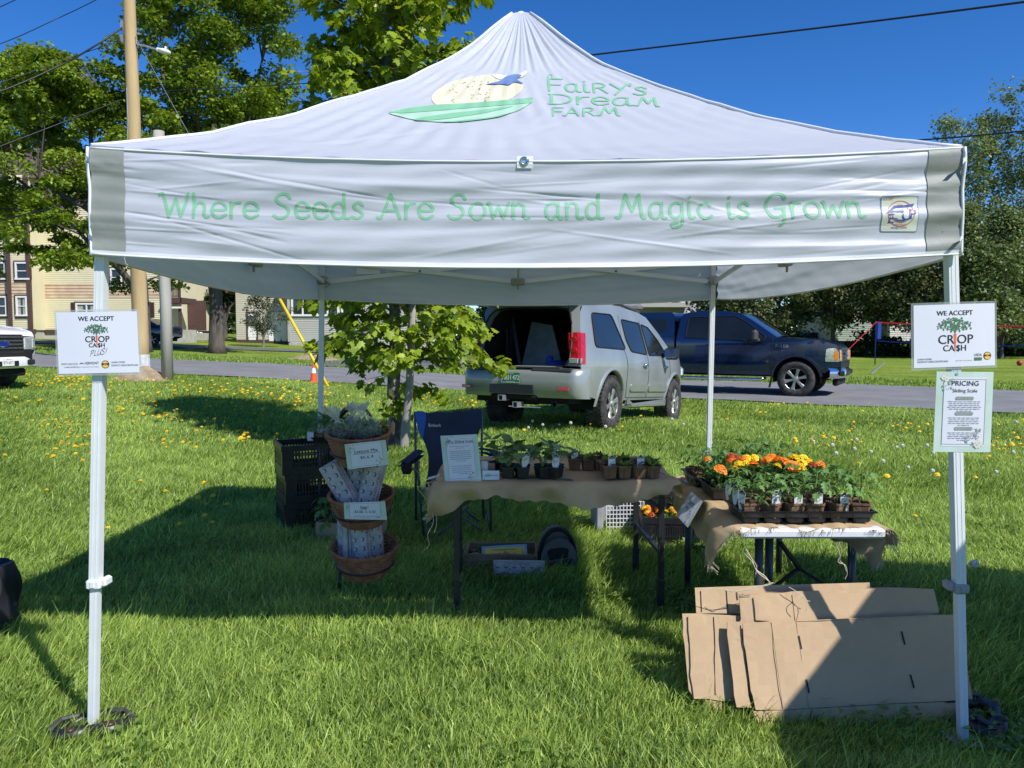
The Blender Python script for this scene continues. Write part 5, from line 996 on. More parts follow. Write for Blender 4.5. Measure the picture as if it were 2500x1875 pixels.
CXc, CYc, HX, HY = .0465, 4.095, 1.4315, 1.52
PT = [0, .1, .2, .36, .575, .75, .85, .926, .97, 1.0]; PZv = [2.005, 2.062, 2.126, 2.262, 2.47, 2.674, 2.83, 2.965, 3.035, 3.06]
def zcan(x, y):
    a, b = (x - CXc) / HX, (y - CYc) / HY; q = max(abs(a), abs(b)); t = 1 - q; s = 0 if q < 1e-6 else (a if abs(b) >= abs(a) else b) / q
    z = float(np.interp(t, PT, PZv)) - .045 * (1 - s * s) * max(0, 1 - t) ** 1.5 - .03 * (1 - abs(s) ** 2.2) * math.sin(math.pi * max(0, min(1, t))) ** .8
    an = math.atan2(b, a); w = max(0, 1 - abs(t - .84) / .16)
    z += (.006 * math.sin(an * 40) + .004 * math.sin(an * 71 + 1)) * w * min(1, q * 12) * (1 if t > .68 else 0)
    z += 1.3 * creases(s * 1.5, .33 * t) * (t < .75)
    z += .0030 * math.sin(60 * s + 9 * t) * math.sin(9 * t + 2 * s) * (t < .7) + .004 * math.sin(14 * (x * .6 + y)) * math.sin(5 * x)
    return z
_cr = []
_g = random.Random(21)
for _ in range(70): _cr.append((_g.uniform(-1.7, 1.7), _g.uniform(.03, .33), _g.uniform(-.16, .16) * (1 if _g.random() < .7 else 2), _g.uniform(.06, .35), _g.uniform(.0010, .0032) * _g.choice([-1, 1]), _g.uniform(.0025, .006)))
def creases(u, v):
    a = 0.
    for u0, v0, sl, L, am, w in _cr:
        du = u - u0
        if -L < du < L:
            d = (v - v0 - sl * du) / w
            if -3 < d < 3: a += am * math.exp(-d * d) * (1 - (du / L) ** 2)
    return a
def wr(u, v):
    """wrinkles of a valance; u metres along, v metres down from the seam"""
    a = .0040 * math.sin(v * 34 + 1.2 * math.sin(u * 2.1) + .8 * math.sin(u * 4.7 + 1)) + (.0022 + .0012 * math.sin(u * 1.3)) * math.sin(v * 66 + 2.2 * math.sin(u * 1.7 + 2) + u) + .0012 * math.sin(v * 120 + 3 * math.sin(u * 2.9) + 2 * u)
    a += .004 * math.exp(-((v - .1 - .035 * u) / .012) ** 2) * (abs(math.sin(u * 2.2)) ** .5) - .005 * math.exp(-((v - .18 + .06 * (u - .6)) / .014) ** 2) * max(0, math.sin(u * 1.9 + 1))
    a += .0012 * math.sin(u * 23 + v * 60) + creases(u, v)
    return a * min(1, v / .03 + .2)
FY, BYv = CYc - HY, CYc + HY; LX, RX_ = CXc - HX, CXc + HX; VH = .352
def seamz(s): return 2.005 - .045 * (1 - s * s)
_nc = {}
def snap_pt(x, z, off):
    s = (x - CXc) / HX; U = (s + 1) / 2 * 260; V = (seamz(s) - z) / VH * 110; i, j = int(math.floor(U)), int(math.floor(V)); fu, fv = U - i, V - j
    def nd(i, j):
        if (i, j) not in _nc: u = i / 260; _nc[(i, j)] = front_pt(LX + 2 * HX * u, seamz(2 * u - 1) - VH * j / 110).y
        return _nc[(i, j)]
    y = (nd(i, j) * (1 - fu) + nd(i + 1, j) * fu) * (1 - fv) + (nd(i, j + 1) * (1 - fu) + nd(i + 1, j + 1) * fu) * fv
    return Vector((x, y - off, z))
def snap_top(x, y):
    a, b = (x - CXc) / HX, (y - CYc) / HY; q = max(abs(b), 1e-4)
    if abs(a) >= q or b > 0: return zcan(x, y)
    U = (a / q + 1) / 2 * 150; V = (1 - q) * 90; i, j = min(149, int(U)), min(89, int(V)); fu, fv = U - i, V - j
    def nd(i, j):
        k = ('t', i, j)
        if k not in _nc: s_ = 2 * i / 150 - 1; w = 1 - j / 90; _nc[k] = zcan(CXc + HX * s_ * w, CYc - HY * w)
        return _nc[k]
    return (nd(i, j) * (1 - fu) + nd(i + 1, j) * fu) * (1 - fv) + (nd(i, j + 1) * (1 - fu) + nd(i + 1, j + 1) * fu) * fv
def front_pt(x, z, off=0.): s = (x - CXc) / HX; v = seamz(s) - z; return Vector((x, FY - .012 * v / .35 - .004 - wr(x, v) - off, z))
root = thing('canopy_tent', 'large white pop up canopy with green lettering on a white frame', 'canopy', (CXc, CYc, 0))
m = MB()
for k in range(4):
    def f(u, v, k=k):
        s = 2 * u - 1; q = 1 - v; a, b = ((s * q, -q), (q, s * q), (-s * q, q), (-q, -s * q))[k]; x, y = CXc + HX * a, CYc + HY * b; return Vector((x, y, zcan(x, y)))
    m.grid(f, 150 if k == 0 else 60, 90 if k == 0 else 40)
top = mk('canopy_top', m, M_cloth, root, smooth=True, auto=35)
# hip seams
m = MB()
for sx, sy in ((-1, -1), (1, -1), (1, 1), (-1, 1)): m.tube([(CXc + HX * sx * q, CYc + HY * sy * q, zcan(CXc + HX * sx * q * .999, CYc + HY * sy * q * .999) + .003) for q in [1 - i / 30 for i in range(30)]], .007, 6)
m.blob((CXc, CYc, 3.035), (.03, .03, .026), 14, 6); mk('hip_seam', m, M_hem, top, smooth=True)
def valance(name, P0, P1, nrm, n=160, seed=0.):
    m = MB(); L = (P1 - P0).length
    def f(u, v):
        s = 2 * u - 1; z = seamz(s) - VH * v * (1 - .0 * s); p = P0.lerp(P1, u); return Vector((p.x, p.y, z)) + nrm * (.012 * v + .004 + wr(L * u + seed, VH * v))
    m.grid(f, n, 36); return m, f
m = MB(); m.grid(lambda u, v: front_pt(LX + 2 * HX * u, seamz(2 * u - 1) - VH * v), 260, 110); mk('valance', m, M_cloth, root, smooth=True)
for a, b, nn, sd in (((RX_, FY), (RX_, BYv), (1, 0), 3.), ((RX_, BYv), (LX, BYv), (0, 1), 7.), ((LX, BYv), (LX, FY), (-1, 0), 11.)):
    m, f = valance('v', Vector((*a, 0)), Vector((*b, 0)), Vector((*nn, 0)), 90, sd); mk('valance', m, M_cloth, root, smooth=True)
    h = MB(); h.tube([f(u / 60, 1.0) for u in range(61)], .005, 5); mk('hem', h, M_hem, root, smooth=True)
m = MB(); m.grid(lambda u, v: front_pt(LX + 2 * HX * u, seamz(2 * u - 1) - VH + .014 * (1 - v), .003), 120, 1); m.tube([front_pt(LX + 2 * HX * u / 80, seamz(2 * u / 80 - 1) - VH, .002) for u in range(81)], .004, 5); mk('hem', m, M_hem, root, smooth=True)
m = MB(); m.tube([front_pt(LX + 2 * HX * u / 80, seamz(2 * u / 80 - 1) - .006, .003) for u in range(81)], .0035, 5); mk('seam_piping', m, M_hem, root, smooth=True)
for x0, x1 in ((LX, LX + .112), (RX_ - .112, RX_)):
    m = MB(); m.grid(lambda u, v: front_pt(x0 + (x1 - x0) * u, seamz(((x0 + (x1 - x0) * u) - CXc) / HX) + .002 - (VH - .012) * v, .0035), 14, 40)
    sg = -1 if x0 < 0 else 1; xe = LX if sg < 0 else RX_
    m.grid(lambda u, v: Vector((xe + sg * (.010 + .5 * wr(u * .1 + 3, VH * v)), FY + .115 * u, 2.003 - (VH - .012) * v)), 6, 20); mk('corner_panel', m, M_gcl, root, smooth=True)
    m = MB(); m.tube([Vector((xe + sg * (.003 + .002 * math.sin(v * .5)), FY - .016 - .003 * math.sin(v * .7), 2.0 - VH * v / 20)) for v in range(21)], .005, 6)
    for zz in (1.95, 1.70):
        q = Vector((xe - sg * .004, FY - .035, zz)); m.add([q, q + Vector((-sg * .012, -.006, -.012)), q + Vector((-sg * .018, -.018, .004)), q + Vector((0, -.006, .018)), q + Vector((sg * .012, .02, .0))], [(0, 1, 2, 3), (0, 3, 4), (0, 1, 4)])
    mk('corner_piping', m, M_hem, root, smooth=True)
# grommet
m = MB(); c = front_pt(CXc - .006, seamz(0) - .006, .006); m.lathe([(.006, 0), (.009, -.004), (.015, -.003), (.016, .002)], c, 20, 'y'); m.lathe([(0, .001), (.0075, .001)], c, 16, 'y'); mk('grommet', m, M_chrome, root, smooth=True)
m = MB(); m.grid(lambda u, v: front_pt(CXc - .03 + .052 * u, seamz(0) + .012 - .04 * v, .0042), 4, 3); mk('grommet_patch', m, M_hem, root)
# printed decals on the front slope, placed by where they sit on the cloth
def on_top(px, py, off=.003):
    d = ray(px, py); lo, hi = FY, CYc
    g = lambda y: (CAMH + d.z * y / d.y) - zcan(d.x * y / d.y, y)
    y = None; prev = FY + .01
    for i in range(1, 150):
        c = FY + .01 + i * .01
        if g(c) < 0:
            for _ in range(12):
                mid = (prev + c) / 2
                if g(mid) < 0: c = mid
                else: prev = mid
            y = c; break
        prev = c
    if y is None: y = min((FY + .01 + i * .01 for i in range(150)), key=g)
    return Vector((d.x * y / d.y, y - off, snap_top(d.x * y / d.y, y) + off * 1.6))
c2 = lambda x, y: (700 + x / 2.212, y / 2.212)
def decal(name, poly, m_, off=.003, st=14):
    q = dens(poly, st); n = len(q); pts = [Vector(p) for p in q]; x = min(p[0] for p in q) + st
    while x < max(p[0] for p in q):
        y = min(p[1] for p in q) + st
        while y < max(p[1] for p in q): pts.append(Vector((x, y))); y += st
        x += st
    r = delaunay_2d_cdt(pts, [], [list(range(n))], 1, 1e-4); mb = MB(); mb.add([on_top(*c2(v.x, v.y), off) for v in r[0]], [tuple(f) for f in r[2]]); return mk(name, mb, m_, top)
def sm(pts, closed=True): return [(p.x, p.y) for p in crom([(a, b, 0) for a, b in pts], 5, closed)]
a0 = R(-9); mo = [(1030 + 250 * math.cos(R(t)) * math.cos(a0) - 88 * math.sin(R(t)) * math.sin(a0), 500 + 250 * math.cos(R(t)) * math.sin(a0) + 88 * math.sin(R(t)) * math.cos(a0)) for t in range(0, 360, 12)]
decal('moon_print', mo, M_moon, .0012)
decal('hill_print', sm([(555, 610), (700, 580), (900, 566), (1100, 556), (1325, 536), (1280, 585), (1180, 625), (1050, 650), (880, 664), (720, 655), (620, 635)]), M_lgink, .002)
decal('hill_stripe', [(548, 612), (640, 592), (800, 572), (1000, 562), (1200, 545), (1330, 533), (1318, 562), (1200, 572), (1000, 588), (800, 605), (620, 618)], M_gink, .0028)
decal('hill_stripe', sm([(690, 650), (850, 622), (1050, 600), (1225, 578), (1100, 610), (930, 638), (760, 657)]), M_gink, .0028)
decal('hill_stripe', sm([(850, 664), (980, 652), (1120, 636), (1215, 612), (1150, 636), (1040, 653), (930, 664)]), M_gink, .0028)
decal('wing_print', sm([(1105, 407), (1160, 408), (1205, 425), (1150, 433)]), M_wing, .0024, 10); decal('wing_print', sm([(1240, 415), (1296, 386), (1290, 408), (1262, 424)]), M_wing, .0024, 10)
decal('fairy_print', sm([(1075, 462), (1140, 448), (1185, 420), (1232, 408), (1268, 414), (1245, 434), (1278, 458), (1232, 450), (1200, 466), (1165, 462)]), M_bink, .0034, 10)
mb = MB(); g = random.Random(4)
for _ in range(46):
    x, y = g.uniform(835, 1100), g.uniform(438, 555)
    if ((x - 1030) / 235) ** 2 + ((y - 505 - (1030 - x) * .12) / 75) ** 2 > 1: continue
    rx, ry = g.uniform(3, 6), g.uniform(1.5, 3); mb.add([on_top(*c2(x + rx * math.cos(t * 1.05), y + ry * math.sin(t * 1.05)), .0020) for t in range(6)], [tuple(range(6))])
mk('moon_speckles', mb, M_spk, top)
mb = MB()
def px_text(mb, s, A, B, hgt, w, lean=0.):
    A, B = Vector((*A, 0)), Vector((*B, 0)); k = stroke_len(s); ax = (B - A) / k
    def fn(x, y): q = A + ax * x; return on_top(*c2(q.x + lean * y, q.y - hgt * y), .0012)
    stroke_text(mb, s, fn, w)
px_text(mb, 'a', (1408, 424), (1445, 424), 30, .09); px_text(mb, 'FaiRY', (1410, 492), (1850, 508), 66, .095, -6); px_text(mb, "'s", (1845, 512), (1960, 516), 66, .10); px_text(mb, 'Drea', (1418, 562), (1880, 572), 64, .09, 2); px_text(mb, 'M', (1888, 573), (2025, 577), 46, .11); px_text(mb, 'FA', (1432, 627), (1590, 627), 44, .11); px_text(mb, 'R', (1594, 627), (1680, 627), 56, .10); px_text(mb, 'M', (1684, 627), (1812, 627), 44, .11)
mk('farm_lettering', mb, M_gink, top)
# motto on the valance
mb = MB(); xa, xb = P(400, 533, FY).x, P(2110, 533, FY).x; k = stroke_len('Where Seeds Are Sown and Magic is Grown'); sc = (xb - xa) / k; zb = P(1250, 535, FY).z; hh = .079
def fnv(x, y): X = xa + sc * x; return snap_pt(X, zb + hh * y + .006 * ((X - CXc) / HX) ** 2, .0011)
off_ = 0.
for wd in 'Where Seeds Are Sown and Magic is Grown'.split():
    mb = MB(); stroke_text(mb, wd, lambda x, y: fnv(x + off_, y), .105); mk('motto_word', mb, M_gink, root); off_ += stroke_len(wd + ' ')
# maker's label
X0, X1 = P(2146, 500, FY).x, P(2237, 500, FY).x; Z1, Z0 = P(0, 480, FY).z, P(0, 568, FY).z; LC = ((X0 + X1) / 2, (Z0 + Z1) / 2); W2, H2 = (X1 - X0) / 2, (Z1 - Z0) / 2
def lab(off): return lambda x, y: snap_pt(LC[0] + x * W2, LC[1] + y * H2, off)
def flat(mb, fn, poly):
    q = dens(list(poly), .12) if max(abs(p[0]) for p in poly) > .5 else list(poly)
    pts = [Vector(p) for p in q]
    if len(q) > len(poly): pts += [Vector((-.95 + .1 * i, -.95 + .1 * j)) for i in range(20) for j in range(20)]
    r = delaunay_2d_cdt(pts, [], [list(range(len(q)))], 1, 1e-6); mb.add([fn(v.x, v.y) for v in r[0]], [tuple(f) for f in r[2]])
m = MB(); flat(m, lab(.0012), rpoly([(-1, -1), (1, -1), (1, 1), (-1, 1)], .14)); lb = mk('label_patch', m, M_bink, root)
m = MB(); flat(m, lab(.0018), rpoly([(-.955, -.955), (.955, -.955), (.955, .955), (-.955, .955)], .12)); mk('label_face', m, mat('label_cream', (.58, .60, .50), .35), lb)
m = MB(); F = lab(.0026); flat(m, F, [(-.80, .02), (-.28, .46), (.05, .46), (.80, .58), (.70, .40), (.02, .34), (-.22, .32), (-.40, .18), (.2, .22), (.05, .12), (-.55, .06)])
for ch, x, y, s in (('E', -.50, -.50, .72), ('-', -.26, -.40, .6), ('Z', -.02, -.40, .80), ('U', .32, -.34, .80), ('P', .66, -.28, .80)): put_text(m, ch, F, x, y, s, sx=1.0); put_text(m, ch, F, x + .03, y, s, sx=1.)
put_text(m, 'ezup.com', F, 0, -.80, .20, sx=1.1); mk('label_name', m, mat('label_blue', (.03, .08, .34), .5), lb)
m = MB()
for r0 in (.72, .50): m.add([F(r * math.cos(R(t)) + .05, .02 + r * math.sin(R(t))) for t in range(0, 360, 10) for r in (r0, r0 - .035)], [(2 * i, 2 * i + 1, (2 * i + 3) % 72, (2 * i + 2) % 72) for i in range(36)])
put_text(m, 'ORIGINAL', F, .05, -.64, .15); put_text(m, 'ES100', F, -.62, .76, .2); mk('label_ring', m, mat('label_red', (.50, .10, .06), .5), lb)
# frame
def sq(mb, a, b, w): mb.bar(a, b, w, w, (0, 1, 0))
tops = [(-1.362, 2.606), (1.455, 2.606), (1.45, 5.58), (-1.365, 5.58)]; foot = [G(228, 1791), G(2350, 1820), Vector((1.44, 5.60, 0)), Vector((-1.42, 5.60, 0))]
for k, ((tx, ty), ft) in enumerate(zip(tops, foot)):
    a = Vector((ft.x, ft.y, float(gz(ft.x, ft.y)) + .01)); b = Vector((tx, ty, 1.97)); t = .53 / 1.97; c = a.lerp(b, t); m = MB(); sq(m, c, b, .033)
    d = (b - a).normalized()
    for s in (-1, 1): m.bar(c + Vector((s * .007, -.0168, 0)), b + Vector((s * .007, -.0168, 0)), .003, .0015, (0, 1, 0))
    lg = mk('leg', m, M_frame, root)
    m = MB(); sq(m, a, c, .027); m.bar(a + Vector((.005, -.0135, 0)), c + Vector((.005, -.0135, 0)), .003, .002, (0, 1, 0)); m.lathe([(.0, .0), (.0035, -.001)], a.lerp(c, .12) + Vector((0, -.014, 0)), 8, 'y'); mk('inner_leg', m, M_frame, lg)
    m = MB(); m.box(c + Vector((0, 0, -.005)), (.050, .050, .034), None, .006); m.box(c + Vector((.030 if tx < 0 else -.030, .01, 0)), (.022, .05, .03), None, .006); m.box(c + Vector((0, -.026, -.004)), (.014, .004, .02), None, .001); mk('height_clip', m, M_frame if tx < 0 else M_brk, lg)
    m = MB(); m.box(a + Vector((0, 0, .002)), (.10, .10, .006)); mk('foot_plate', m, M_galv, lg)
    m = MB(); zz = 1.775 + .01 * (k > 1); m.box((a.lerp(b, zz / 1.97).x, a.lerp(b, zz / 1.97).y, zz), (.068, .068, .062), None, .008); m.box((b.x, b.y, 2.0 - .02), (.07, .07, .05), None, .008)
    sx = -1 if tx > 0 else 1; sy = 1 if ty < 4 else -1; m.tube([(b.x + sx * .03, b.y + sy * .035, zz - .005), (b.x + sx * .055, b.y, zz - .03), (b.x + sx * .03, b.y - .04, zz - .05)], .006, 6); mk('corner_bracket', m, M_brk, lg)
zl, zh = 1.775, 1.925; C4 = [Vector((x, y, 0)) for x, y in tops]
def brace(a, b, za, zb, off, n, name='truss_bar'):
    m = MB(); p = Vector((a.x, a.y, za)) + n * off; q = Vector((b.x, b.y, zb)) + n * off; m.bar(p, q, .014, .028); mk(name, m, M_frame, root)
for k in range(4):
    a, b = C4[k], C4[(k + 1) % 4]; mid = (a + b) / 2; n = Vector((CXc, CYc, 0)) - mid; n.normalize(); d = (b - a).normalized() * .03
    brace(a + d, mid - d * .6, zl, zh, .012, n); brace(a + d, mid - d * .6, zh, zl, -.006, n); brace(mid + d * .6, b - d, zl, zh, .012, n); brace(mid + d * .6, b - d, zh, zl, -.006, n)
    for z in (zh, zl):
        m = MB(); m.box((mid.x + n.x * .01, mid.y + n.y * .01, z), (.10 if abs(n.y) > .5 else .05, .05 if abs(n.y) > .5 else .10, .05), None, .006)
        if z == zh: mk('upper_bracket', m, M_brk, root)
    for s in (-1, 0, 1):
        c = mid + d.normalized() * .033 * s + n * .037 * (1 if abs(n.y) < .5 or n.y > 0 else 1); m.lathe([(0, -.004), (.008, -.003), (.008, .004)], (c.x, c.y, zl), 10, 'y' if abs(n.y) > .5 else 'x')
    m.tube([(mid.x, mid.y, zl - .025), (mid.x, mid.y, zl - .055)], .007, 6); mk('mid_bracket', m, M_brk, root)
    for s in (.25, .75):
        c = a.lerp(b, s); m = MB(); m.lathe([(0, -.018), (.007, -.016), (.007, .02)], (c.x + n.x * .01, c.y + n.y * .01, (zl + zh) / 2), 10, 'y' if abs(n.y) > .5 else 'x'); mk('pivot_bolt', m, M_black, root)
    ctr = Vector((CXc, CYc, 0)); sd = d.normalized(); brace(mid + n * .04, ctr - n * .05, zl + .01, 2.20, .0, sd, 'centre_truss'); brace(mid + n * .04, ctr - n * .05, zh, 1.95, .018, sd, 'centre_truss')
m = MB(); m.bar((CXc, CYc, 1.90), (CXc, CYc, 2.98), .032); m.box((CXc, CYc, 1.93), (.09, .09, .06), None, .01); m.box((CXc, CYc, 2.2), (.08, .08, .05), None, .01); m.blob((CXc, CYc, 2.96), (.05, .05, .02), 12, 6); mk('peak_pole', m, M_frame, root)
m = MB(); p0 = Vector((-1.12, BYv - .02, 1.94)); m.grid(lambda u, v: Vector((p0.x + .17 * u, p0.y - .012, p0.z - .11 * v)), 4, 3); mk('care_label', m, M_hem, root)

# ---------------------------------------------------------------- weights on the feet
def weight(label, c, rz):
    r_ = thing('foot_weight', label, 'weight', (c.x, c.y, float(gz(c.x, c.y))), (0, 0, rz))
    for sg in (-1, 1):
        m = MB(); n = 26
        def f(u, v, sg=sg):
            a = -2.2 + 4.4 * u; rr = .056 + .036 * math.cos(v * 2 * math.pi) * (1 - .55 * abs(2 * u - 1) ** 4); z = .030 + .022 * math.sin(v * 2 * math.pi) + .006 * math.sin(u * 9); return Vector((sg * (.040 + rr * math.cos(a) * 1.15), rr * math.sin(a) * .9, z))
        m.grid(f, n, 10); mk('weight_pad', m, M_black, r_, world=False, smooth=True)
        m = MB(); m.blob((sg * .06, -.062, .054), (.018, .015, .008), 12, 6); mk('filler_cap', m, mat('copper_cap', (.07, .04, .025), .4, metal=.3), r_, world=False, smooth=True)
        m = MB(); m.tube([(sg * .05, .04, .055), (sg * .10, .02, .058), (sg * .13, -.03, .045)], .009, 6); mk('strap', m, M_trimg, r_, world=False)
    return r_
weight('black rubber leg weight round the left front canopy foot', foot[0], .35)
w2 = weight('dark weight lying behind the right front canopy foot', foot[1] + Vector((.14, .14, 0)), 1.2)

# ---------------------------------------------------------------- signs and cards
M_paper = mat('white_paper', (.64, .65, .74), .45, var=.01, vs=4); M_lam = mat('laminate_edge', (.42, .44, .44), .15, var=.05, alpha=.45); M_mint = mat('mint_paper', (.42, .55, .48), .5, col2=(.55, .64, .62), vs=9); M_sage = mat('sage_print', (.22, .33, .28), .6, var=.2, vs=40)
M_petal = mat('petal_print', (.66, .62, .56), .6, var=.06); M_txt = mat('grey_print', (.30, .30, .33), .6); M_pill = mat('pill_print', (.24, .28, .26), .5); M_crt = mat('carrot_print', (.70, .13, .03), .5); M_lfp = mat('leaf_print', (.05, .16, .07), .6)
def quadfn(c, W, H, off, bulge=0.):
    """c: four world corners TL,TR,BR,BL; returns fn(x,y) in metres from the centre"""
    n = (c[1] - c[0]).cross(c[3] - c[0]).normalized()
    if n.y > 0: n = -n
    def fn(x, y): u, v = x / W + .5, .5 - y / H; return c[0].lerp(c[1], u).lerp(c[3].lerp(c[2], u), v) + n * (off + bulge * math.sin(math.pi * u) * (1 + .2 * math.sin(v * 4)))
    return fn
def sheet(mb, fn, x0, y0, x1, y1, nx=10, ny=8): mb.grid(lambda u, v: fn(x0 + (x1 - x0) * u, y0 + (y1 - y0) * v), nx, ny)
def floral(L, D, Fm, fn, cx, cy, s, a0=0., seed=1):
    g = random.Random(seed)
    for k in range(9):
        a = a0 + g.uniform(-1.1, 1.1); r = s * g.uniform(.35, 1.25); x, y = cx + r * math.cos(a), cy + r * math.sin(a); l, w = s * .34, s * .1; b = a + g.uniform(-.6, .6)
        L.add([fn(x + p * l * math.cos(b) - q * w * math.sin(b), y + p * l * math.sin(b) + q * w * math.cos(b)) for p, q in ((-.5, 0), (-.1, -1), (.5, 0), (-.1, 1))], [(0, 1, 2, 3)])
    for k in range(2):
        x, y = cx + s * g.uniform(-.1, .5) * math.cos(a0 + k), cy + s * g.uniform(0, .5) * math.sin(a0 + k); Fm.add([fn(x + s * .3 * (1 if t % 2 else .72) * math.cos(t * math.pi / 5), y + s * .3 * (1 if t % 2 else .72) * math.sin(t * math.pi / 5)) for t in range(10)], [tuple(range(10))])
        D.add([fn(x + s * .06 * math.cos(t), y + s * .06 * math.sin(t)) for t in range(6)], [tuple(range(6))])
    for k in range(12):
        a = g.uniform(0, 6.3); r = s * g.uniform(.4, 1.3); x, y = cx + r * math.cos(a) * abs(math.cos(a0)) * math.copysign(1, math.cos(a0)) * math.copysign(1, math.cos(a)), cy + r * abs(math.sin(a)) * math.copysign(1, math.sin(a0)); q = s * .04; D.add([fn(x + q * math.cos(t), y + q * math.sin(t)) for t in range(6)], [tuple(range(6))])
def paragraph(mb, fn, y, w, rows, lh, seed, hgt=.42):
    g = random.Random(seed)
    for r in range(rows):
        ww = w * (g.uniform(.82, 1) if r < rows - 1 else g.uniform(.25, .5)); x = -ww / 2
        while x < ww / 2: l = g.uniform(.06, .16) * w; sheet(mb, fn, x, y - r * lh, min(ww / 2, x + l), y - r * lh - lh * hgt, 2, 1); x += l + w * .022
def crop_sign(label, c, plus):
    W, H = .279, .212; cen = sum(c, Vector()) / 4; r_ = thing('paper_sign', label, 'sign', cen); bl = .004
    m = MB(); f = quadfn(c, W, H, -.0008, bl); sheet(m, f, -W / 2 - .008, -H / 2 - .008, W / 2 + .008, H / 2 + .008, 14, 6); mk('laminate', m, M_lam, r_, smooth=True)
    m = MB(); f = quadfn(c, W, H, .0006, bl); sheet(m, f, -W / 2, -H / 2, W / 2, H / 2, 14, 6); pp = mk('paper', m, M_paper, r_, smooth=True)
    f = quadfn(c, W, H, .0014, bl); m = MB()
    yo = .006 if plus else 0; s_ = 1. if not plus else .93
    for dx in (-.0006, .0006): put_text(m, 'WE ACCEPT', f, dx, .069 + yo, .0225, sx=1.0)
    k = 1.0 if not plus else .70; yy = -.012 if not plus else .012
    for dx in (-.0005, .0005):
        put_text(m, 'CR', f, -.031 * k + dx, yy - .015 * k, .043 * k); put_text(m, 'OP', f, .034 * k + dx, yy - .015 * k, .043 * k); put_text(m, 'CA', f, -.022 * k + dx, yy - .040 * k, .029 * k); put_text(m, '$H', f, .021 * k + dx, yy - .040 * k, .029 * k)
    mk('sign_lettering', m, M_ink, pp)
    m = MB(); m.add([f(-.005 * k, yy + .018 * k), f(.005 * k, yy + .018 * k), f(.003 * k, yy - .02 * k), f(0, yy - .048 * k), f(-.003 * k, yy - .02 * k)], [(4, 3, 2, 1, 0)]); mk('carrot_print', m, M_crt, pp)
    m = MB(); g = random.Random(6)
    for st in range(9):
        a = R(90 + (st - 4) * 21); L = .058 * k * (1 - .02 * abs(st - 4)); px0, py0 = 0, yy + .018 * k
        pts = [(px0 + L * t * math.cos(a) * t, py0 + L * (t * (1.35 - .5 * t)) * (.45 + .55 * math.sin(a))) for t in (0, .25, .5, .75, 1)]
        for (x1, y1), (x2, y2) in zip(pts, pts[1:]): d = Vector((x2 - x1, y2 - y1)).normalized() * .0006 * k; m.add([f(x1 - d.y, y1 + d.x), f(x1 + d.y, y1 - d.x), f(x2 + d.y, y2 - d.x), f(x2 - d.y, y2 + d.x)], [(0, 1, 2, 3)])
        for (x1, y1) in pts[2:] + [((pts[3][0] + pts[4][0]) / 2, (pts[3][1] + pts[4][1]) / 2)]:
            for q in range(4): b = g.uniform(0, 6.28); l, w = .0085 * k, .0026 * k; cx, cy = x1 + .006 * k * math.cos(b), y1 + .006 * k * math.sin(b); m.add([f(cx + p * l * math.cos(b) - o * w * math.sin(b), cy + p * l * math.sin(b) + o * w * math.cos(b)) for p, o in ((-.5, 0), (0, -1), (.6, 0), (0, 1))], [(0, 1, 2, 3)])
    mk('leaf_print', m, M_lfp, pp)
    bx, by = (.025, -.076) if plus else (.112, -.072); m = MB(); m.add([f(bx + .0135 * math.cos(t * .3142), by + .0135 * math.sin(t * .3142)) for t in range(20)], [tuple(range(20))]); mk('badge_print', m, M_ink, pp)
    f2 = quadfn(c, W, H, .002, bl); m = MB()
    for (q, w, a1, a2) in ((.011, 0, 20, 160), (.011, .004, 190, 350)): m.add([f2(bx + q * math.cos(R(a1 + (a2 - a1) * i / 8)), by - w * .2 + q * math.sin(R(a1 + (a2 - a1) * i / 8))) for i in range(9)], [tuple(range(9))])
    mk('badge_sun', m, mat('yellow_print', (.70, .50, .08), .5), pp); m = MB(); m.add([f2(bx + .006 * math.cos(t), by - .001 + .0035 * math.sin(t)) for t in range(6)], [tuple(range(6))]); mk('badge_carrot', m, M_crt, pp)
    m = MB()
    if plus:
        for dy in (0,): 
            fn = lambda x, y: f(-.026 + x * .021 + y * .005, -.048 + y * .021 + x * .003); stroke_text(m, 'PLUS!', fn, .07)
        put_text(m, 'CROP CASH PLUS', f, -.1, -.075, .0078, sx=.95); put_text(m, 'is made possible by:', f, -.094, -.085, .007, sx=.9); put_text(m, 'VERMONT', f, -.022, -.075, .0125, sx=.85); put_text(m, 'AGENCY OF AGRICULTURE, FOOD & MARKETS', f, -.034, -.085, .0035)
        m.add([f(-.066, -.074), f(-.058, -.068), f(-.054, -.070), f(-.046, -.074), f(-.058, -.0715)], [(0, 4, 1), (4, 2, 1), (4, 3, 2)]); put_text(m, 'LEARN MORE:', f, .045, -.072, .0078, 'LEFT'); put_text(m, 'NOFAVT.ORG/CROPCASH', f, .045, -.083, .0085, 'LEFT', .92)
    else:
        put_text(m, 'LEARN MORE:', f, -.128, -.080, .008, 'LEFT'); put_text(m, 'NOFAVT.ORG/CROPCASH', f, -.128, -.089, .0088, 'LEFT'); put_text(m, 'CROP CASH is made possible by:', f, .03, -.087, .0042, sx=1)
        put_text(m, 'USDA', f, .079, -.072, .0125, sx=.85)
    mk('small_print', m, M_ink, pp)
    if not plus: m = MB(); sheet(m, f, .066, -.087, .093, -.0765, 3, 2); mk('field_print', m, M_lfp, pp)
    return r_
yS = 2.582
crop_sign('white laminated crop cash plus sign taped to the left canopy leg', [P(137, 763, yS), P(334, 760, yS), P(341, 909, yS - .01), P(144, 913, yS - .01)], True)
crop_sign('white laminated crop cash sign taped to the right canopy leg', [P(2230, 746, yS - .01), P(2428, 740, yS - .01), P(2429, 892, yS - .02), P(2231, 899, yS - .02)], False)
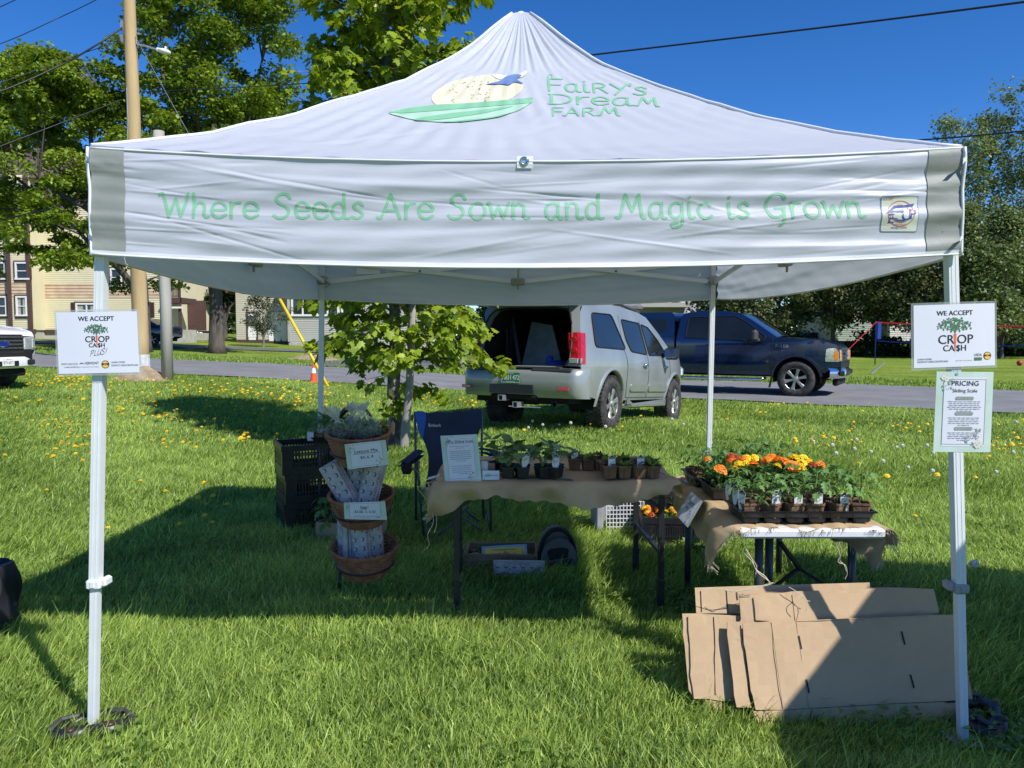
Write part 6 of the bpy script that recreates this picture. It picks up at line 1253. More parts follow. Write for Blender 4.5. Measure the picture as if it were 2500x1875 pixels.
def card(name, label, c, W, H, title=None, sub=None, tsz=.02, ssz=.018, bw=.14, under=True, paras=(), pills=(), bulge=.002, thick=.0012, flor=1.0, seed=1, tfont=True, bh=.0):
    cen = sum(c, Vector()) / 4; r_ = thing(name, label, 'sign', cen); m = MB(); f = quadfn(c, W, H, 0, bulge); sheet(m, f, -W / 2, -H / 2, W / 2, H / 2, 10, 8); b = quadfn(c, W, H, -thick, bulge); sheet(m, b, -W / 2, -H / 2, W / 2, H / 2, 10, 8); card_ = mk('card', m, M_mint, r_, smooth=True)
    f = quadfn(c, W, H, .0007, bulge); m = MB(); iw, ih = W * (1 - 2 * bw), H * (1 - 2 * bh); sheet(m, f, -iw / 2, -ih / 2, iw / 2, ih / 2, 10, 8); mk('inner_panel', m, M_paper, card_, smooth=True)
    f = quadfn(c, W, H, .0014, bulge); m = MB(); e = .0012
    q = [(-iw / 2, ih / 2 - e * 6), (iw / 2, ih / 2 - e * 6), (iw / 2, -ih / 2 + e * 6), (-iw / 2, -ih / 2 + e * 6)]
    sheet(m, f, -iw / 2, q[0][1], iw / 2, q[0][1] + e, 8, 1); sheet(m, f, -iw / 2, q[2][1], iw / 2, q[2][1] + e, 8, 1); sheet(m, f, -iw / 2, q[2][1], -iw / 2 + e, q[0][1], 1, 8); sheet(m, f, iw / 2 - e, q[2][1], iw / 2, q[0][1], 1, 8); mk('border_line', m, M_pill, card_)
    f = quadfn(c, W, H, .002, bulge); m = MB()
    if title: ty = title[1]; put_text(m, title[0], f, 0, ty, tsz, sx=1.05); under and sheet(m, f, -len(title[0]) * tsz * .26, ty - tsz * .16, len(title[0]) * tsz * .26, ty - tsz * .22, 6, 1)
    if sub: put_text(m, sub[0], f, 0, sub[1], ssz, sx=1.05)
    if m.v: mk('card_lettering', m, M_ink, card_)
    m = MB()
    for (y, rows, lh) in paras: paragraph(m, f, y, iw * .84, rows, lh, rows * 3 + 1, .30)
    if m.v: mk('text_lines', m, M_txt, card_)
    if pills: m = MB(); [flat(m, f, rpoly([(-.03, y - .0055), (.03, y - .0055), (.03, y + .0055), (-.03, y + .0055)], .0054)) for y in pills]; mk('heading_pill', m, M_pill, card_)
    L, D, Fm = MB(), MB(), MB(); s = min(W, H) * .17 * flor; floral(L, D, Fm, f, W / 2 - s * .9, -H / 2 + s * .6, s, R(150), seed); floral(L, D, Fm, f, -W / 2 + s * .6, H / 2 - s * .5, s * .8, R(-40), seed + 1)
    mk('leaf_print', L, M_sage, card_); mk('dot_print', D, M_pill, card_); mk('flower_print', Fm, M_petal, card_)
    return r_
card('price_sign', 'pale green bordered pricing sheet hanging below the right crop cash sign', [P(2287, 907, yS - .02), P(2426, 908, yS - .02), P(2418, 1104, yS - .025), P(2278, 1103, yS - .025)], .19, .268, ('PRICING', .088), ('Sliding Scale', .066), .023, .0165, .13, False, ((.036, 6, .0062), (-.018, 5, .0062), (-.068, 5, .0062)), (.046, -.005, -.055), bh=.07, flor=1.35)
# ================================================================ NEIGHBOUR CANOPY (casts the shade at lower right)
def neighbour():
    C = Vector((3.10, 3.39, 0)); e1 = Vector((-.36, -1, 0)).normalized(); e2 = Vector((1, -.36, 0)).normalized(); S = 3.05; H = 2.1
    r_ = thing('canopy_tent', 'neighbouring white canopy just outside the photo on the right', 'canopy', C)
    c = [C, C + e1 * S, C + e1 * S + e2 * S, C + e2 * S]; pk = (c[0] + c[2]) / 2 + Vector((0, 0, 3.1)); m = MB()
    for i in range(4):
        a, b = c[i] + Vector((0, 0, H)), c[(i + 1) % 4] + Vector((0, 0, H)); m.grid(lambda u, v: (a.lerp(b, u)).lerp(pk, v) - Vector((0, 0, .16 * math.sin(math.pi * v))), 12, 12)
    mk('canopy_top', m, M_cloth, r_, smooth=True); m = MB()
    for i in range(4):
        a, b = c[i], c[(i + 1) % 4]; m.grid(lambda u, v: a.lerp(b, u) + Vector((0, 0, H - .26 * v)) + (e1 if i % 2 == 0 else e2) * .0 + Vector((.008 * math.sin(u * 14 + v * 3), .008 * math.cos(u * 11), 0)), 30, 6)
    mk('valance', m, M_cloth, r_, smooth=True)
    for p in c: m = MB(); q = p.lerp((c[0] + c[2]) / 2, .02); m.bar((q.x, q.y, 0), (q.x, q.y, H - .03), .04); mk('leg', m, M_frame, r_)
neighbour()

# ================================================================ NEAR MAPLE
M_leafN = leaf_mat('young_maple_leaves', (.05, .13, .008), (.42, .52, .04), .4, .4, (1.25, 1.15, .4)); M_barkN = mat('patchy_maple_bark', (.07, .06, .05), .95, vs=9, col2=(.28, .25, .21), bump=.9, bs=22, stretch=(1, 1, .45), ramp=(.45, .62))
def near_maple():
    y0 = 9.4; pts = [P(a, b, y0 + k * .02) for k, (a, b) in enumerate(((966, 1103), (966, 1040), (961, 950), (965, 850), (963, 760), (956, 620), (948, 480), (944, 320), (940, 150), (938, 0), (936, -160)))]
    r_ = thing('young_maple_tree', 'young maple with large bright leaves right behind the canopy', 'tree', pts[0]); m = MB(); sp = crom(pts, 5); n = len(sp)
    m.tube(sp, [.085 * (1 - .82 * i / n) * (1.35 if i == 0 else 1) + .008 for i in range(n)], 12); g = np.random.default_rng(12)
    env = lambda z: float(np.interp(z, [.5, .9, 1.15, 1.5, 2.2, 3, 4.2, 5.2, 6.2, 7.2], [.15, .55, 1.1, 1.25, 1.3, 1.35, 1.35, 1.3, 1.1, .3]))
    nodes = []
    def at_z(z): return min(sp, key=lambda p: abs(p.z - z))
    for k in range(118):
        z = .95 + 6.0 * ((k + .5) / 118) ** .92; s0 = at_z(z); a = k * 2.4 + g.normal(0, .25); L = env(z + .25) * (.65 + .4 * g.random()); rise = (.30 if z > 2.4 else .02) * L; d = Vector((math.cos(a) * (1.18 if math.cos(a) > 0 else .80), math.sin(a), 0))
        e = s0 + d * L + Vector((0, 0, rise - .1 * (z < 1.6))); c = crom([s0, s0.lerp(e, .35) + Vector((0, 0, .10)), s0.lerp(e, .7) + Vector((g.normal(0, .04), g.normal(0, .04), .08)), e], 4); m.tube(c, [.016 * (1 - .8 * i / len(c)) + .003 for i in range(len(c))], 5, False)
        for t in np.arange(.22, 1.01, .13):
            p = c[int(t * (len(c) - 1))]; nodes.append((p, a, 1.0))
            for q in range(2):
                b = a + g.choice([-1, 1]) * g.uniform(.5, 1.3); l = g.uniform(.12, .34) * (1.15 - t * .4); f = p + Vector((math.cos(b) * l, math.sin(b) * l, g.uniform(-.05, .12))); m.tube([p, f], [.004, .002], 3, False); nodes.append((f, b, 1.0))
    for (a, b) in ((958, 968), (950, 985), (972, 990), (985, 975), (990, 985), (965, 1000), (940, 1000)): p = P(a, b, y0 - .05); nodes.append((p, g.uniform(0, 6.28), .9)); m.tube([at_z(p.z - .1), p], [.004, .002], 3, False)
    for (a, b) in ((900, 940), (880, 930), (930, 920), (1060, 955), (1080, 965), (1040, 945), (1020, 950), (985, 935)): p = P(a, b, y0 - .1); nodes.append((p, 4.7 + g.normal(0, .8), 1.)); m.tube([at_z(p.z + .12), p], [.005, .002], 3, False)
    mk('trunk', m, M_barkN, r_, smooth=True)
    pos, yaw, pit, rol, siz, tin = [], [], [], [], [], []; I = np.array(r_.location)
    for p, a, s in nodes:
        k = int(g.integers(5, 9)); tn = g.normal(.52, .15)
        for i in range(k):
            pos.append(np.array(p) - I + g.normal(0, .035, 3)); yaw.append(math.pi / 2 - a + g.normal(0, 1.1)); pit.append(g.normal(-.75, .33)); rol.append(g.normal(0, .28)); siz.append(s * g.uniform(.075, .13)); tin.append(np.clip(tn + g.normal(0, .12), 0, 1))
    V, F, k = leaves(np.array(pos), np.array(yaw), np.array(pit), np.array(rol), np.array(siz), 'maple'); npmesh('crown', V, F, M_leafN, np.repeat(tin, k), parent=r_)
    m = MB(); q = [P(a, b, 9.25) for a, b in ((985, 1112), (990, 1040), (998, 960), (1003, 860), (1008, 700))]; m.tube(crom(q, 3), [.062, .058, .055, .055, .052, .05, .05, .048, .046, .045, .045, .044, .04][:len(crom(q, 3))], 9); mk('wooden_stake', m, M_grypole, smooth=True, label='weathered wooden stake standing against the young maple trunk', cat='stake')
near_maple()

# ================================================================ BURLAP TABLES
def burlap():
    m = bpy.data.materials.new('burlap'); m.use_nodes = True; nt = m.node_tree; n = nt.nodes; l = nt.links; b = n['Principled BSDF']; b.inputs['Roughness'].default_value = .95; b.inputs['Specular IOR Level'].default_value = .1
    tc = n.new('ShaderNodeTexCoord'); nz = n.new('ShaderNodeTexNoise'); nz.inputs['Scale'].default_value = 5; nz.inputs['Detail'].default_value = 7; l.new(tc.outputs['Object'], nz.inputs[0])
    rp = n.new('ShaderNodeValToRGB'); rp.color_ramp.elements[0].color = (.42, .295, .165, 1); rp.color_ramp.elements[1].color = (.61, .455, .275, 1); rp.color_ramp.elements[0].position = .3; rp.color_ramp.elements[1].position = .7; l.new(nz.outputs[0], rp.inputs[0])
    w1 = n.new('ShaderNodeTexWave'); w1.bands_direction = 'X'; w1.inputs['Scale'].default_value = 150; w1.inputs['Distortion'].default_value = 1.5; w2 = n.new('ShaderNodeTexWave'); w2.bands_direction = 'DIAGONAL'; w2.inputs['Scale'].default_value = 130; w2.inputs['Distortion'].default_value = 1.5
    l.new(tc.outputs['Object'], w1.inputs[0]); l.new(tc.outputs['Object'], w2.inputs[0]); ad = n.new('ShaderNodeMath'); ad.operation = 'ADD'; l.new(w1.outputs['Fac'], ad.inputs[0]); l.new(w2.outputs['Fac'], ad.inputs[1])
    bp = n.new('ShaderNodeBump'); bp.inputs['Strength'].default_value = .45; bp.inputs['Distance'].default_value = .002; l.new(ad.outputs[0], bp.inputs['Height']); l.new(bp.outputs[0], b.inputs['Normal'])
    l.new(rp.outputs[0], b.inputs['Base Color']); t = n.new('ShaderNodeBsdfTranslucent'); l.new(rp.outputs[0], t.inputs[0]); mx = n.new('ShaderNodeMixShader'); mx.inputs[0].default_value = .14; l.new(b.outputs[0], mx.inputs[1]); l.new(t.outputs[0], mx.inputs[2]); l.new(mx.outputs[0], n['Material Output'].inputs[0]); return m
M_bur = burlap(); M_thr = mat('jute_thread', (.50, .42, .30), .9); M_tleg = mat('dark_table_leg', (.025, .027, .03), .45, metal=.3); M_gleg = mat('grey_table_leg', (.06, .065, .075), .45, metal=.3); M_tt = mat('white_table_plastic', (.68, .69, .72), .5, var=.03)
def tnoise(x, y): return .0045 * math.sin(9 * x + 4 * y + 2 * math.sin(5 * y)) + .0025 * math.sin(17 * y - 6 * x) + .0018 * math.sin(31 * x + 11 * y)
T1 = dict(x0=-.375, x1=.80, y0=3.645, y1=4.42, z=.690); T2 = dict(x0=.985, x1=1.615, y0=3.27, y1=4.49, z=.555)
def table_one():
    t = T1; cx, cy = (t['x0'] + t['x1']) / 2, (t['y0'] + t['y1']) / 2; r_ = thing('folding_table', 'black legged folding table under brown burlap in the middle of the stall', 'table', (cx, cy, 0)); z = t['z'] - .006
    m = MB(); m.box((cx, cy, z - .016), (t['x1'] - t['x0'] - .03, t['y1'] - t['y0'] - .03, .03), None, .008); mk('tabletop', m, M_gleg, r_)
    for (x, y) in ((-.275, 3.76), (.745, 3.79), (.715, 4.38), (-.30, 4.36)):
        m = MB(); gzv = 0.0; m.bar((x, y, gzv - .01), (x, y, .16), .034, None, (0, 1, 0)); m.bar((x, y, .15), (x, y, z - .03), .028, None, (0, 1, 0)); m.box((x, y, .155), (.04, .04, .03), None, .006); lg = mk('leg', m, M_tleg, r_)
        sx = 1 if x < 0 else -1; m = MB(); m.bar((x, y, z - .16), (x + sx * .17, y, z - .035), .016, None, (0, 1, 0)); m.bar((x, y, z - .10), (x + sx * .10, y + .01, z - .035), .012, None, (0, 1, 0)); mk('brace', m, M_tleg, lg)
    m = MB(); m.bar((-.275, 3.76, .22), (-.30, 4.36, .22), .02); m.bar((.745, 3.79, .30), (.715, 4.38, .30), .018); mk('crossbar', m, M_tleg, r_)
table_one()
def drop1(x): return float(np.interp(x, [-.41, -.38, -.30, -.2, -.1, 0, .12, .25, .40, .52, .63, .72, .80, .85], [.16, .165, .155, .095, .075, .08, .10, .118, .12, .10, .085, .055, .02, .03]))
def cloth_one():
    t = T1; nu, nv = 190, 64
    def f(u, v):
        x = t['x0'] - .03 + (t['x1'] - t['x0'] + .075) * u; D = t['y1'] - t['y0'] + .01; s = v * (D + drop1(x) + .008 * math.sin(60 * x) * math.sin(23 * x)); over = max(0, s - D); y = t['y1'] - min(s, D) + 0; z = t['z'] + tnoise(x, y)
        rr = .022
        if over > 0:
            a = min(over / rr, math.pi / 2); y -= rr * math.sin(a); z -= rr * (1 - math.cos(a)) + max(0, over - rr * math.pi / 2); k = min(1, over / .05)
            y -= k * (.034 + .032 * math.sin(11 * x + 1.3 * math.sin(5 * x) + 16 * over) + .020 * math.sin(27 * x - 30 * over + 2 + math.sin(9 * x)) + .007 * math.sin(51 * x + 18 * over))
        if x < t['x0']: z -= (t['x0'] - x) * 1.2; x += (t['x0'] - x) * .4
        if x > t['x1']: z -= (x - t['x1']) * 1.6; x -= (x - t['x1']) * .6
        return Vector((x, y, z))
    m = MB(); m.grid(f, nu, nv); c = mk('burlap_cloth', m, M_bur, smooth=True, label='brown burlap cloth draped over the middle table with a wavy hem', cat='tablecloth')
    g = random.Random(2); m = MB()
    for k in range(46): v = g.uniform(.55, 1); p = f(0, v); q = p + Vector((-g.uniform(.006, .03), g.uniform(-.02, .01), -g.uniform(.0, .03))); m.tube([p, p.lerp(q, .5) + Vector((0, 0, .004)), q], .0011, 3, False)
    def thread(pts, r=.0018): m.tube(crom(pts, 6), r, 4, False)
    b = f(0, 1)
    thread([b, P(1052, 1240, 3.58), P(1058, 1275, 3.57), P(1044, 1305, 3.56), P(1048, 1330, 3.56), P(1032, 1346, 3.55)]); thread([b, P(1063, 1255, 3.58), P(1066, 1280, 3.57), P(1060, 1300, 3.57)]); thread([f(0, .9), P(1040, 1190, 3.62), P(1020, 1192, 3.64), P(1046, 1225, 3.6), P(1049, 1238, 3.6)]); thread([f(0, .85), P(1045, 1180, 3.62), P(1028, 1183, 3.62)])
    mk('loose_threads', m, M_thr, c)
cloth_one()
def table_two():
    t = T2; cx, cy = (t['x0'] + t['x1']) / 2, (t['y0'] + t['y1']) / 2; r_ = thing('folding_table', 'white plastic folding table loaded with marigolds and tomato seedlings', 'table', (cx, cy, 0)); z = t['z'] - .004
    m = MB(); m.box((cx, cy, z - .021), (t['x1'] - t['x0'], t['y1'] - t['y0'], .042), None, .010); mk('tabletop', m, M_tt, r_)
    for (x, y) in ((1.115, 3.42), (1.175, 3.46), (1.535, 3.42), (.945, 4.07), (1.53, 4.34)):
        m = MB(); m.tube([(x, y, -.01), (x, y, z - .042)], .0185 if y < 4 else .017, 10); mk('leg', m, M_gleg if y < 4 else M_tleg, r_, smooth=True)
    m = MB(); a = P(1905, 1325, 3.44); b = P(1951, 1387, 3.5); c = P(1890, 1432, 3.46); d = P(2020, 1432, 3.5); m.bar(a, b, .016); m.bar(b, c, .013); m.bar(b, d, .015); m.blob(b, .016, 8, 5); mk('brace', m, M_tleg, r_)
table_two()
def cloth_two():
    t = T2
    def dl(y): return float(np.interp(y, [3.24, 3.30, 3.45, 3.65, 3.9, 4.1, 4.3, 4.5], [.165, .185, .165, .15, .13, .125, .10, .07]))
    def dr(y): return float(np.interp(y, [3.24, 3.28, 3.45, 3.6, 3.8, 4.5], [.05, .10, .13, .07, .03, .02]))
    def f(u, v):
        y0 = t['y0'] + .012 + .012 * math.sin(u * 19) + .008 * math.sin(u * 41 + 2); y = y0 + (t['y1'] + .03 - y0) * v; W = t['x1'] - t['x0']; A, B = dl(y) + .03, dr(y); s = -A + (A + W + B) * u; z = t['z'] + .004 + tnoise(s * 2, y) * 1.3; rr = .03
        if s < 0:
            o = -s; a = min(o / rr, math.pi / 2); x = t['x0'] - rr * math.sin(a); z -= rr * (1 - math.cos(a)) + max(0, o - rr * math.pi / 2) * .93; k = min(1, o / .06); x -= k * (.018 + .024 * math.sin(9 * y + 14 * o + .8) + .010 * math.sin(23 * y - 11 * o)) + max(0, o - .05) * .35
        elif s > W:
            o = s - W; a = min(o / rr, math.pi / 2); x = t['x1'] + rr * math.sin(a); z -= rr * (1 - math.cos(a)) + max(0, o - rr * math.pi / 2); x += min(1, o / .05) * (.012 + .012 * math.sin(25 * y + 8 * o))
        else: x = t['x0'] + s
        if v < .05 and 0 <= s <= W: z -= .016 * (1 - v / .05) * (.4 + .6 * math.sin(u * 33) ** 2)
        return Vector((x, y, z))
    m = MB(); m.grid(f, 120, 150); c = mk('burlap_cloth', m, M_bur, smooth=True, label='brown burlap cloth sliding off the white table with frayed edges', cat='tablecloth')
    g = random.Random(5); m = MB()
    for k in range(260): u = g.uniform(.12, .93); p = f(u, 0); q = p + Vector((g.uniform(-.012, .012), -g.uniform(.005, .024), -g.uniform(.0, .016))); m.tube([p + Vector((0, .004, .001)), p.lerp(q, .5) + Vector((0, 0, .003)), q], .0009, 3, False)
    for k in range(70): p = f(g.choice([0, .02, .97, 1.]), g.uniform(0, .12)); q = p + Vector((g.uniform(-.02, .03), -g.uniform(.0, .02), -g.uniform(.01, .04))); m.tube([p, q], .001, 3, False)
    mk('frayed_fringe', m, M_thr, c); m = MB()
    def th(pts, Y, r=.0018): m.tube(crom([P(a, b, Y) for a, b in pts], 6), r, 4, False)
    th([(1820, 1340), (1835, 1365), (1845, 1390), (1868, 1408), (1877, 1425), (1862, 1430)], 3.2, .0028); th([(1815, 1350), (1836, 1372), (1850, 1398), (1880, 1422), (1868, 1428)], 3.19, .0022); th([(1822, 1350), (1846, 1380), (1843, 1410), (1848, 1380)], 3.2)
    th([(2040, 1325), (2050, 1355), (2046, 1372), (2063, 1380), (2068, 1400), (2063, 1414)], 3.24, .002); th([(2048, 1325), (2054, 1345), (2050, 1368), (2060, 1378), (2066, 1395)], 3.23, .0018); th([(2178, 1300), (2195, 1318), (2212, 1322)], 3.25); th([(2180, 1310), (2186, 1340), (2200, 1363)], 3.25); th([(2150, 1370), (2140, 1386)], 3.3, .003)
    mk('hanging_threads', m, M_thr, c)
    # crumpled corner at the right
    m = MB()
    def h(u, v): a = u; x = 1.40 + .235 * u; y = 3.40 - .06 * u + .028 * math.sin(9 * u + 5 * v); z = .515 - (.03 + .095 * (u ** .8) * (1 - .35 * math.sin(5 * u))) * v + .008 * math.sin(20 * u); return Vector((x, y + .02 * math.sin(v * 6 + u * 11), z))
    m.grid(h, 40, 18); mk('hanging_corner', m, M_bur, c, smooth=True); m = MB()
    for k in range(70): p = h(g.uniform(.2, 1), 1); q = p + Vector((g.uniform(-.01, .015), -.003, -g.uniform(.008, .03))); m.tube([p, q], .0009, 3, False)
    for k in range(40): p = h(1, g.random()); m.tube([p, p + Vector((g.uniform(.004, .02), 0, g.uniform(-.02, .01)))], .0009, 3, False)
    mk('corner_fringe', m, M_thr, c)
cloth_two()

# ================================================================ POTS, PLANTS, TRAYS
M_bpot = mat('black_pot', (.012, .012, .013), .5, var=.3, vs=30); M_cpot = mat('fibre_pot', (.12, .065, .035), .95, vs=30, col2=(.22, .125, .07), bump=.5, bs=80); M_psoil = mat('potting_soil', (.02, .012, .008), .98, vs=60, col2=(.07, .042, .028), bump=1., bs=120)
M_brs = leaf_mat('brassica_leaves', (.04, .10, .035), (.20, .32, .13), .25, .5); M_let = leaf_mat('lettuce_green', (.05, .13, .02), (.26, .40, .06), .3); M_red = leaf_mat('lettuce_red', (.03, .012, .014), (.13, .04, .045), .2); M_tom = leaf_mat('tomato_leaves', (.03, .11, .02), (.20, .36, .10), .3, .5); M_mgl = leaf_mat('marigold_foliage', (.02, .07, .015), (.11, .22, .05), .25)
M_org = mat('orange_petal', (.85, .20, .01), .6, vs=60, col2=(.95, .32, .02), trans=.2); M_yelp = mat('yellow_petal', (.90, .60, .01), .6, vs=60, col2=(.98, .74, .03), trans=.2); M_rdp = mat('rust_petal', (.32, .02, .01), .6, vs=60, col2=(.55, .08, .01), trans=.15); M_tag = mat('white_tag', (.68, .69, .70), .4, var=.02)
def stem(mb, a, b, r=.0016): mb.tube([a, (Vector(a) + Vector(b)) / 2 + Vector((.003, 0, .004)), b], r, 4, False)
def pot_mesh(w, h, w2=None):
    w2 = w2 or w * .78; m = MB(); a, b = w / 2, w2 / 2; rim = .004
    def ring(q, z, c=.18): return [(q * (1 - c), -q, z), (q, -q * (1 - c), z), (q, q * (1 - c), z), (q * (1 - c), q, z), (-q * (1 - c), q, z), (-q, q * (1 - c), z), (-q, -q * (1 - c), z), (-q * (1 - c), -q, z)]
    v = ring(b, 0) + ring(a * .98, h * .88) + ring(a + .002, h * .88) + ring(a + .002, h) + ring(a - .003, h) + ring(a - .004, h * .8); f = [tuple(range(7, -1, -1))]
    for k in range(5): f += [(k * 8 + i, k * 8 + (i + 1) % 8, k * 8 + 8 + (i + 1) % 8, k * 8 + 8 + i) for i in range(8)]
    return m.add(v, f)
def soil_mesh(w, h): m = MB(); g = random.Random(int(w * 1e4)); m.grid(lambda u, v: Vector(((u - .5) * w * .93, (v - .5) * w * .93, h * .88 + .006 * math.sin(u * 9) * math.cos(v * 8) + g.uniform(0, .004))), 8, 8); return m
def plant_mesh(kind, seed, s=1.):
    g = np.random.default_rng(seed); pos, yaw, pit, rol, siz, tin = [], [], [], [], [], []; st = MB()
    def L(p, y, pi, sz, t=.5, r=None): pos.append(p); yaw.append(y); pit.append(pi); rol.append(g.normal(0, .25) if r is None else r); siz.append(sz); tin.append(np.clip(t, 0, 1))
    if kind == 'brassica':
        for i in range(int(g.integers(6, 9))):
            a = i * 2.4 + g.normal(0, .3); h = .02 + .075 * s * g.random(); l = .035 + .02 * g.random(); e = (math.sin(a) * l, math.cos(a) * l, h + .03); stem(st, (0, 0, 0), e, .0018); L(e, a, g.normal(-.05, .4), .062 * s * (.75 + .5 * g.random()), g.normal(.5, .16))
        k = 'round'
    elif kind in ('lettuce_green', 'lettuce_red'):
        for i in range(15): a = g.random() * 6.28; r = .008 + .014 * g.random(); L((math.sin(a) * r, math.cos(a) * r, .004 + .012 * g.random()), a, g.normal(.45, .45), .034 * s * (.7 + .6 * g.random()), g.normal(.45, .22))
        k = 'maple'
    elif kind == 'tomato':
        H = .15 * s * (.85 + .3 * g.random()); lean = g.normal(0, .02, 2); top = (lean[0], lean[1], H); stem(st, (0, 0, 0), top, .0026)
        for i in range(8):
            t = .35 + .65 * i / 7; b = (lean[0] * t, lean[1] * t, H * t); a = i * 2.3 + g.normal(0, .3); l = .075 * s * (1.15 - .45 * t); e = (b[0] + math.sin(a) * l, b[1] + math.cos(a) * l, b[2] + .012 * g.normal()); stem(st, b, e, .0012); sz = .042 * s
            L(e, a, g.normal(-.5, .3), sz * 1.1, g.normal(.55, .15))
            for q in (.45, .8):
                for sg in (-1, 1): p = (b[0] + (e[0] - b[0]) * q, b[1] + (e[1] - b[1]) * q, b[2] + (e[2] - b[2]) * q); L(p, a + sg * 1.1, g.normal(-.35, .3), sz * (.8 if q > .5 else .6), g.normal(.5, .15))
        k = 'tomato'
    else:
        H = .10 * s
        for i in range(90): a = g.random() * 6.28; r = .055 * math.sqrt(g.random()); h = H * g.random() ** .6 * (1 - r * 4); L((math.sin(a) * r, math.cos(a) * r, h), a + g.normal(0, .6), g.normal(.2, .6), .028 * s * (.6 + .7 * g.random()), g.normal(.42, .2))
        for i in range(8): a = g.random() * 6.28; stem(st, (0, 0, 0), (math.sin(a) * .035, math.cos(a) * .035, H * .8), .0015)
        k = 'tomato'
    V, F, kk = leaves(np.array(pos), np.array(yaw), np.array(pit), np.array(rol), np.array(siz), k); return V, F, np.repeat(tin, kk), st
PL = {'brassica': M_brs, 'lettuce_green': M_let, 'lettuce_red': M_red, 'tomato': M_tom, 'marigold': M_mgl}
_proto = {}
def potted(kind, seed, w, h, potm, s=1., mix=None):
    key = (kind, seed, w, h, potm.name, s); kk = 'lettuce' if 'lettuce' in kind else kind
    if key in _proto: return _proto[key], False
    r_ = thing('potted_' + kk, 'x', 'potted plant', (0, 0, 0)); mk('pot', pot_mesh(w, h), potm, r_, world=False); mk('soil', soil_mesh(w, h), M_psoil, r_, world=False, smooth=True)
    V, F, t, st = plant_mesh(kind, seed, s); V = V + np.array([0, 0, h * .88]); pl = npmesh('plant', V, F, PL[kind], t, parent=r_)
    if st.v: st.xf(Matrix.Translation((0, 0, h * .88))); mk('stem', st, M_stem, pl, world=False)
    _proto[key] = r_; return r_, True
def put_pot(kind, seed, x, y, z, w, h, potm, label, group, s=1., rz=0.):
    r_, new = potted(kind, seed, w, h, potm, s)
    if new: r_.location = (x, y, z); r_.rotation_euler.z = rz; r_['label'] = label; r_['group'] = group
    else: r_ = dup(r_, (x, y, z), rz, label, group=group)
    return r_
def marker(c, rz, tilt, label, text='CABBAGE', w=.034, h=.052):
    c = c + Vector((0, .020, -.024)); r_ = thing('plant_marker', label, 'plant label', c, (0, tilt, rz), 'white plant labels'); m = MB(); k = w / 2
    ol = [(-k * .35, -.035), (k * .35, -.035), (k, 0), (k, h * .85), (k * .45, h * .88), (k * .3, h), (-k * .3, h), (-k * .45, h * .88), (-k, h * .85), (-k, 0)]
    m.prism(ol, lambda x, y: Vector((x, 0, y)), (0, .001, 0)); t = mk('tag', m, M_tag, r_, world=False)
    m = MB(); sc = .88; f = lambda x, y: Vector((x, -.0006, y)); flat(m, f, [(-k * sc, h * .66), (k * sc, h * .66), (k * sc, h * .82), (k * .42, h * .85), (k * .26, h * .96), (-k * .26, h * .96), (-k * .42, h * .85), (-k * sc, h * .82)]); mk('tag_header', m, M_ink, t, world=False)
    f = lambda x, y: Vector((x, -.0012, y)); m = MB(); put_text(m, 'CowPots', f, 0, h * .70, .0085, sx=.95); mk('header_lettering', m, M_wink, t, world=False); m = MB(); ca, sa = math.cos(R(38)), math.sin(R(38)); put_text(m, text, lambda x, y: f(x * ca - y * sa, h * .30 + x * sa + y * ca), 0, -.003, .0075, sx=.9); mk('tag_writing', m, M_ink, t, world=False); return r_
ORD = ['leftmost', 'second from left', 'third from left', 'fourth from left', 'fifth from left', 'sixth from left', 'seventh from left']
def X3(px, Y): return (px - CX) / FPX * Y * 1.0 / (math.cos(PITCH) + .0)
z1 = T1['z'] + .008
for i, px in enumerate((1240, 1274, 1325, 1357)):
    for r in range(2):
        Y = 3.70 + .074 * r; x = (px - 1250) / 1878 * 3.70 - .012 * r * 0 + .004 * r; put_pot('brassica', (i * 2 + r) % 5 + 1, x, Y, z1, .064, .054, M_bpot, 'black pot of cabbage seedlings, %s of the %s row' % (ORD[i], ('front', 'back')[r]), 'black pots of cabbage seedlings', .96, .3 * i)
put_pot('brassica', 2, -.075, 3.86, z1, .064, .054, M_bpot, 'black pot of cabbage seedlings standing behind the others at left', 'black pots of cabbage seedlings', 1.1, 1.)
for i, px in enumerate((1404, 1437, 1467)):
    put_pot(('lettuce_red', 'lettuce_green', 'lettuce_red')[i], i + 11, (px - 1250) / 1878 * 3.92, 3.92, z1, .066, .062, M_cpot, 'brown fibre pot of lettuce, %s in the middle group of three' % ORD[i], 'brown fibre pots of lettuce', 1., .1 * i)
for i, px in enumerate((1493, 1527, 1564, 1597)):
    for r in range(3): put_pot(('lettuce_red', 'lettuce_green')[(i + r) % 2], 11 + (i * 3 + r) % 4, (px - 1250) / 1878 * 3.69 + .002 * r - .003, 3.695 + .072 * r, z1, .066, .062, M_cpot, 'brown fibre pot of lettuce, %s of the %s row by the table end' % (ORD[i], ('front', 'middle', 'rear')[r]), 'brown fibre pots of lettuce', 1., .2 * i + r)
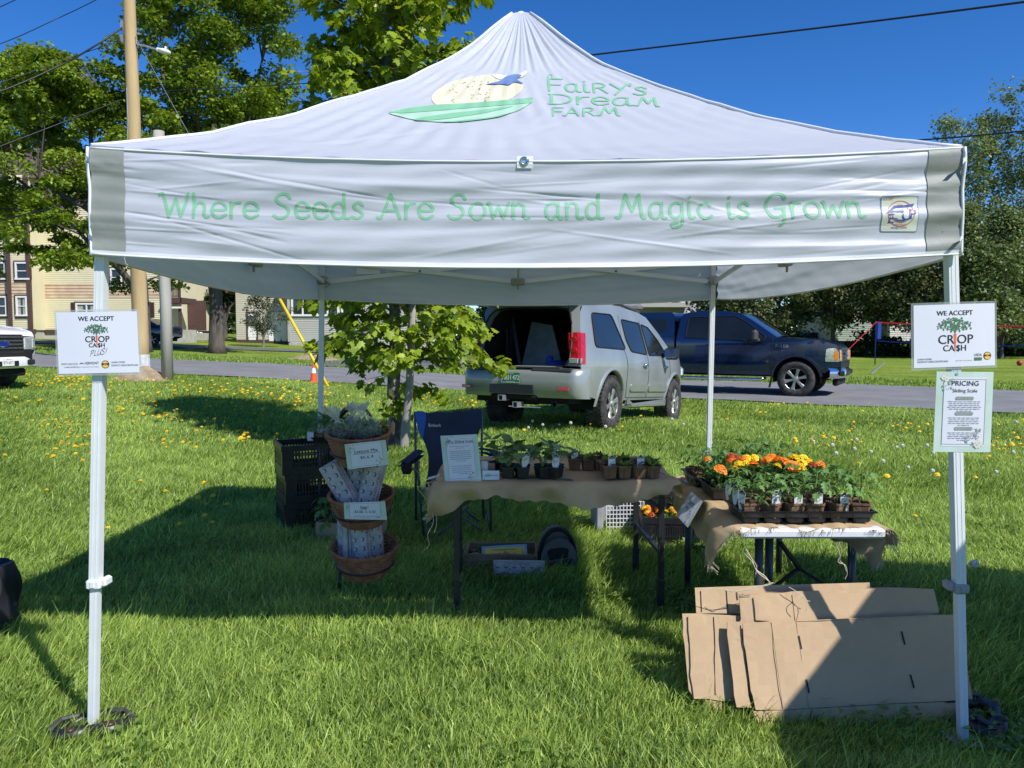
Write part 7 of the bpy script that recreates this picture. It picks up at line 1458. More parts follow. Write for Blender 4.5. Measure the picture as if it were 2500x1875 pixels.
for (px, py, Y, rz, ti, lb, tx) in ((1282, 1118, 3.665, .0, .20, 'large tilted white plant label in the second black pot', 'CABBAGE'), (1357, 1124, 3.665, 0, .04, 'white plant label in the rightmost front black pot', 'CABBAGE'), (1232, 1102, 3.78, 0, .1, 'white plant label at the back left among cabbage leaves', 'KALE'), (1297, 1101, 3.79, 0, 0, 'white plant label behind the tilted one', 'KALE'), (1349, 1100, 3.79, 0, 0, 'white plant label behind the rightmost black pots', 'KALE'), (1404, 1110, 3.885, 0, 0, 'white plant label in the middle group of lettuce pots', 'LETTUCE'), (1495, 1127, 3.66, 0, 0, 'white plant label in the left front lettuce pot by the table end', 'LETTUCE'), (1566, 1126, 3.66, 0, 0, 'white plant label in the third front lettuce pot', 'LETTUCE')):
    marker(P(px, py, Y), rz, ti, lb, tx)
z2 = T2['z'] + .012
def tray(label, x0, x1, y0, y1, cells=True, z=None, h=.052, m_=None):
    z = z2 if z is None else z; cx, cy = (x0 + x1) / 2, (y0 + y1) / 2; r_ = thing('seedling_tray', label, 'tray', (cx, cy, z), group='black plastic seedling trays'); m = MB(); w, d = x1 - x0, y1 - y0
    def ring(o, zz): return [(-w / 2 - o, -d / 2 - o, zz), (w / 2 + o, -d / 2 - o, zz), (w / 2 + o, d / 2 + o, zz), (-w / 2 - o, d / 2 + o, zz)]
    v = ring(-.012, .022 if cells else 0) + ring(-.004, h - .01) + ring(.006, h - .008) + ring(.008, h) + ring(-.003, h + .001) + ring(-.007, h - .012) + ring(-.014, .024 if cells else .004); f = [(3, 2, 1, 0)]
    for k in range(6): f += [(k * 4 + i, k * 4 + (i + 1) % 4, k * 4 + 4 + (i + 1) % 4, k * 4 + 4 + i) for i in range(4)]
    f.append((24, 25, 26, 27)); m.add(v, f); t = mk('tray_body', m, M_black, r_, world=False)
    if cells:
        nx = max(2, round(w / .098)); ny = max(1, round(d / .11)); m = MB()
        for i in range(nx):
            for j in range(ny): m.box((-w / 2 + w * (i + .5) / nx, -d / 2 + d * (j + .5) / ny, .018), (w / nx * .78, d / ny * .82, .040), None, .008)
        for i in range(1, nx): m.box((-w / 2 + w * i / nx, -d / 2 - .006, h - .012), (.004, .006, .022))
        mk('cell', m, M_black, t, world=False)
    return r_
tray('front black tray holding brown pots of tomato seedlings', 1.0, 1.585, 3.315, 3.57)
tray('middle black tray holding the marigolds', 1.0, 1.565, 3.80, 4.06, False, h=.06); tray('rear black tray of young seedlings near the table corner', .985, 1.52, 4.12, 4.42, True)
for i in range(6):
    for r in range(2):
        x = 1.0 + .585 * (i + .5) / 6; y = 3.365 + .125 * r; put_pot('tomato', 30 + (i * 2 + r) % 7, x, y, z2 + .018, .082, .066, M_cpot, 'tomato seedling pot %s in the front tray %s row' % (ORD[i], ('front', 'back')[r]), 'brown fibre pots of tomato seedlings', 1.02 if i > 2 else .80, .9 * i + 2 * r)
for i in range(5):
    for r in range(2): put_pot('tomato', 30 + (i + r * 3) % 7, 1.03 + .11 * i, 4.19 + .14 * r, z2 + .016, .07, .06, M_cpot if i < 2 else M_bpot, 'seedling pot %s in the %s row of the rear tray' % (ORD[i], ('front', 'back')[r]), 'seedling pots in the rear tray', (.9, .8, 1.1, 1.15, 1.15)[i], i + r)
for (px, py, Y, rz, ti, lb) in ((1899, 1217, 3.315, 0, .02, 'white plant label in the second front tomato pot'), (1954, 1223, 3.33, 0, -.03, 'white plant label partly behind leaves in the third tomato pot'), (2003, 1221, 3.315, 0, 0, 'white plant label in the fourth front tomato pot'), (2067, 1222, 3.315, 0, 0, 'white plant label in the fifth front tomato pot'), (1813, 1215, 3.33, -1.0, .12, 'white plant label turned sideways in the leftmost front tomato pot'), (1798, 1203, 3.42, -1.1, .1, 'white plant label turned sideways behind the leftmost one'), (1780, 1192, 3.50, -1.15, .08, 'white plant label at the back left corner of the front tray')):
    marker(P(px, py, Y), rz, ti, lb, 'TOMATO', .036, .056)
def flower_mesh(r, seed):
    g = random.Random(seed); m = MB()
    for k, (rr, zz, nn, dn) in enumerate(((1.0, -.10, 11, -.30), (.86, .05, 10, -.1), (.66, .18, 9, .05), (.45, .30, 7, .15), (.25, .38, 5, .2))):
        for i in range(nn):
            a = 6.283 * (i + .5 * (k % 2)) / nn + g.uniform(-.1, .1); w = rr * .42; d = (math.cos(a), math.sin(a)); p = (-d[1], d[0]); q = rr * g.uniform(.88, 1.08)
            m.add([(0, 0, zz * r), ((d[0] * q * .6 + p[0] * w * .5) * r, (d[1] * q * .6 + p[1] * w * .5) * r, (zz + .12) * r), ((d[0] * q + p[0] * w * .62) * r, (d[1] * q + p[1] * w * .62) * r, (zz + dn * .5 + g.uniform(-.08, .08)) * r), ((d[0] * q * 1.06) * r, (d[1] * q * 1.06) * r, (zz + dn * .7) * r), ((d[0] * q - p[0] * w * .62) * r, (d[1] * q - p[1] * w * .62) * r, (zz + dn * .5 + g.uniform(-.08, .08)) * r), ((d[0] * q * .6 - p[0] * w * .5) * r, (d[1] * q * .6 - p[1] * w * .5) * r, (zz + .12) * r)], [(0, 1, 5), (1, 2, 3), (1, 3, 5), (5, 3, 4)])
    return m
def flower_on(par, c, m_, r, seed, tilt=.5):
    m = flower_mesh(r, seed); g = random.Random(seed + 99); m.xf(Matrix.Translation(c) @ Euler((tilt + g.uniform(-.25, .25), g.uniform(-.3, .3), g.uniform(0, 6))).to_matrix().to_4x4()); f = mk('flower_head', m, m_, par, world=True)
    s = MB(); b = INV[par.name].inverted() @ Vector((0, 0, .06)); s.tube([c, c.lerp(b, .5) + Vector((0, 0, .01)), b], .0018, 4, False); s.lathe([(.004, -.4 * r), (.42 * r, -.15 * r)], tuple(c), 8); mk('flower_stalk', s, M_stem, f)
def c5(x, y): return (1620 + x / 3.687, 1060 + y / 3.687)
FL = [(520, 310, 'o', 3.74, 26), (390, 222, 'o', 3.98, 17), (600, 203, 'r', 4.0, 24), (650, 205, 'r', 4.0, 20), (595, 245, 'o', 3.9, 22), (662, 268, 'y', 3.84, 22), (705, 222, 'o', 3.98, 22), (762, 212, 'y', 4.02, 20), (815, 207, 'y', 4.02, 22), (740, 262, 'y', 3.86, 22), (800, 262, 'o', 3.86, 24), (908, 240, 'o', 3.94, 28), (965, 215, 'o', 4.0, 28), (1025, 224, 'o', 3.98, 26), (1075, 240, 'o', 3.93, 26), (1115, 262, 'o', 3.86, 26), (1165, 280, 'o', 3.8, 30), (1150, 210, 'y', 4.02, 26), (1205, 222, 'y', 4.0, 26), (1265, 218, 'y', 4.0, 26), (1285, 252, 'y', 3.9, 26), (1225, 262, 'y', 3.86, 26), (1240, 312, 'y', 3.75, 26), (1028, 280, 'y', 3.8, 18), (1345, 275, 'r', 3.86, 22), (1420, 272, 'o', 3.86, 22), (1200, 300, 'o', 3.78, 20), (640, 300, 'y', 3.76, 14)]
FM = {'o': M_org, 'y': M_yelp, 'r': M_rdp}
pls = []
for i in range(6):
    for r in range(2): x = 1.05 + .093 * i; y = 3.86 + .13 * r; pls.append(put_pot('marigold', 50 + (i + r * 2) % 4, x, y, z2 + .008, .075, .06, M_bpot, 'marigold plant %s in the %s row of the middle tray' % (ORD[i], ('front', 'back')[r]), 'marigold plants on the white table', 1.25, i * 1.1))
for p in pls:
    I = Matrix.Translation(p.location) @ p.rotation_euler.to_matrix().to_4x4(); INV[p.name] = I.inverted()
for k, (x, y, c, Y, rr) in enumerate(FL):
    q = P(*c5(x, y), Y); par = min(pls, key=lambda p: (p.location.x - q.x) ** 2 + (p.location.y - q.y) ** 2); flower_on(par, q, FM[c], rr * 1.3 / 1000, k)
# ================================================================ BASKET STAND, EGGS, BAGS
M_wick = mat('brown_wicker', (.19, .07, .034), .7, vs=26, col2=(.34, .14, .07)); M_pulp = mat('grey_pulp', (.42, .39, .38), .95, vs=30, col2=(.55, .52, .50), bump=.5, bs=90); M_pink = mat('pink_print', (.36, .07, .10), .7); M_bag = mat('clear_bag', (.62, .68, .68), .18, var=.05, alpha=.13); M_plume = mat('bag_plume', (.70, .72, .70), .3, var=.1, vs=60, alpha=.42, trans=.2); M_tie = mat('white_string', (.62, .60, .54), .8)
M_card = mat('brown_cardboard', (.41, .285, .165), .85, vs=2.5, col2=(.455, .32, .19), bump=.5, bs=9, detail=8)
BX, BY = -.763, 3.95
def basket_mesh(rt, rb, h, tilt=0.):
    m = MB(); n = 72; rows = int(h / .008)
    for k in range(rows):
        t = k / (rows - 1); r = rb + (rt - rb) * t ** .62; z = h * t; pts = []
        for i in range(n): a = 6.283 * i / n; q = r + .0024 * math.sin(a * 18 + math.pi * (k % 2)); pts.append((q * math.cos(a) * 1.0, q * math.sin(a) * .92, z + .001 * math.sin(a * 18)))
        m.tube(pts + [pts[0]], .0042, 5, False)
    for i in range(36): a = 6.283 * i / 36; pts = [((rb + (rt - rb) * (t / 6) ** .62) * math.cos(a), (rb + (rt - rb) * (t / 6) ** .62) * math.sin(a) * .92, h * t / 6) for t in range(7)]; m.tube(pts, .003, 4, False)
    m.lathe([(0, .004), (rb, .004)], n=30, sy=.92); rim = MB()
    for ph in (0, 3.14): rim.tube([((rt + .002 + .004 * math.cos(a * 30 + ph)) * math.cos(a), (rt + .002 + .004 * math.cos(a * 30 + ph)) * math.sin(a) * .92, h + .005 + .004 * math.sin(a * 30 + ph)) for a in [6.2832 * i / 180 for i in range(181)]], .0062, 5, False)
    return m, rim
st_ = thing('basket_stand', 'three tier wicker basket stand with black metal frame', 'basket stand', (BX, BY, 0))
for (dx, z, rt, rb, h) in ((0, .15, .168, .10, .15), (-.012, .42, .162, .10, .15), (-.022, .735, .158, .10, .155)):
    m, rim = basket_mesh(rt, rb, h); M_ = Matrix.Translation((dx, -.01, z)) @ Matrix.Rotation(R(11), 4, 'X'); m.xf(M_); rim.xf(M_); b = mk('basket', m, M_wick, st_, world=False, smooth=True); mk('basket_rim', rim, M_wick, b, world=False, smooth=True)
    m = MB(); r = rb + (rt - rb) * .42 ** .62 + .010; m.tube([(dx + r * math.cos(a), r * math.sin(a) * .93 - .02, z + h * .40 + .18 * r * math.sin(a) * -1 * -1) for a in [6.2832 * i / 40 for i in range(41)]], .0045, 5, False); mk('support_ring', m, M_black, st_, world=False, smooth=True)
m = MB(); q = [P(829, 1440, 4.0), P(829, 1300, 4.1), P(822, 1130, 4.13), P(820, 1045, 4.13), P(829, 1016, 4.12), P(845, 1000, 4.1), P(868, 994, 4.08), P(890, 1000, 4.06), P(905, 1020, 4.05), P(912, 1060, 4.1), P(925, 1200, 4.12), P(930, 1400, 4.12)]; m.tube(crom(q, 5), .009, 8)
m.tube(crom([P(797, 1474, 3.98), P(796, 1452, 4.06), P(812, 1432, 4.12), P(850, 1421, 4.16), P(915, 1413, 4.18), P(955, 1418, 4.14), P(985, 1435, 4.06), P(1000, 1452, 3.98)], 5), .010, 8); m.box((BX, BY + .17, .03), (.02, .02, .1)); mk('stand_frame', m, M_black, st_, smooth=True)
m = MB(); m.tube(crom([P(829, 1016, 4.12), P(838, 1006, 4.11), P(848, 999, 4.10), P(862, 995, 4.08)], 5), .0155, 8); mk('handle_grip', m, M_black, st_, smooth=True)
def carton(label, C, tilt, yaw=0., lean=0., lying=False):
    r_ = thing('egg_carton', label, 'egg carton', C, (lean if not lying else math.pi / 2 * 0, tilt, yaw), 'grey pulp egg cartons'); L, W, D = .29, .10, .062
    m = MB(); m.box((0, .017, 0), (W, .032, L), None, .010); m.box((0, -.017, 0), (W * .92, .034, L * .97), None, .014); m.box((0, 0, 0), (W + .012, .005, L + .006), None, .002); sh = mk('carton_shell', m, M_pulp, r_, world=False)
    m = MB(); d = MB()
    for i in range(6):
        for j in (-1, 1):
            z = -L / 2 + L * (i + .5) / 6; x = j * .020 - .008; m.add([(x + .0135 * math.cos(a), -.0345, z + .0155 * math.sin(a)) for a in [6.283 * k / 14 for k in range(14)]] + [(x + .011 * math.cos(a), -.0352, z + .013 * math.sin(a)) for a in [6.283 * k / 14 for k in range(14)]], [(k, (k + 1) % 14, 14 + (k + 1) % 14, 14 + k) for k in range(14)])
            d.add([(x + (.0095 * math.cos(q)), -.0356, z + .0110 * math.sin(q)) for q in [6.283 * k / 14 for k in range(14)]], [tuple(range(14))])
            d.cur = 1; d.add([(x - .003 + (.0065 * math.cos(q)), -.0360, z + .009 * math.sin(q)) for q in [6.283 * k / 12 for k in range(12)]], [tuple(range(12))]); d.cur = 0
            m.blob((x, .034, z), (.019, .014, .019), 8, 5)
    mk('carton_bump', m, M_pulp, sh, world=False, smooth=True); mk('lid_hole', d, (M_trimg, M_pulp), sh, world=False)
    m = MB(); f = lambda x, y: Vector((.036 + y, -.0350, -x * 1.0)); put_text(m, 'ONE DOZEN EGGS', f, 0, -.006, .0185, sx=1.2); mk('carton_lettering', m, M_pink, sh, world=False)
    m = MB(); f = lambda x, y: Vector((-.043 + y, -.0350, -x)); 
    for k in range(4): sheet(m, f, -.05 + .03 * k, -.001, -.03 + .03 * k, .002, 1, 1)
    mk('carton_print', m, M_txt, sh, world=False); return r_
carton('grey egg carton leaning left in the middle basket', P(836, 1192, 3.92), R(-30), .1, R(-8)); carton('grey egg carton leaning right in the middle basket', P(905, 1190, 3.92), R(13), -.1, R(-8)); carton('grey egg carton standing upright between two leaning ones', P(873, 1187, 3.98), R(1), 0, R(-4))
carton('grey egg carton in the centre of the bottom basket', P(883, 1326, 3.93), R(-6), .06, R(-5)); carton('grey egg carton turned sideways at the right of the bottom basket', P(913, 1321, 3.97), R(-4), .7, R(-3)); carton('grey egg carton turned sideways at the left of the bottom basket', P(845, 1322, 3.95), R(-7), -.95, R(-3))
c = carton('closed grey egg carton lying in grass before the wooden crate', G(1267, 1412) + Vector((0, 0, .05)), R(90), .03); c.rotation_euler = (R(6), R(90), R(4))
M_grn = leaf_mat('bagged_greens', (.03, .09, .02), (.20, .34, .09), .3); M_grd = leaf_mat('bagged_dark_greens', (.008, .02, .012), (.06, .07, .05), .15)
def bag(label, C, r, tie, plume, seed):
    r_ = thing('lettuce_bag', label, 'bag of lettuce', C, group='clear bags of lettuce'); g = random.Random(seed); T = Vector(tie); Pm = Vector(plume); B = Vector(C) + Vector((0, 0, -r * .72)); m = MB()
    prof = [(0, 0), (.6, .02), (.92, .18), (1.0, .42), (.93, .62), (.70, .80), (.36, .93), (.10, 1.0), (.20, 1.12), (.38, 1.28), (.52, 1.45), (.55, 1.52)]; n = 44; vs = []
    for j, (q, t) in enumerate(prof):
        for i in range(n):
            a = 6.283 * i / n; base = B.lerp(T, min(t, 1)) if t <= 1 else T.lerp(Pm, (t - 1) / .52); pl = 1 + (.10 * math.sin(a * 11 + j * .4) + .05 * math.sin(a * 19 + 2)) * (t > .45) * (1 if t < 1 else 2.2) + .03 * math.sin(a * 5 + j); rr = r * q * pl; jz = (g.uniform(-.012, .012) if t > 1.3 else 0); vs.append(base + Vector((rr * math.cos(a), rr * math.sin(a) * .8, jz)))
    for j in range(len(prof) - 1):
        m.cur = int(j >= 7)
        m.mi += [m.cur] * n; m.f += [(j * n + i, j * n + (i + 1) % n, (j + 1) * n + (i + 1) % n, (j + 1) * n + i) for i in range(n)]
    m.v = vs; bg_ = mk('bag_film', m, (M_bag, M_plume), r_, smooth=True)
    m = MB()
    for i in range(18): a = 6.283 * i / 18 + g.uniform(-.1, .1); l = g.uniform(.3, .75); m.tube([T + (B.lerp(T, 1 - t * .5) + Vector((r * t ** .55 * math.cos(a), r * t ** .55 * math.sin(a) * .8, 0)) - T) for t in (.02, l * .4, l * .7)], .0011, 3, False)
    for k in range(3): m.tube([T + Vector((.010 * math.cos(a), .010 * math.sin(a), .002 * k - .003)) for a in [6.283 * i / 12 for i in range(13)]], .0022, 4, False)
    for sg in (-1, 1): m.tube(crom([T, T + Vector((sg * .02, -.012, .012)), T + Vector((sg * .034, -.014, -.002)), T + Vector((sg * .018, -.014, -.010)), T], 5), .0016, 4, False)
    mk('bag_tie', m, M_tie, bg_); q = np.random.default_rng(seed)
    for nm, mt, lo, hi, nn in (('salad_leaves', M_grn, -.5, .55, 300), ('dark_salad_leaves', M_grd, -.65, .15, 190)):
        d = q.normal(0, 1, (nn, 3)); d /= np.linalg.norm(d, axis=1)[:, None]; d *= (q.random(nn) ** .4)[:, None] * .9; z = np.clip(d[:, 2], lo, hi); k = np.sqrt(np.maximum(.15, 1 - (np.abs(z) / 1.1) ** 2)); pos = np.stack([d[:, 0] * r * k, d[:, 1] * r * .78 * k, z * r * .8], 1); V, F, kk = leaves(pos, q.random(nn) * 6.28, q.normal(0, .8, nn), q.normal(0, .8, nn), .018 + .02 * q.random(nn), 'oval'); npmesh(nm, V, F, mt, np.repeat(np.clip(q.normal(.5, .2, nn), 0, 1), kk), parent=r_)
bag('small clear bag of greens at the left of the top basket', P(826, 1055, 3.93), .074, P(824, 1028, 3.93), P(806, 996, 3.93), 3); bag('larger clear bag of dark salad leaves in the top basket', P(896, 1050, 3.93), .086, P(885, 1010, 3.92), P(874, 984, 3.93), 7); bag('clear bag of salad half hidden behind the two others', P(868, 1042, 4.03), .06, P(862, 1012, 4.03), P(860, 992, 4.04), 11)
card('price_sign', 'lettuce mix price card hanging on the top wicker basket', [P(841, 1085, 3.73), P(941, 1074, 3.73), P(950, 1134, 3.74), P(849, 1146, 3.74)], .21, .125, ('Lettuce Mix', .012), ('$4, 6, 8', -.018), .024, .021, .11, seed=4, flor=1.5)
card('price_sign', 'egg price card hanging on the middle wicker basket', [P(839, 1227, 3.72), P(940, 1224, 3.72), P(945, 1269, 3.73), P(841, 1267, 3.73)], .205, .09, ('Eggs*', .013), ('$3.50, 5, 6.50', -.010), .019, .018, .13, seed=6, paras=((-.026, 2, .009),), flor=1.6)
card('price_sign', 'price card clipped to the burlap side of the white table', [P(1687, 1200, 3.98), P(1716, 1224, 3.79), P(1679, 1288, 3.74), P(1651, 1257, 3.92)], .20, .17, ('Starts', .025), ('$4, 5, 6', -.012), .034, .026, .10, seed=8, flor=1.4)
card('info_sign', 'sliding scale explanation sheet standing on the burlap table', [P(1075, 1064, 3.69), P(1165, 1060, 3.69), P(1176, 1174, 3.66), P(1087, 1181, 3.66)], .178, .23, ('Why Sliding Scale', .078), None, .0175, .01, .13, bh=.05, paras=((.062, 2, .009), (.038, 6, .0095), (-.034, 5, .0095)), seed=9, thick=.004, flor=1.2)
def card_holder():
    r_ = thing('business_cards', 'white business cards with green logo in a wire holder', 'cards', P(1198, 1168, 3.66)); c = [P(1178, 1149, 3.67), P(1219, 1149, 3.67), P(1219, 1171, 3.66), P(1178, 1172, 3.66)]; m = MB(); f = quadfn(c, .089, .051, 0); [sheet(m, quadfn(c, .089, .051, -k * .002), -.0445, -.0255, .0445, .0255, 3, 2) for k in range(5)]; b = mk('card_stack', m, M_paper, r_); f = quadfn(c, .089, .051, .001); m = MB(); m.add([f(-.014 + .018 * math.cos(a), .002 + .011 * math.sin(a)) for a in [6.283 * k / 16 for k in range(16)]], [tuple(range(16))]); put_text(m, 'FARM', f, .025, -.002, .012); mk('card_logo', m, M_lgink, b)
    m = MB(); f = quadfn(c, .089, .051, .004); m.tube([f(-.035, -.026), f(-.035, -.002), f(.035, -.002), f(.035, -.026)], .0012, 4, False); mk('wire_holder', m, M_galv, r_)
card_holder()
m = MB(); m.box(P(1183, 1138, 3.74), (.03, .05, .045), (0, 0, .1), .002); mk('paper_box', m, M_paper, label='small white box behind the sliding scale sheet', cat='box')
m = MB(); m.box(P(1200, 1145, 3.80) , (.035, .06, .05), (0, 0, 0), .003); mk('kraft_box', m, M_card, label='small tan box behind the business cards', cat='box')
m = MB(); m.box(P(1076, 1171, 3.70), (.05, .07, .035), (0, 0, .2), .002); mk('small_cardboard_box', m, M_card, label='low brown cardboard box left of the sliding scale sheet', cat='box')
m = MB(); q = P(1062, 1166, 3.70); m.grid(lambda u, v: q + Vector((.06 * (u - .6), .07 * (v - .5), -.006 + .018 * u)), 4, 4); mk('loose_paper', m, M_paper, label='loose white paper sticking out at the table left corner', cat='paper')

# ================================================================ CRATES
def crate_mesh(w, d, h, nb, t=.010, rows=2):
    m = MB()
    for sx in (-1, 1):
        for sy in (-1, 1): m.box((sx * (w / 2 - .035), sy * (d / 2 - t / 2), h / 2), (.07, t, h - .004)); m.box((sx * (w / 2 - t / 2), sy * (d / 2 - .03), h / 2), (t, .04, h - .006))
    for z, hh in [(h - .020, .040), (.026, .052)] + [(h * k / (rows + 1) + .01, .010) for k in range(1, rows + 1)]:
        for s in (-1, 1): m.box((0, s * (d / 2 - t / 2), z), (w + (.012 if z > h * .8 else 0), t + (.006 if z > h * .8 else -.002), hh)); m.box((s * (w / 2 - t / 2), 0, z), (t + (.006 if z > h * .8 else -.002), d - 2 * t, hh))
    for i in range(nb):
        x = -w / 2 + .05 + (w - .1) * i / (nb - 1)
        for s in (-1, 1): m.box((x, s * (d / 2 - t / 2 - .001), h / 2), (.0125, t * .6, h - .03))
    for i in range(int(nb * d / w)):
        y = -d / 2 + .05 + (d - .1) * i / max(1, int(nb * d / w) - 1)
        for s in (-1, 1): m.box((s * (w / 2 - t / 2 - .001), y, h / 2), (t * .6, .0125, h - .03))
    return m
def crate_floor(w, d): 
    m = MB()
    for i in range(14): m.box((-w / 2 + .03 + (w - .06) * i / 13, 0, .012), (.012, d - .02, .006))
    for i in range(8): m.box((0, -d / 2 + .03 + (d - .06) * i / 7, .008), (w - .02, .012, .004))
    return m
def crate(label, loc, rz, w=.56, d=.38, h=.205, nb=22, group='black slatted crates', m_=None):
    r_ = thing('plastic_crate', label, 'crate', loc, (0, 0, rz), group); mk('crate_wall', crate_mesh(w, d, h, nb), m_ or M_black, r_, world=False); mk('crate_floor', crate_floor(w, d), m_ or M_black, r_, world=False); return r_
cz = R(26); cc = Vector((-1.42, 5.60, .0)); k0 = crate('bottom crate of the black stack behind the basket stand', cc, cz)
dup(k0, cc + Vector((.006, .004, .207)), cz + .02, 'middle crate of the black stack behind the basket stand'); dup(k0, cc + Vector((-.006, .0, .414)), cz - .015, 'top crate of the black stack behind the basket stand')
tb = cc + Vector((.10, -.02, .622)); t_ = tray('small black tray of seedlings on top of the crate stack', tb.x - .14, tb.x + .16, tb.y - .14, tb.y + .14, False, tb.z, .045); t_.rotation_euler.z = .3
for k, (dx, dy) in enumerate(((-.085, -.07), (.0, -.06), (.085, -.05), (-.07, .06), (.02, .07), (.10, .06))): put_pot('brassica', (k % 5) + 1, tb.x + dx, tb.y + dy, tb.z + .006, .064, .054, M_bpot, 'crate top seedling %s in the %s row' % (ORD[k % 3], ('front', 'back')[k // 3]), 'seedlings on the crate stack', 1.15, k)
mm = MB(); q = P(758, 1065, 5.44); mm.box(q, (.045, .002, .065)); l_ = mk('seed_packet', mm, M_paper, label='white printed seed label standing in the crate top tray', cat='plant label'); mm = MB(); mm.box(q + Vector((.033, -.001, 0)), (.02, .002, .065)); mk('packet_edge', mm, M_ink, l_)
mm = MB(); mm.box(P(778, 1066, 5.46), (.05, .03, .05), (0, 0, .2), .004); mk('mushroom_block', mm, M_cpot, label='brown block beside the white seed label on the crates', cat='block')
# open cardboard box with plants
def open_box(name, label, c, w, d, h, rz, m_, t=.006, cat='box', planks=0):
    r_ = thing(name, label, cat, c, (0, 0, rz))
    for k, (x, y, a, b) in enumerate(((0, -d / 2 + t / 2, w, t), (0, d / 2 - t / 2, w, t), (-w / 2 + t / 2, 0, t, d - 2 * t), (w / 2 - t / 2, 0, t, d - 2 * t))):
        m = MB(); m.box((x, y, h / 2), (a, b, h), None, min(a, b) * .12); mk('side_panel', m, m_, r_, world=False)
    m = MB(); m.box((0, 0, t / 2), (w - 2 * t - .001, d - 2 * t - .001, t)); mk('base_panel', m, m_, r_, world=False); return r_
ob = Vector((-1.10, 5.22, 0)); open_box('cardboard_box', 'low open cardboard box of seedlings behind the basket stand', ob, .40, .28, .13, R(-14), M_card)
for k, (dx, dy) in enumerate(((-.15, .04), (-.09, .0), (-.02, .04), (-.13, -.06))): put_pot('tomato', 30 + k, ob.x + dx, ob.y + dy, .02, .07, .06, M_bpot, 'leafy seedling %s in the cardboard box on the grass' % ORD[k], 'seedlings in the cardboard box', 1.6, k)
# wooden crate with papers
M_wood = mat('old_crate_wood', (.22, .14, .09), .85, vs=4, col2=(.36, .24, .16), bump=.5, bs=30, stretch=(.25, 1, 3)); wc = Vector((-.062, 4.58, 0)); open_box('wooden_crate', 'wooden crate of papers on the grass under the burlap table', wc, .43, .28, .105, R(-1), M_wood, .012, 'crate')
cr_ = bpy.data.objects['wooden_crate']; m = MB()
for x in (-.2, .2):
    for z in (.03, .06, .088): m.lathe([(0, -.0012), (.004, -.001), (.004, .0)], (x, -.1405, z), 8, 'y')
mk('nail', m, M_dark, cr_, world=False)
def qsheet(name, label, c, col, cat, th=.004): m = MB(); t = (c[1] - c[0]).cross(c[3] - c[0]).normalized() * th; m.add(list(c) + [p + t for p in c], [(0, 1, 2, 3), (7, 6, 5, 4), (0, 4, 5, 1), (1, 5, 6, 2), (2, 6, 7, 3), (3, 7, 4, 0)]); return mk(name, m, col, label=label, cat=cat)
M_skyp = mat('sky_blue_board', (.16, .42, .58), .5); M_sun = mat('yellow_board', (.72, .58, .12), .5)
def q7(x, y): return (1120 + x / 7.135, 1290 + y / 7.135)
c = [P(*q7(395, 315), 4.66), P(*q7(1180, 268), 4.66), P(*q7(1200, 520), 4.56), P(*q7(420, 530), 4.56)]; b_ = qsheet('upside_down_board', 'blue and yellow program board upside down in the wooden crate', c, M_skyp, 'board'); f = quadfn([p for p in c], .30, .075, .001); m = MB(); sheet(m, f, -.13, -.035, .132, .024, 4, 2); mk('yellow_face', m, M_sun, b_); f = quadfn([p for p in c], .30, .075, .002); m = MB(); put_text(m, 'Program', lambda x, y: f(-x, -y), .0, .008, .036, sx=1.2); put_text(m, 'Coupons redeemed here', lambda x, y: f(-x, -y), .0, -.014, .0125, sx=1.25); mk('board_lettering', m, M_ink, b_)
c = [P(*q7(570, 488), 4.55), P(*q7(1175, 478), 4.55), P(*q7(1200, 580), 4.50), P(*q7(580, 580), 4.50)]; b2 = qsheet('framed_sheet', 'white framed sheet lying in front inside the wooden crate', c, M_paper, 'sheet'); f = quadfn([p for p in c], .24, .035, .001); m = MB(); sheet(m, f, -.09, -.02, .09, .004, 2, 1); mk('dark_panel', m, M_ink, b2)
m = MB(); m.blob(P(*q7(285, 500), 4.55), (.035, .03, .028), 14, 8, noise=.03); mk('tape_roll', m, mat('amber_shell', (.36, .16, .05), .4, vs=20, col2=(.5, .42, .38)), smooth=True, label='brown and white rounded trinket in the left of the wooden crate', cat='trinket')
m = MB(); m.blob(P(*q7(232, 385), 4.62), (.022, .03, .012), 12, 6); mk('dark_case', m, M_trimg, smooth=True, label='small dark rounded case at the back left of the crate', cat='case')
m = MB(); m.bar(P(*q7(150, 330), 4.66), P(*q7(160, 540), 4.52), .008); mk('wooden_stick', m, M_thr, label='pale wooden stick standing inside the left of the crate', cat='stick')
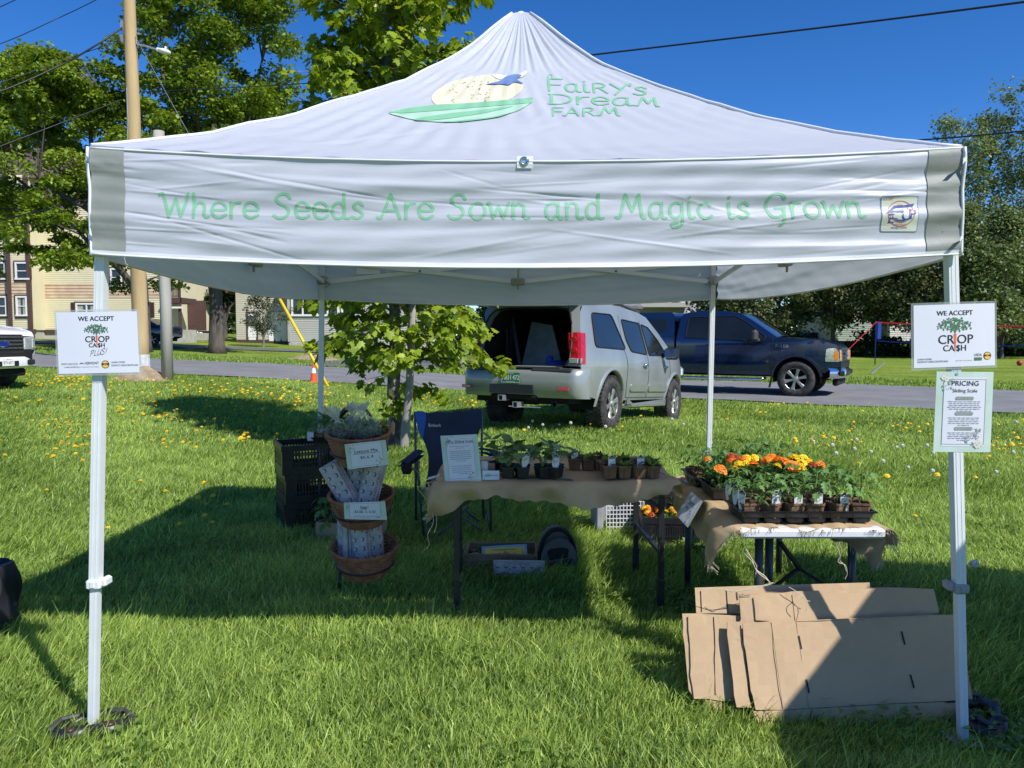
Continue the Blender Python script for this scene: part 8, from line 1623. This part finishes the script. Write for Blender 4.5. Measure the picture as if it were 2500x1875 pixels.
# padded grey bag
def padded():
    c = G(1360, 1395) + Vector((.0, .06, 0)); r_ = thing('padded_bag', 'rounded grey and green padded bag beside the wooden crate', 'bag', c, (0, 0, .12)); M_gb = mat('grey_fabric', (.13, .125, .125), .8, bump=.4, bs=60); M_gg = mat('dark_green_fabric', (.02, .05, .04), .8, bump=.3, bs=60)
    def dome(w, d, h, y0, k=1.): 
        m = MB(); m.grid(lambda u, v: Vector((w * math.cos(math.pi * u) * (1 - .25 * v * v), y0 + d * (v - .5), .02 + h * math.sin(math.pi * u) ** .75 * (1 - .12 * v))), 28, 6)
        for v in (0, 1): m.add([Vector((w * math.cos(math.pi * i / 28) * (1 - .25 * v), y0 + d * (v - .5), .02 + h * math.sin(math.pi * i / 28) ** .75 * (1 - .12 * v))) for i in range(29)], [tuple(range(29)) if v else tuple(range(28, -1, -1))])
        return m
    mk('bag_shell', dome(.118, .15, .245, .05), M_gb, r_, world=False, smooth=False); m = MB(); m.tube([(.112 * math.cos(math.pi * i / 24), -.028, .03 + .215 * math.sin(math.pi * i / 24) ** .8) for i in range(25)], .013, 6); mk('dark_band', m, M_dark, r_, world=False, smooth=True)
    mk('front_pocket', dome(.112, .05, .185, -.05), M_gb, r_, world=False); m = MB(); m.grid(lambda u, v: Vector((-.085 + .165 * u, -.080 - .004 * math.sin(3 * u), .0 + (.055 + .03 * u) * v)), 6, 3); mk('green_panel', m, M_gg, r_, world=False)
    m = MB(); flat(m, lambda x, y: Vector((x, -.0782, y)), rpoly([(-.055, .075), (.055, .085), (.06, .14), (.02, .148), (-.05, .142), (-.072, .125)], .012)); p = mk('mesh_panel', m, M_dark, r_, world=False); m = MB(); [m.blob((x, -.081, z), (.008, .005, .008), 8, 5) for x, z in ((-.028, .092), (.034, .102))]; mk('eyelet', m, M_black, p, world=False, smooth=True)
padded()
# crates behind the tables
mg = mat('grey_crate_plastic', (.30, .31, .33), .5); gcx = G(1505, 1306)
def grey_crate():
    r_ = thing('grid_crate', 'grey plastic grid crate on the grass behind the middle table', 'crate', (gcx.x, gcx.y + .12, 0), (0, 0, R(4))); w, h = .29, .235
    m = MB(); n = 10
    for i in range(n + 1): m.box((-.06 + (w - .05) * i / n - .02, -.12, h / 2), (.005, .006, h))
    for i in range(9): m.box((.10 - .0 - .02 - .045 + .012, -.1195, h * i / 8), (w - .05, .007, .005))
    mk('grid_panel', m, M_tt, r_, world=False); m = MB(); m.box((-.125, 0, h / 2), (.05, .24, h), None, .008); m.box((.18, 0, h / 2), (.02, .24, h), None, .005); m.box((.03, .11, h / 2), (.30, .01, h)); mk('crate_side', m, mg, r_, world=False)
grey_crate()
fc = G(1640, 1340); fcl = Vector((fc.x + .02, fc.y + .15, 0)); crate('black slatted crate of marigolds on the grass behind the table legs', fcl, R(-3), .40, .30, .20, 20, 'black marigold crates'); crate('rear black crate of marigolds standing behind the first', fcl + Vector((-.02, .36, .03)), R(2), .40, .28, .27, 20, 'black marigold crates')
g5 = random.Random(8)
for q, (ox, oy, oz, hh) in enumerate(((0, 0, .02, 0), (-.02, .36, .12, 0))):
    for i in range(4):
        for r in range(2 if q == 0 else 1):
            p = put_pot('marigold', 50 + i, fcl.x + ox - .14 + .093 * i, fcl.y + oy - .07 + .13 * r, oz + .04, .075, .06, M_bpot, 'marigold %s in the %s of the %s grass crate' % (ORD[i], ('front', 'back')[r], ('front', 'rear')[q]), 'marigolds in the black crates', 1.0, i); INV[p.name] = (Matrix.Translation(p.location) @ p.rotation_euler.to_matrix().to_4x4()).inverted()
            for k in range(3): flower_on(p, Vector(p.location) + Vector((g5.uniform(-.04, .04), g5.uniform(-.04, .03), .145 + g5.uniform(0, .025))), g5.choice([M_org, M_yelp, M_yelp, M_rdp] if r == 0 else [M_org, M_yelp]), .024, 100 + k + i * 3 + q * 20)
gp_ = G(1702, 1352); m = MB(); gg = random.Random(4)
sc_ = thing('seedling_clump', 'tipped over seedling clump with dark soil on the grass', 'plant', gp_); m.blob(gp_ + Vector((0, 0, .02)), (.075, .05, .032), 18, 8, noise=.16); mk('soil', m, M_psoil, sc_, smooth=False); q = np.random.default_rng(5); V, F, kk = leaves(np.stack([q.normal(0, .045, 13), q.normal(0, .03, 13), .04 + .05 * q.random(13)], 1), q.random(13) * 6.28, q.normal(.2, .5, 13), q.normal(0, .4, 13), .055 + .02 * q.random(13), 'oval'); npmesh('leaf_cluster', V, F, M_brs, np.repeat(np.clip(q.normal(.5, .2, 13), 0, 1), kk), parent=sc_)

# ================================================================ CAMP CHAIR
def chair():
    r_ = thing('camp_chair', 'navy blue folding camp chair with a bright blue corner behind the burlap table', 'chair', (-.46, 5.35, 0)); M_nf = mat('navy_fabric', (.010, .022, .065), .75, bump=.3, bs=30, var=.15); M_bf = mat('bright_blue_fabric', (.01, .09, .38), .7); M_ct = mat('grey_tube', (.10, .11, .125), .4, metal=.5)
    YB = 5.5; tl, tr = P(1013, 1005, YB), P(1176, 998, YB); bl, br = P(1040, 1178, YB - .12), P(1170, 1178, YB - .12)
    def back(u, v, o=0.): 
        a = tl.lerp(bl, v); b = tr.lerp(br, v); pin = .045 * math.sin(math.pi * min(1, max(0, (v - .25) / .75))) ** 1.0 * (v > .25); p = (a + Vector((pin, 0, 0))).lerp(b - Vector((pin, 0, 0)), u); sag = .018 * math.sin(math.pi * u) * (1 - v) * (v < .9); return p + Vector((0, .05 * math.sin(math.pi * u) - o + .006 * math.sin(9 * u + 14 * v), -sag + .006 * math.sin(23 * u) * (v < .1)))
    m = MB(); m.grid(lambda u, v: back(u, v), 26, 22); bk = mk('backrest', m, M_nf, r_, smooth=True)
    m = MB(); vs = []; m.grid(lambda u, v: back(u * (.155 * (1 - v ** 2.2)) + .0, v * .40, .004), 6, 12); mk('blue_corner', m, M_bf, bk, smooth=True)
    m = MB(); put_text(m, 'Embark', lambda x, y: back(.27 + x, .21 - y * 1.0, .006), 0, 0, .065, sx=.95); mk('back_lettering', m, M_wink, bk)
    m = MB(); s0, s1 = P(1036, 1200, 5.12), P(1180, 1200, 5.12); m.grid(lambda u, v: (s0.lerp(s1, u)).lerp(bl.lerp(br, u), v) + Vector((0, 0, -.035 * math.sin(math.pi * u) * math.sin(math.pi * min(1, v * 1.1)))), 12, 8); mk('seat', m, M_nf, r_, smooth=True)
    for k, (fx, x2) in enumerate(((1036, 1021), (1199, 1196))):
        sg = -1 if k == 0 else 1; foot_ = G(fx, 1322 if k == 0 else 1314); kn = P(x2, 1162, foot_.y); armf = P(982 if k == 0 else 1222, 1128, 5.08); top = tl if k == 0 else tr; rear = Vector((top.x + sg * .01, 5.60, .01))
        m = MB(); m.tube([foot_, kn, kn + Vector((0, .02, .10))], .0095, 7); mk('front_leg', m, M_ct, r_, smooth=True); m = MB(); m.tube([rear, Vector((top.x, 5.52, .45)), top + Vector((0, .01, .0))], .0095, 7); mk('rear_leg', m, M_ct, r_, smooth=True)
        m = MB(); ar = [top + Vector((-.0, -.01, -.28)), P(1022 if k == 0 else 1205, 1098, 5.32), P(1000 if k == 0 else 1222, 1115, 5.18), armf]; c = crom(ar, 5)
        m.grid(lambda u, v: c[int(round(v * (len(c) - 1)))] + Vector(((u - .5) * .075, 0, -.012 * (2 * u - 1) ** 2)) , 4, len(c) - 1); m.grid(lambda u, v: c[int(round(v * (len(c) - 1)))] + Vector(((u - .5) * .075, 0, -.03 - .05 * v * (1 - v))), 4, len(c) - 1); mk('armrest', m, M_nf, r_, smooth=True)
        m = MB(); m.tube(crom([armf + Vector((0, 0, -.02)), P(1017 if k == 0 else 1208, 1150, 5.1), P(1024 if k == 0 else 1200, 1180, 5.1), kn + Vector((0, 0, -.06))], 4), .009, 6); mk('arm_support', m, M_ct, r_, smooth=True)
    m = MB(); cu = P(993, 1140, 5.1); m.lathe([(.036, .03), (.037, -.02), (.028, -.045), (0, -.05)], tuple(cu), 14); mk('cup_holder', m, M_dark, r_, smooth=True)
    def cr(a, b, ya, yb): m = MB(); m.tube([P(*a, ya), P(*b, yb)], .008, 6); mk('cross_tube', m, M_ct, r_, smooth=True)
    cr((1050, 1326), (1145, 1238), 5.15, 5.35); cr((1036, 1282), (1116, 1228), 5.5, 5.3); cr((1128, 1258), (1197, 1313), 5.2, 5.27); cr((1140, 1248), (1169, 1272), 5.4, 5.5); cr((1188, 1245), (1199, 1313), 5.27, 5.27); cr((1045, 1240), (1048, 1325), 5.55, 5.2)
chair()

# ================================================================ FLATTENED CARDBOARD
def q6(x, y): return (1640 + x / 2.836, 1380 + y / 2.836)
def pp(x, y, y0, k=.5):
    y0 = y0 + .005 * math.sin(x * .0105 + 1) * math.cos(y * .008) + .002 * math.sin(x * .03 + y * .02); px, py = q6(x, y); d = ray(px, py); t = (y0 + k * CAMH) / (d.y - k * d.z); return Vector((d.x * t, d.y * t, CAMH + d.z * t))
def cb(label, poly, y0, k=.5, name='cardboard_sheet', extra=()):
    c = pp(sum(p[0] for p in poly) / len(poly), sum(p[1] for p in poly) / len(poly), y0, k); r_ = thing(name, label, 'cardboard', c, group='flattened cardboard boxes'); m = MB(); nn = Vector((0, 1, -k)).normalized() * .005; qd = dens(list(poly), 70); n_ = len(qd); ins = [Vector((x, y)) for x in range(60, 2120, 90) for y in range(110, 1180, 80)]; tr = delaunay_2d_cdt([Vector(p) for p in qd] + ins, [], [list(range(n_))], 1, 1e-5); fr = [pp(v.x, v.y, y0, k) for v in tr[0]]; m.add(fr, [tuple(f) for f in tr[2]]); m.add([v + nn for v in fr], [tuple(reversed(f)) for f in tr[2]]); ed = [pp(a, b2, y0, k) for a, b2 in qd]; m.add(ed + [p + nn for p in ed], [(i, (i + 1) % n_, n_ + (i + 1) % n_, n_ + i) for i in range(n_)]); b = mk('sheet', m, M_card, r_)
    sl, cr = MB(), MB()
    for e in extra:
        if e[0] == 's':
            for (a, c2_) in zip(e[1], e[1][1:]):
                dx, dy = c2_[0] - a[0], c2_[1] - a[1]; L = math.hypot(dx, dy); n = (-dy / L * e[2], dx / L * e[2]); sl.add([pp(a[0] + n[0], a[1] + n[1], y0 - .0035, k), pp(a[0] - n[0], a[1] - n[1], y0 - .0035, k), pp(c2_[0] - n[0], c2_[1] - n[1], y0 - .0035, k), pp(c2_[0] + n[0], c2_[1] + n[1], y0 - .0035, k)], [(0, 1, 2, 3)])
        else: cr.tube([pp(a, b2, y0 - .0022, k) for a, b2 in e[1]], .0016, 4, False)
    if sl.v: mk('slot_shade_strip', sl, M_dark, b)  # dark strips laid on the face, painting the shade inside open slits
    if cr.v: mk('crease', cr, M_card, b)
    return r_
cb('rearmost flattened cardboard sheet showing along the top', [(160, 155), (660, 138), (1000, 130), (1370, 119), (1373, 150), (1570, 152), (1712, 158), (1715, 340), (170, 332)], 2.775, extra=(('s', [(200, 178), (207, 322)], 3), ('s', [(378, 170), (390, 330)], 3), ('s', [(450, 178), (456, 240)], 3)))
cb('lower left flattened cardboard sheet with wavy slotted edge', [(72, 335), (200, 333), (300, 341), (500, 350), (560, 400), (600, 940), (345, 940), (250, 925), (155, 925), (118, 860), (104, 720), (88, 540), (76, 480), (80, 420)], 2.735, extra=(('s', [(110, 357), (112, 450), (122, 540), (128, 700), (124, 760), (140, 840), (150, 922)], 4), ('s', [(290, 357), (296, 450), (300, 560), (296, 660), (302, 900)], 2.5)))
cb('bottom left cardboard scrap half buried in grass', [(228, 930), (305, 938), (345, 940), (350, 1010), (300, 1030), (262, 990)], 2.74)
cb('upper flap sheet with cut corner behind the large front sheet', [(465, 195), (560, 207), (700, 196), (830, 181), (1200, 168), (1500, 155), (1815, 164), (1852, 326), (1790, 338), (1784, 560), (400, 560), (480, 372)], 2.712, extra=(('s', [(562, 226), (572, 300), (578, 384), (672, 390)], 4), ('c', [(835, 205), (855, 385)])))
cb('right hand cardboard corner poking out past the canopy leg', [(1900, 700), (2048, 728), (2086, 926), (1900, 934)], 2.73)
cb('narrow slotted flap strip along the left of the front sheet', [(385, 392), (476, 390), (480, 415), (486, 505), (500, 545), (512, 700), (524, 760), (530, 900), (552, 985), (450, 984), (432, 900), (425, 800), (412, 700), (398, 580), (384, 480)], 2.690)
cb('large front cardboard sheet with four slots half in shade', [(492, 404), (680, 388), (865, 384), (1350, 362), (1780, 344), (1968, 343), (1990, 600), (2010, 935), (1500, 958), (960, 989), (768, 1001), (582, 1001), (560, 900), (548, 870), (540, 800), (512, 590), (500, 545)], 2.676, extra=(('s', [(880, 488), (899, 580)], 5.5), ('s', [(933, 790), (951, 885)], 5.5), ('s', [(1592, 458), (1614, 550)], 6), ('s', [(1653, 758), (1679, 852)], 6), ('s', [(1900, 947), (1990, 942)], 7), ('c', [(690, 395), (770, 990)]), ('c', [(862, 392), (950, 985)]), ('c', [(860, 388), (1350, 368), (1780, 350)])))
cb('bottom flap of cardboard standing in the grass', [(565, 1010), (768, 1004), (960, 993), (1500, 962), (2005, 941), (2040, 1155), (1745, 1158), (1300, 1150), (580, 1122)], 2.678)
m = MB(); y0 = 2.668
for pts in ([(215, 175), (300, 160), (430, 180), (560, 150), (640, 138), (700, 120), (660, 140), (500, 172)], [(810, 150), (860, 180), (920, 225), (940, 270), (930, 320), (915, 342)], [(900, 205), (860, 240), (858, 280), (885, 312)], [(890, 200), (930, 240), (958, 250)], [(370, 165), (430, 190), (470, 176), (600, 168)]): m.tube(crom([pp(a, b, y0, .5) for a, b in pts], 5), .0014, 4, False)
mk('loose_twine', m, M_thr, label='loose jute twine lying across the top of the cardboard', cat='twine')

# ================================================================ BLACK BAG AT THE LEFT EDGE
def black_bag():
    c = G(10, 1572); c = Vector((c.x - .25, c.y + .12, 0)); r_ = thing('tote_bag', 'black fabric bag standing on the grass at the left photo edge', 'bag', c); M_bf = mat('black_fabric', (.014, .014, .018), .55, var=.3, bump=.4, bs=14); m = MB(); W, D, H = .20, .14, .315
    def f(u, v):
        a = 6.2832 * u; s = abs(math.cos(a)) ** .45 * math.copysign(1, math.cos(a)); t = abs(math.sin(a)) ** .5 * math.copysign(1, math.sin(a)); k = 1 + .05 * math.sin(v * 9 + a * 3) + .03 * math.sin(a * 7 + v * 5) - .12 * v * (v - .4); return Vector((W * s * k, D * t * k, H * v))
    m.grid(f, 60, 22); m.grid(lambda u, v: f(u, 1) * (1 - .9 * v) + Vector((0, 0, (H - .02 - .03 * math.sin(u * 20)) * .9 * v)), 60, 2); mk('bag_body', m, M_bf, r_, world=False, smooth=True)
    m = MB(); m.grid(lambda u, v: Vector((W * (.55 + .5 * u), -D * .9 - .02 * math.sin(u * 3), H * (1.0 - .38 * v * (1 - .3 * u)) + .01 * math.sin(u * 9))), 8, 8); mk('folded_flap', m, mat('grey_black_fabric', (.05, .05, .055), .5, var=.3, bump=.4, bs=12), r_, world=False, smooth=True)
    m = MB(); m.tube(crom([(W * .75, -D * .8, H), (W * 1.06, -D * .7, H * .98), (W * 1.13, -D * .7, H * .72), (W * .98, -D * .85, H * .5)], 5), .008, 5); mk('handle', m, M_bf, r_, world=False)
black_bag()
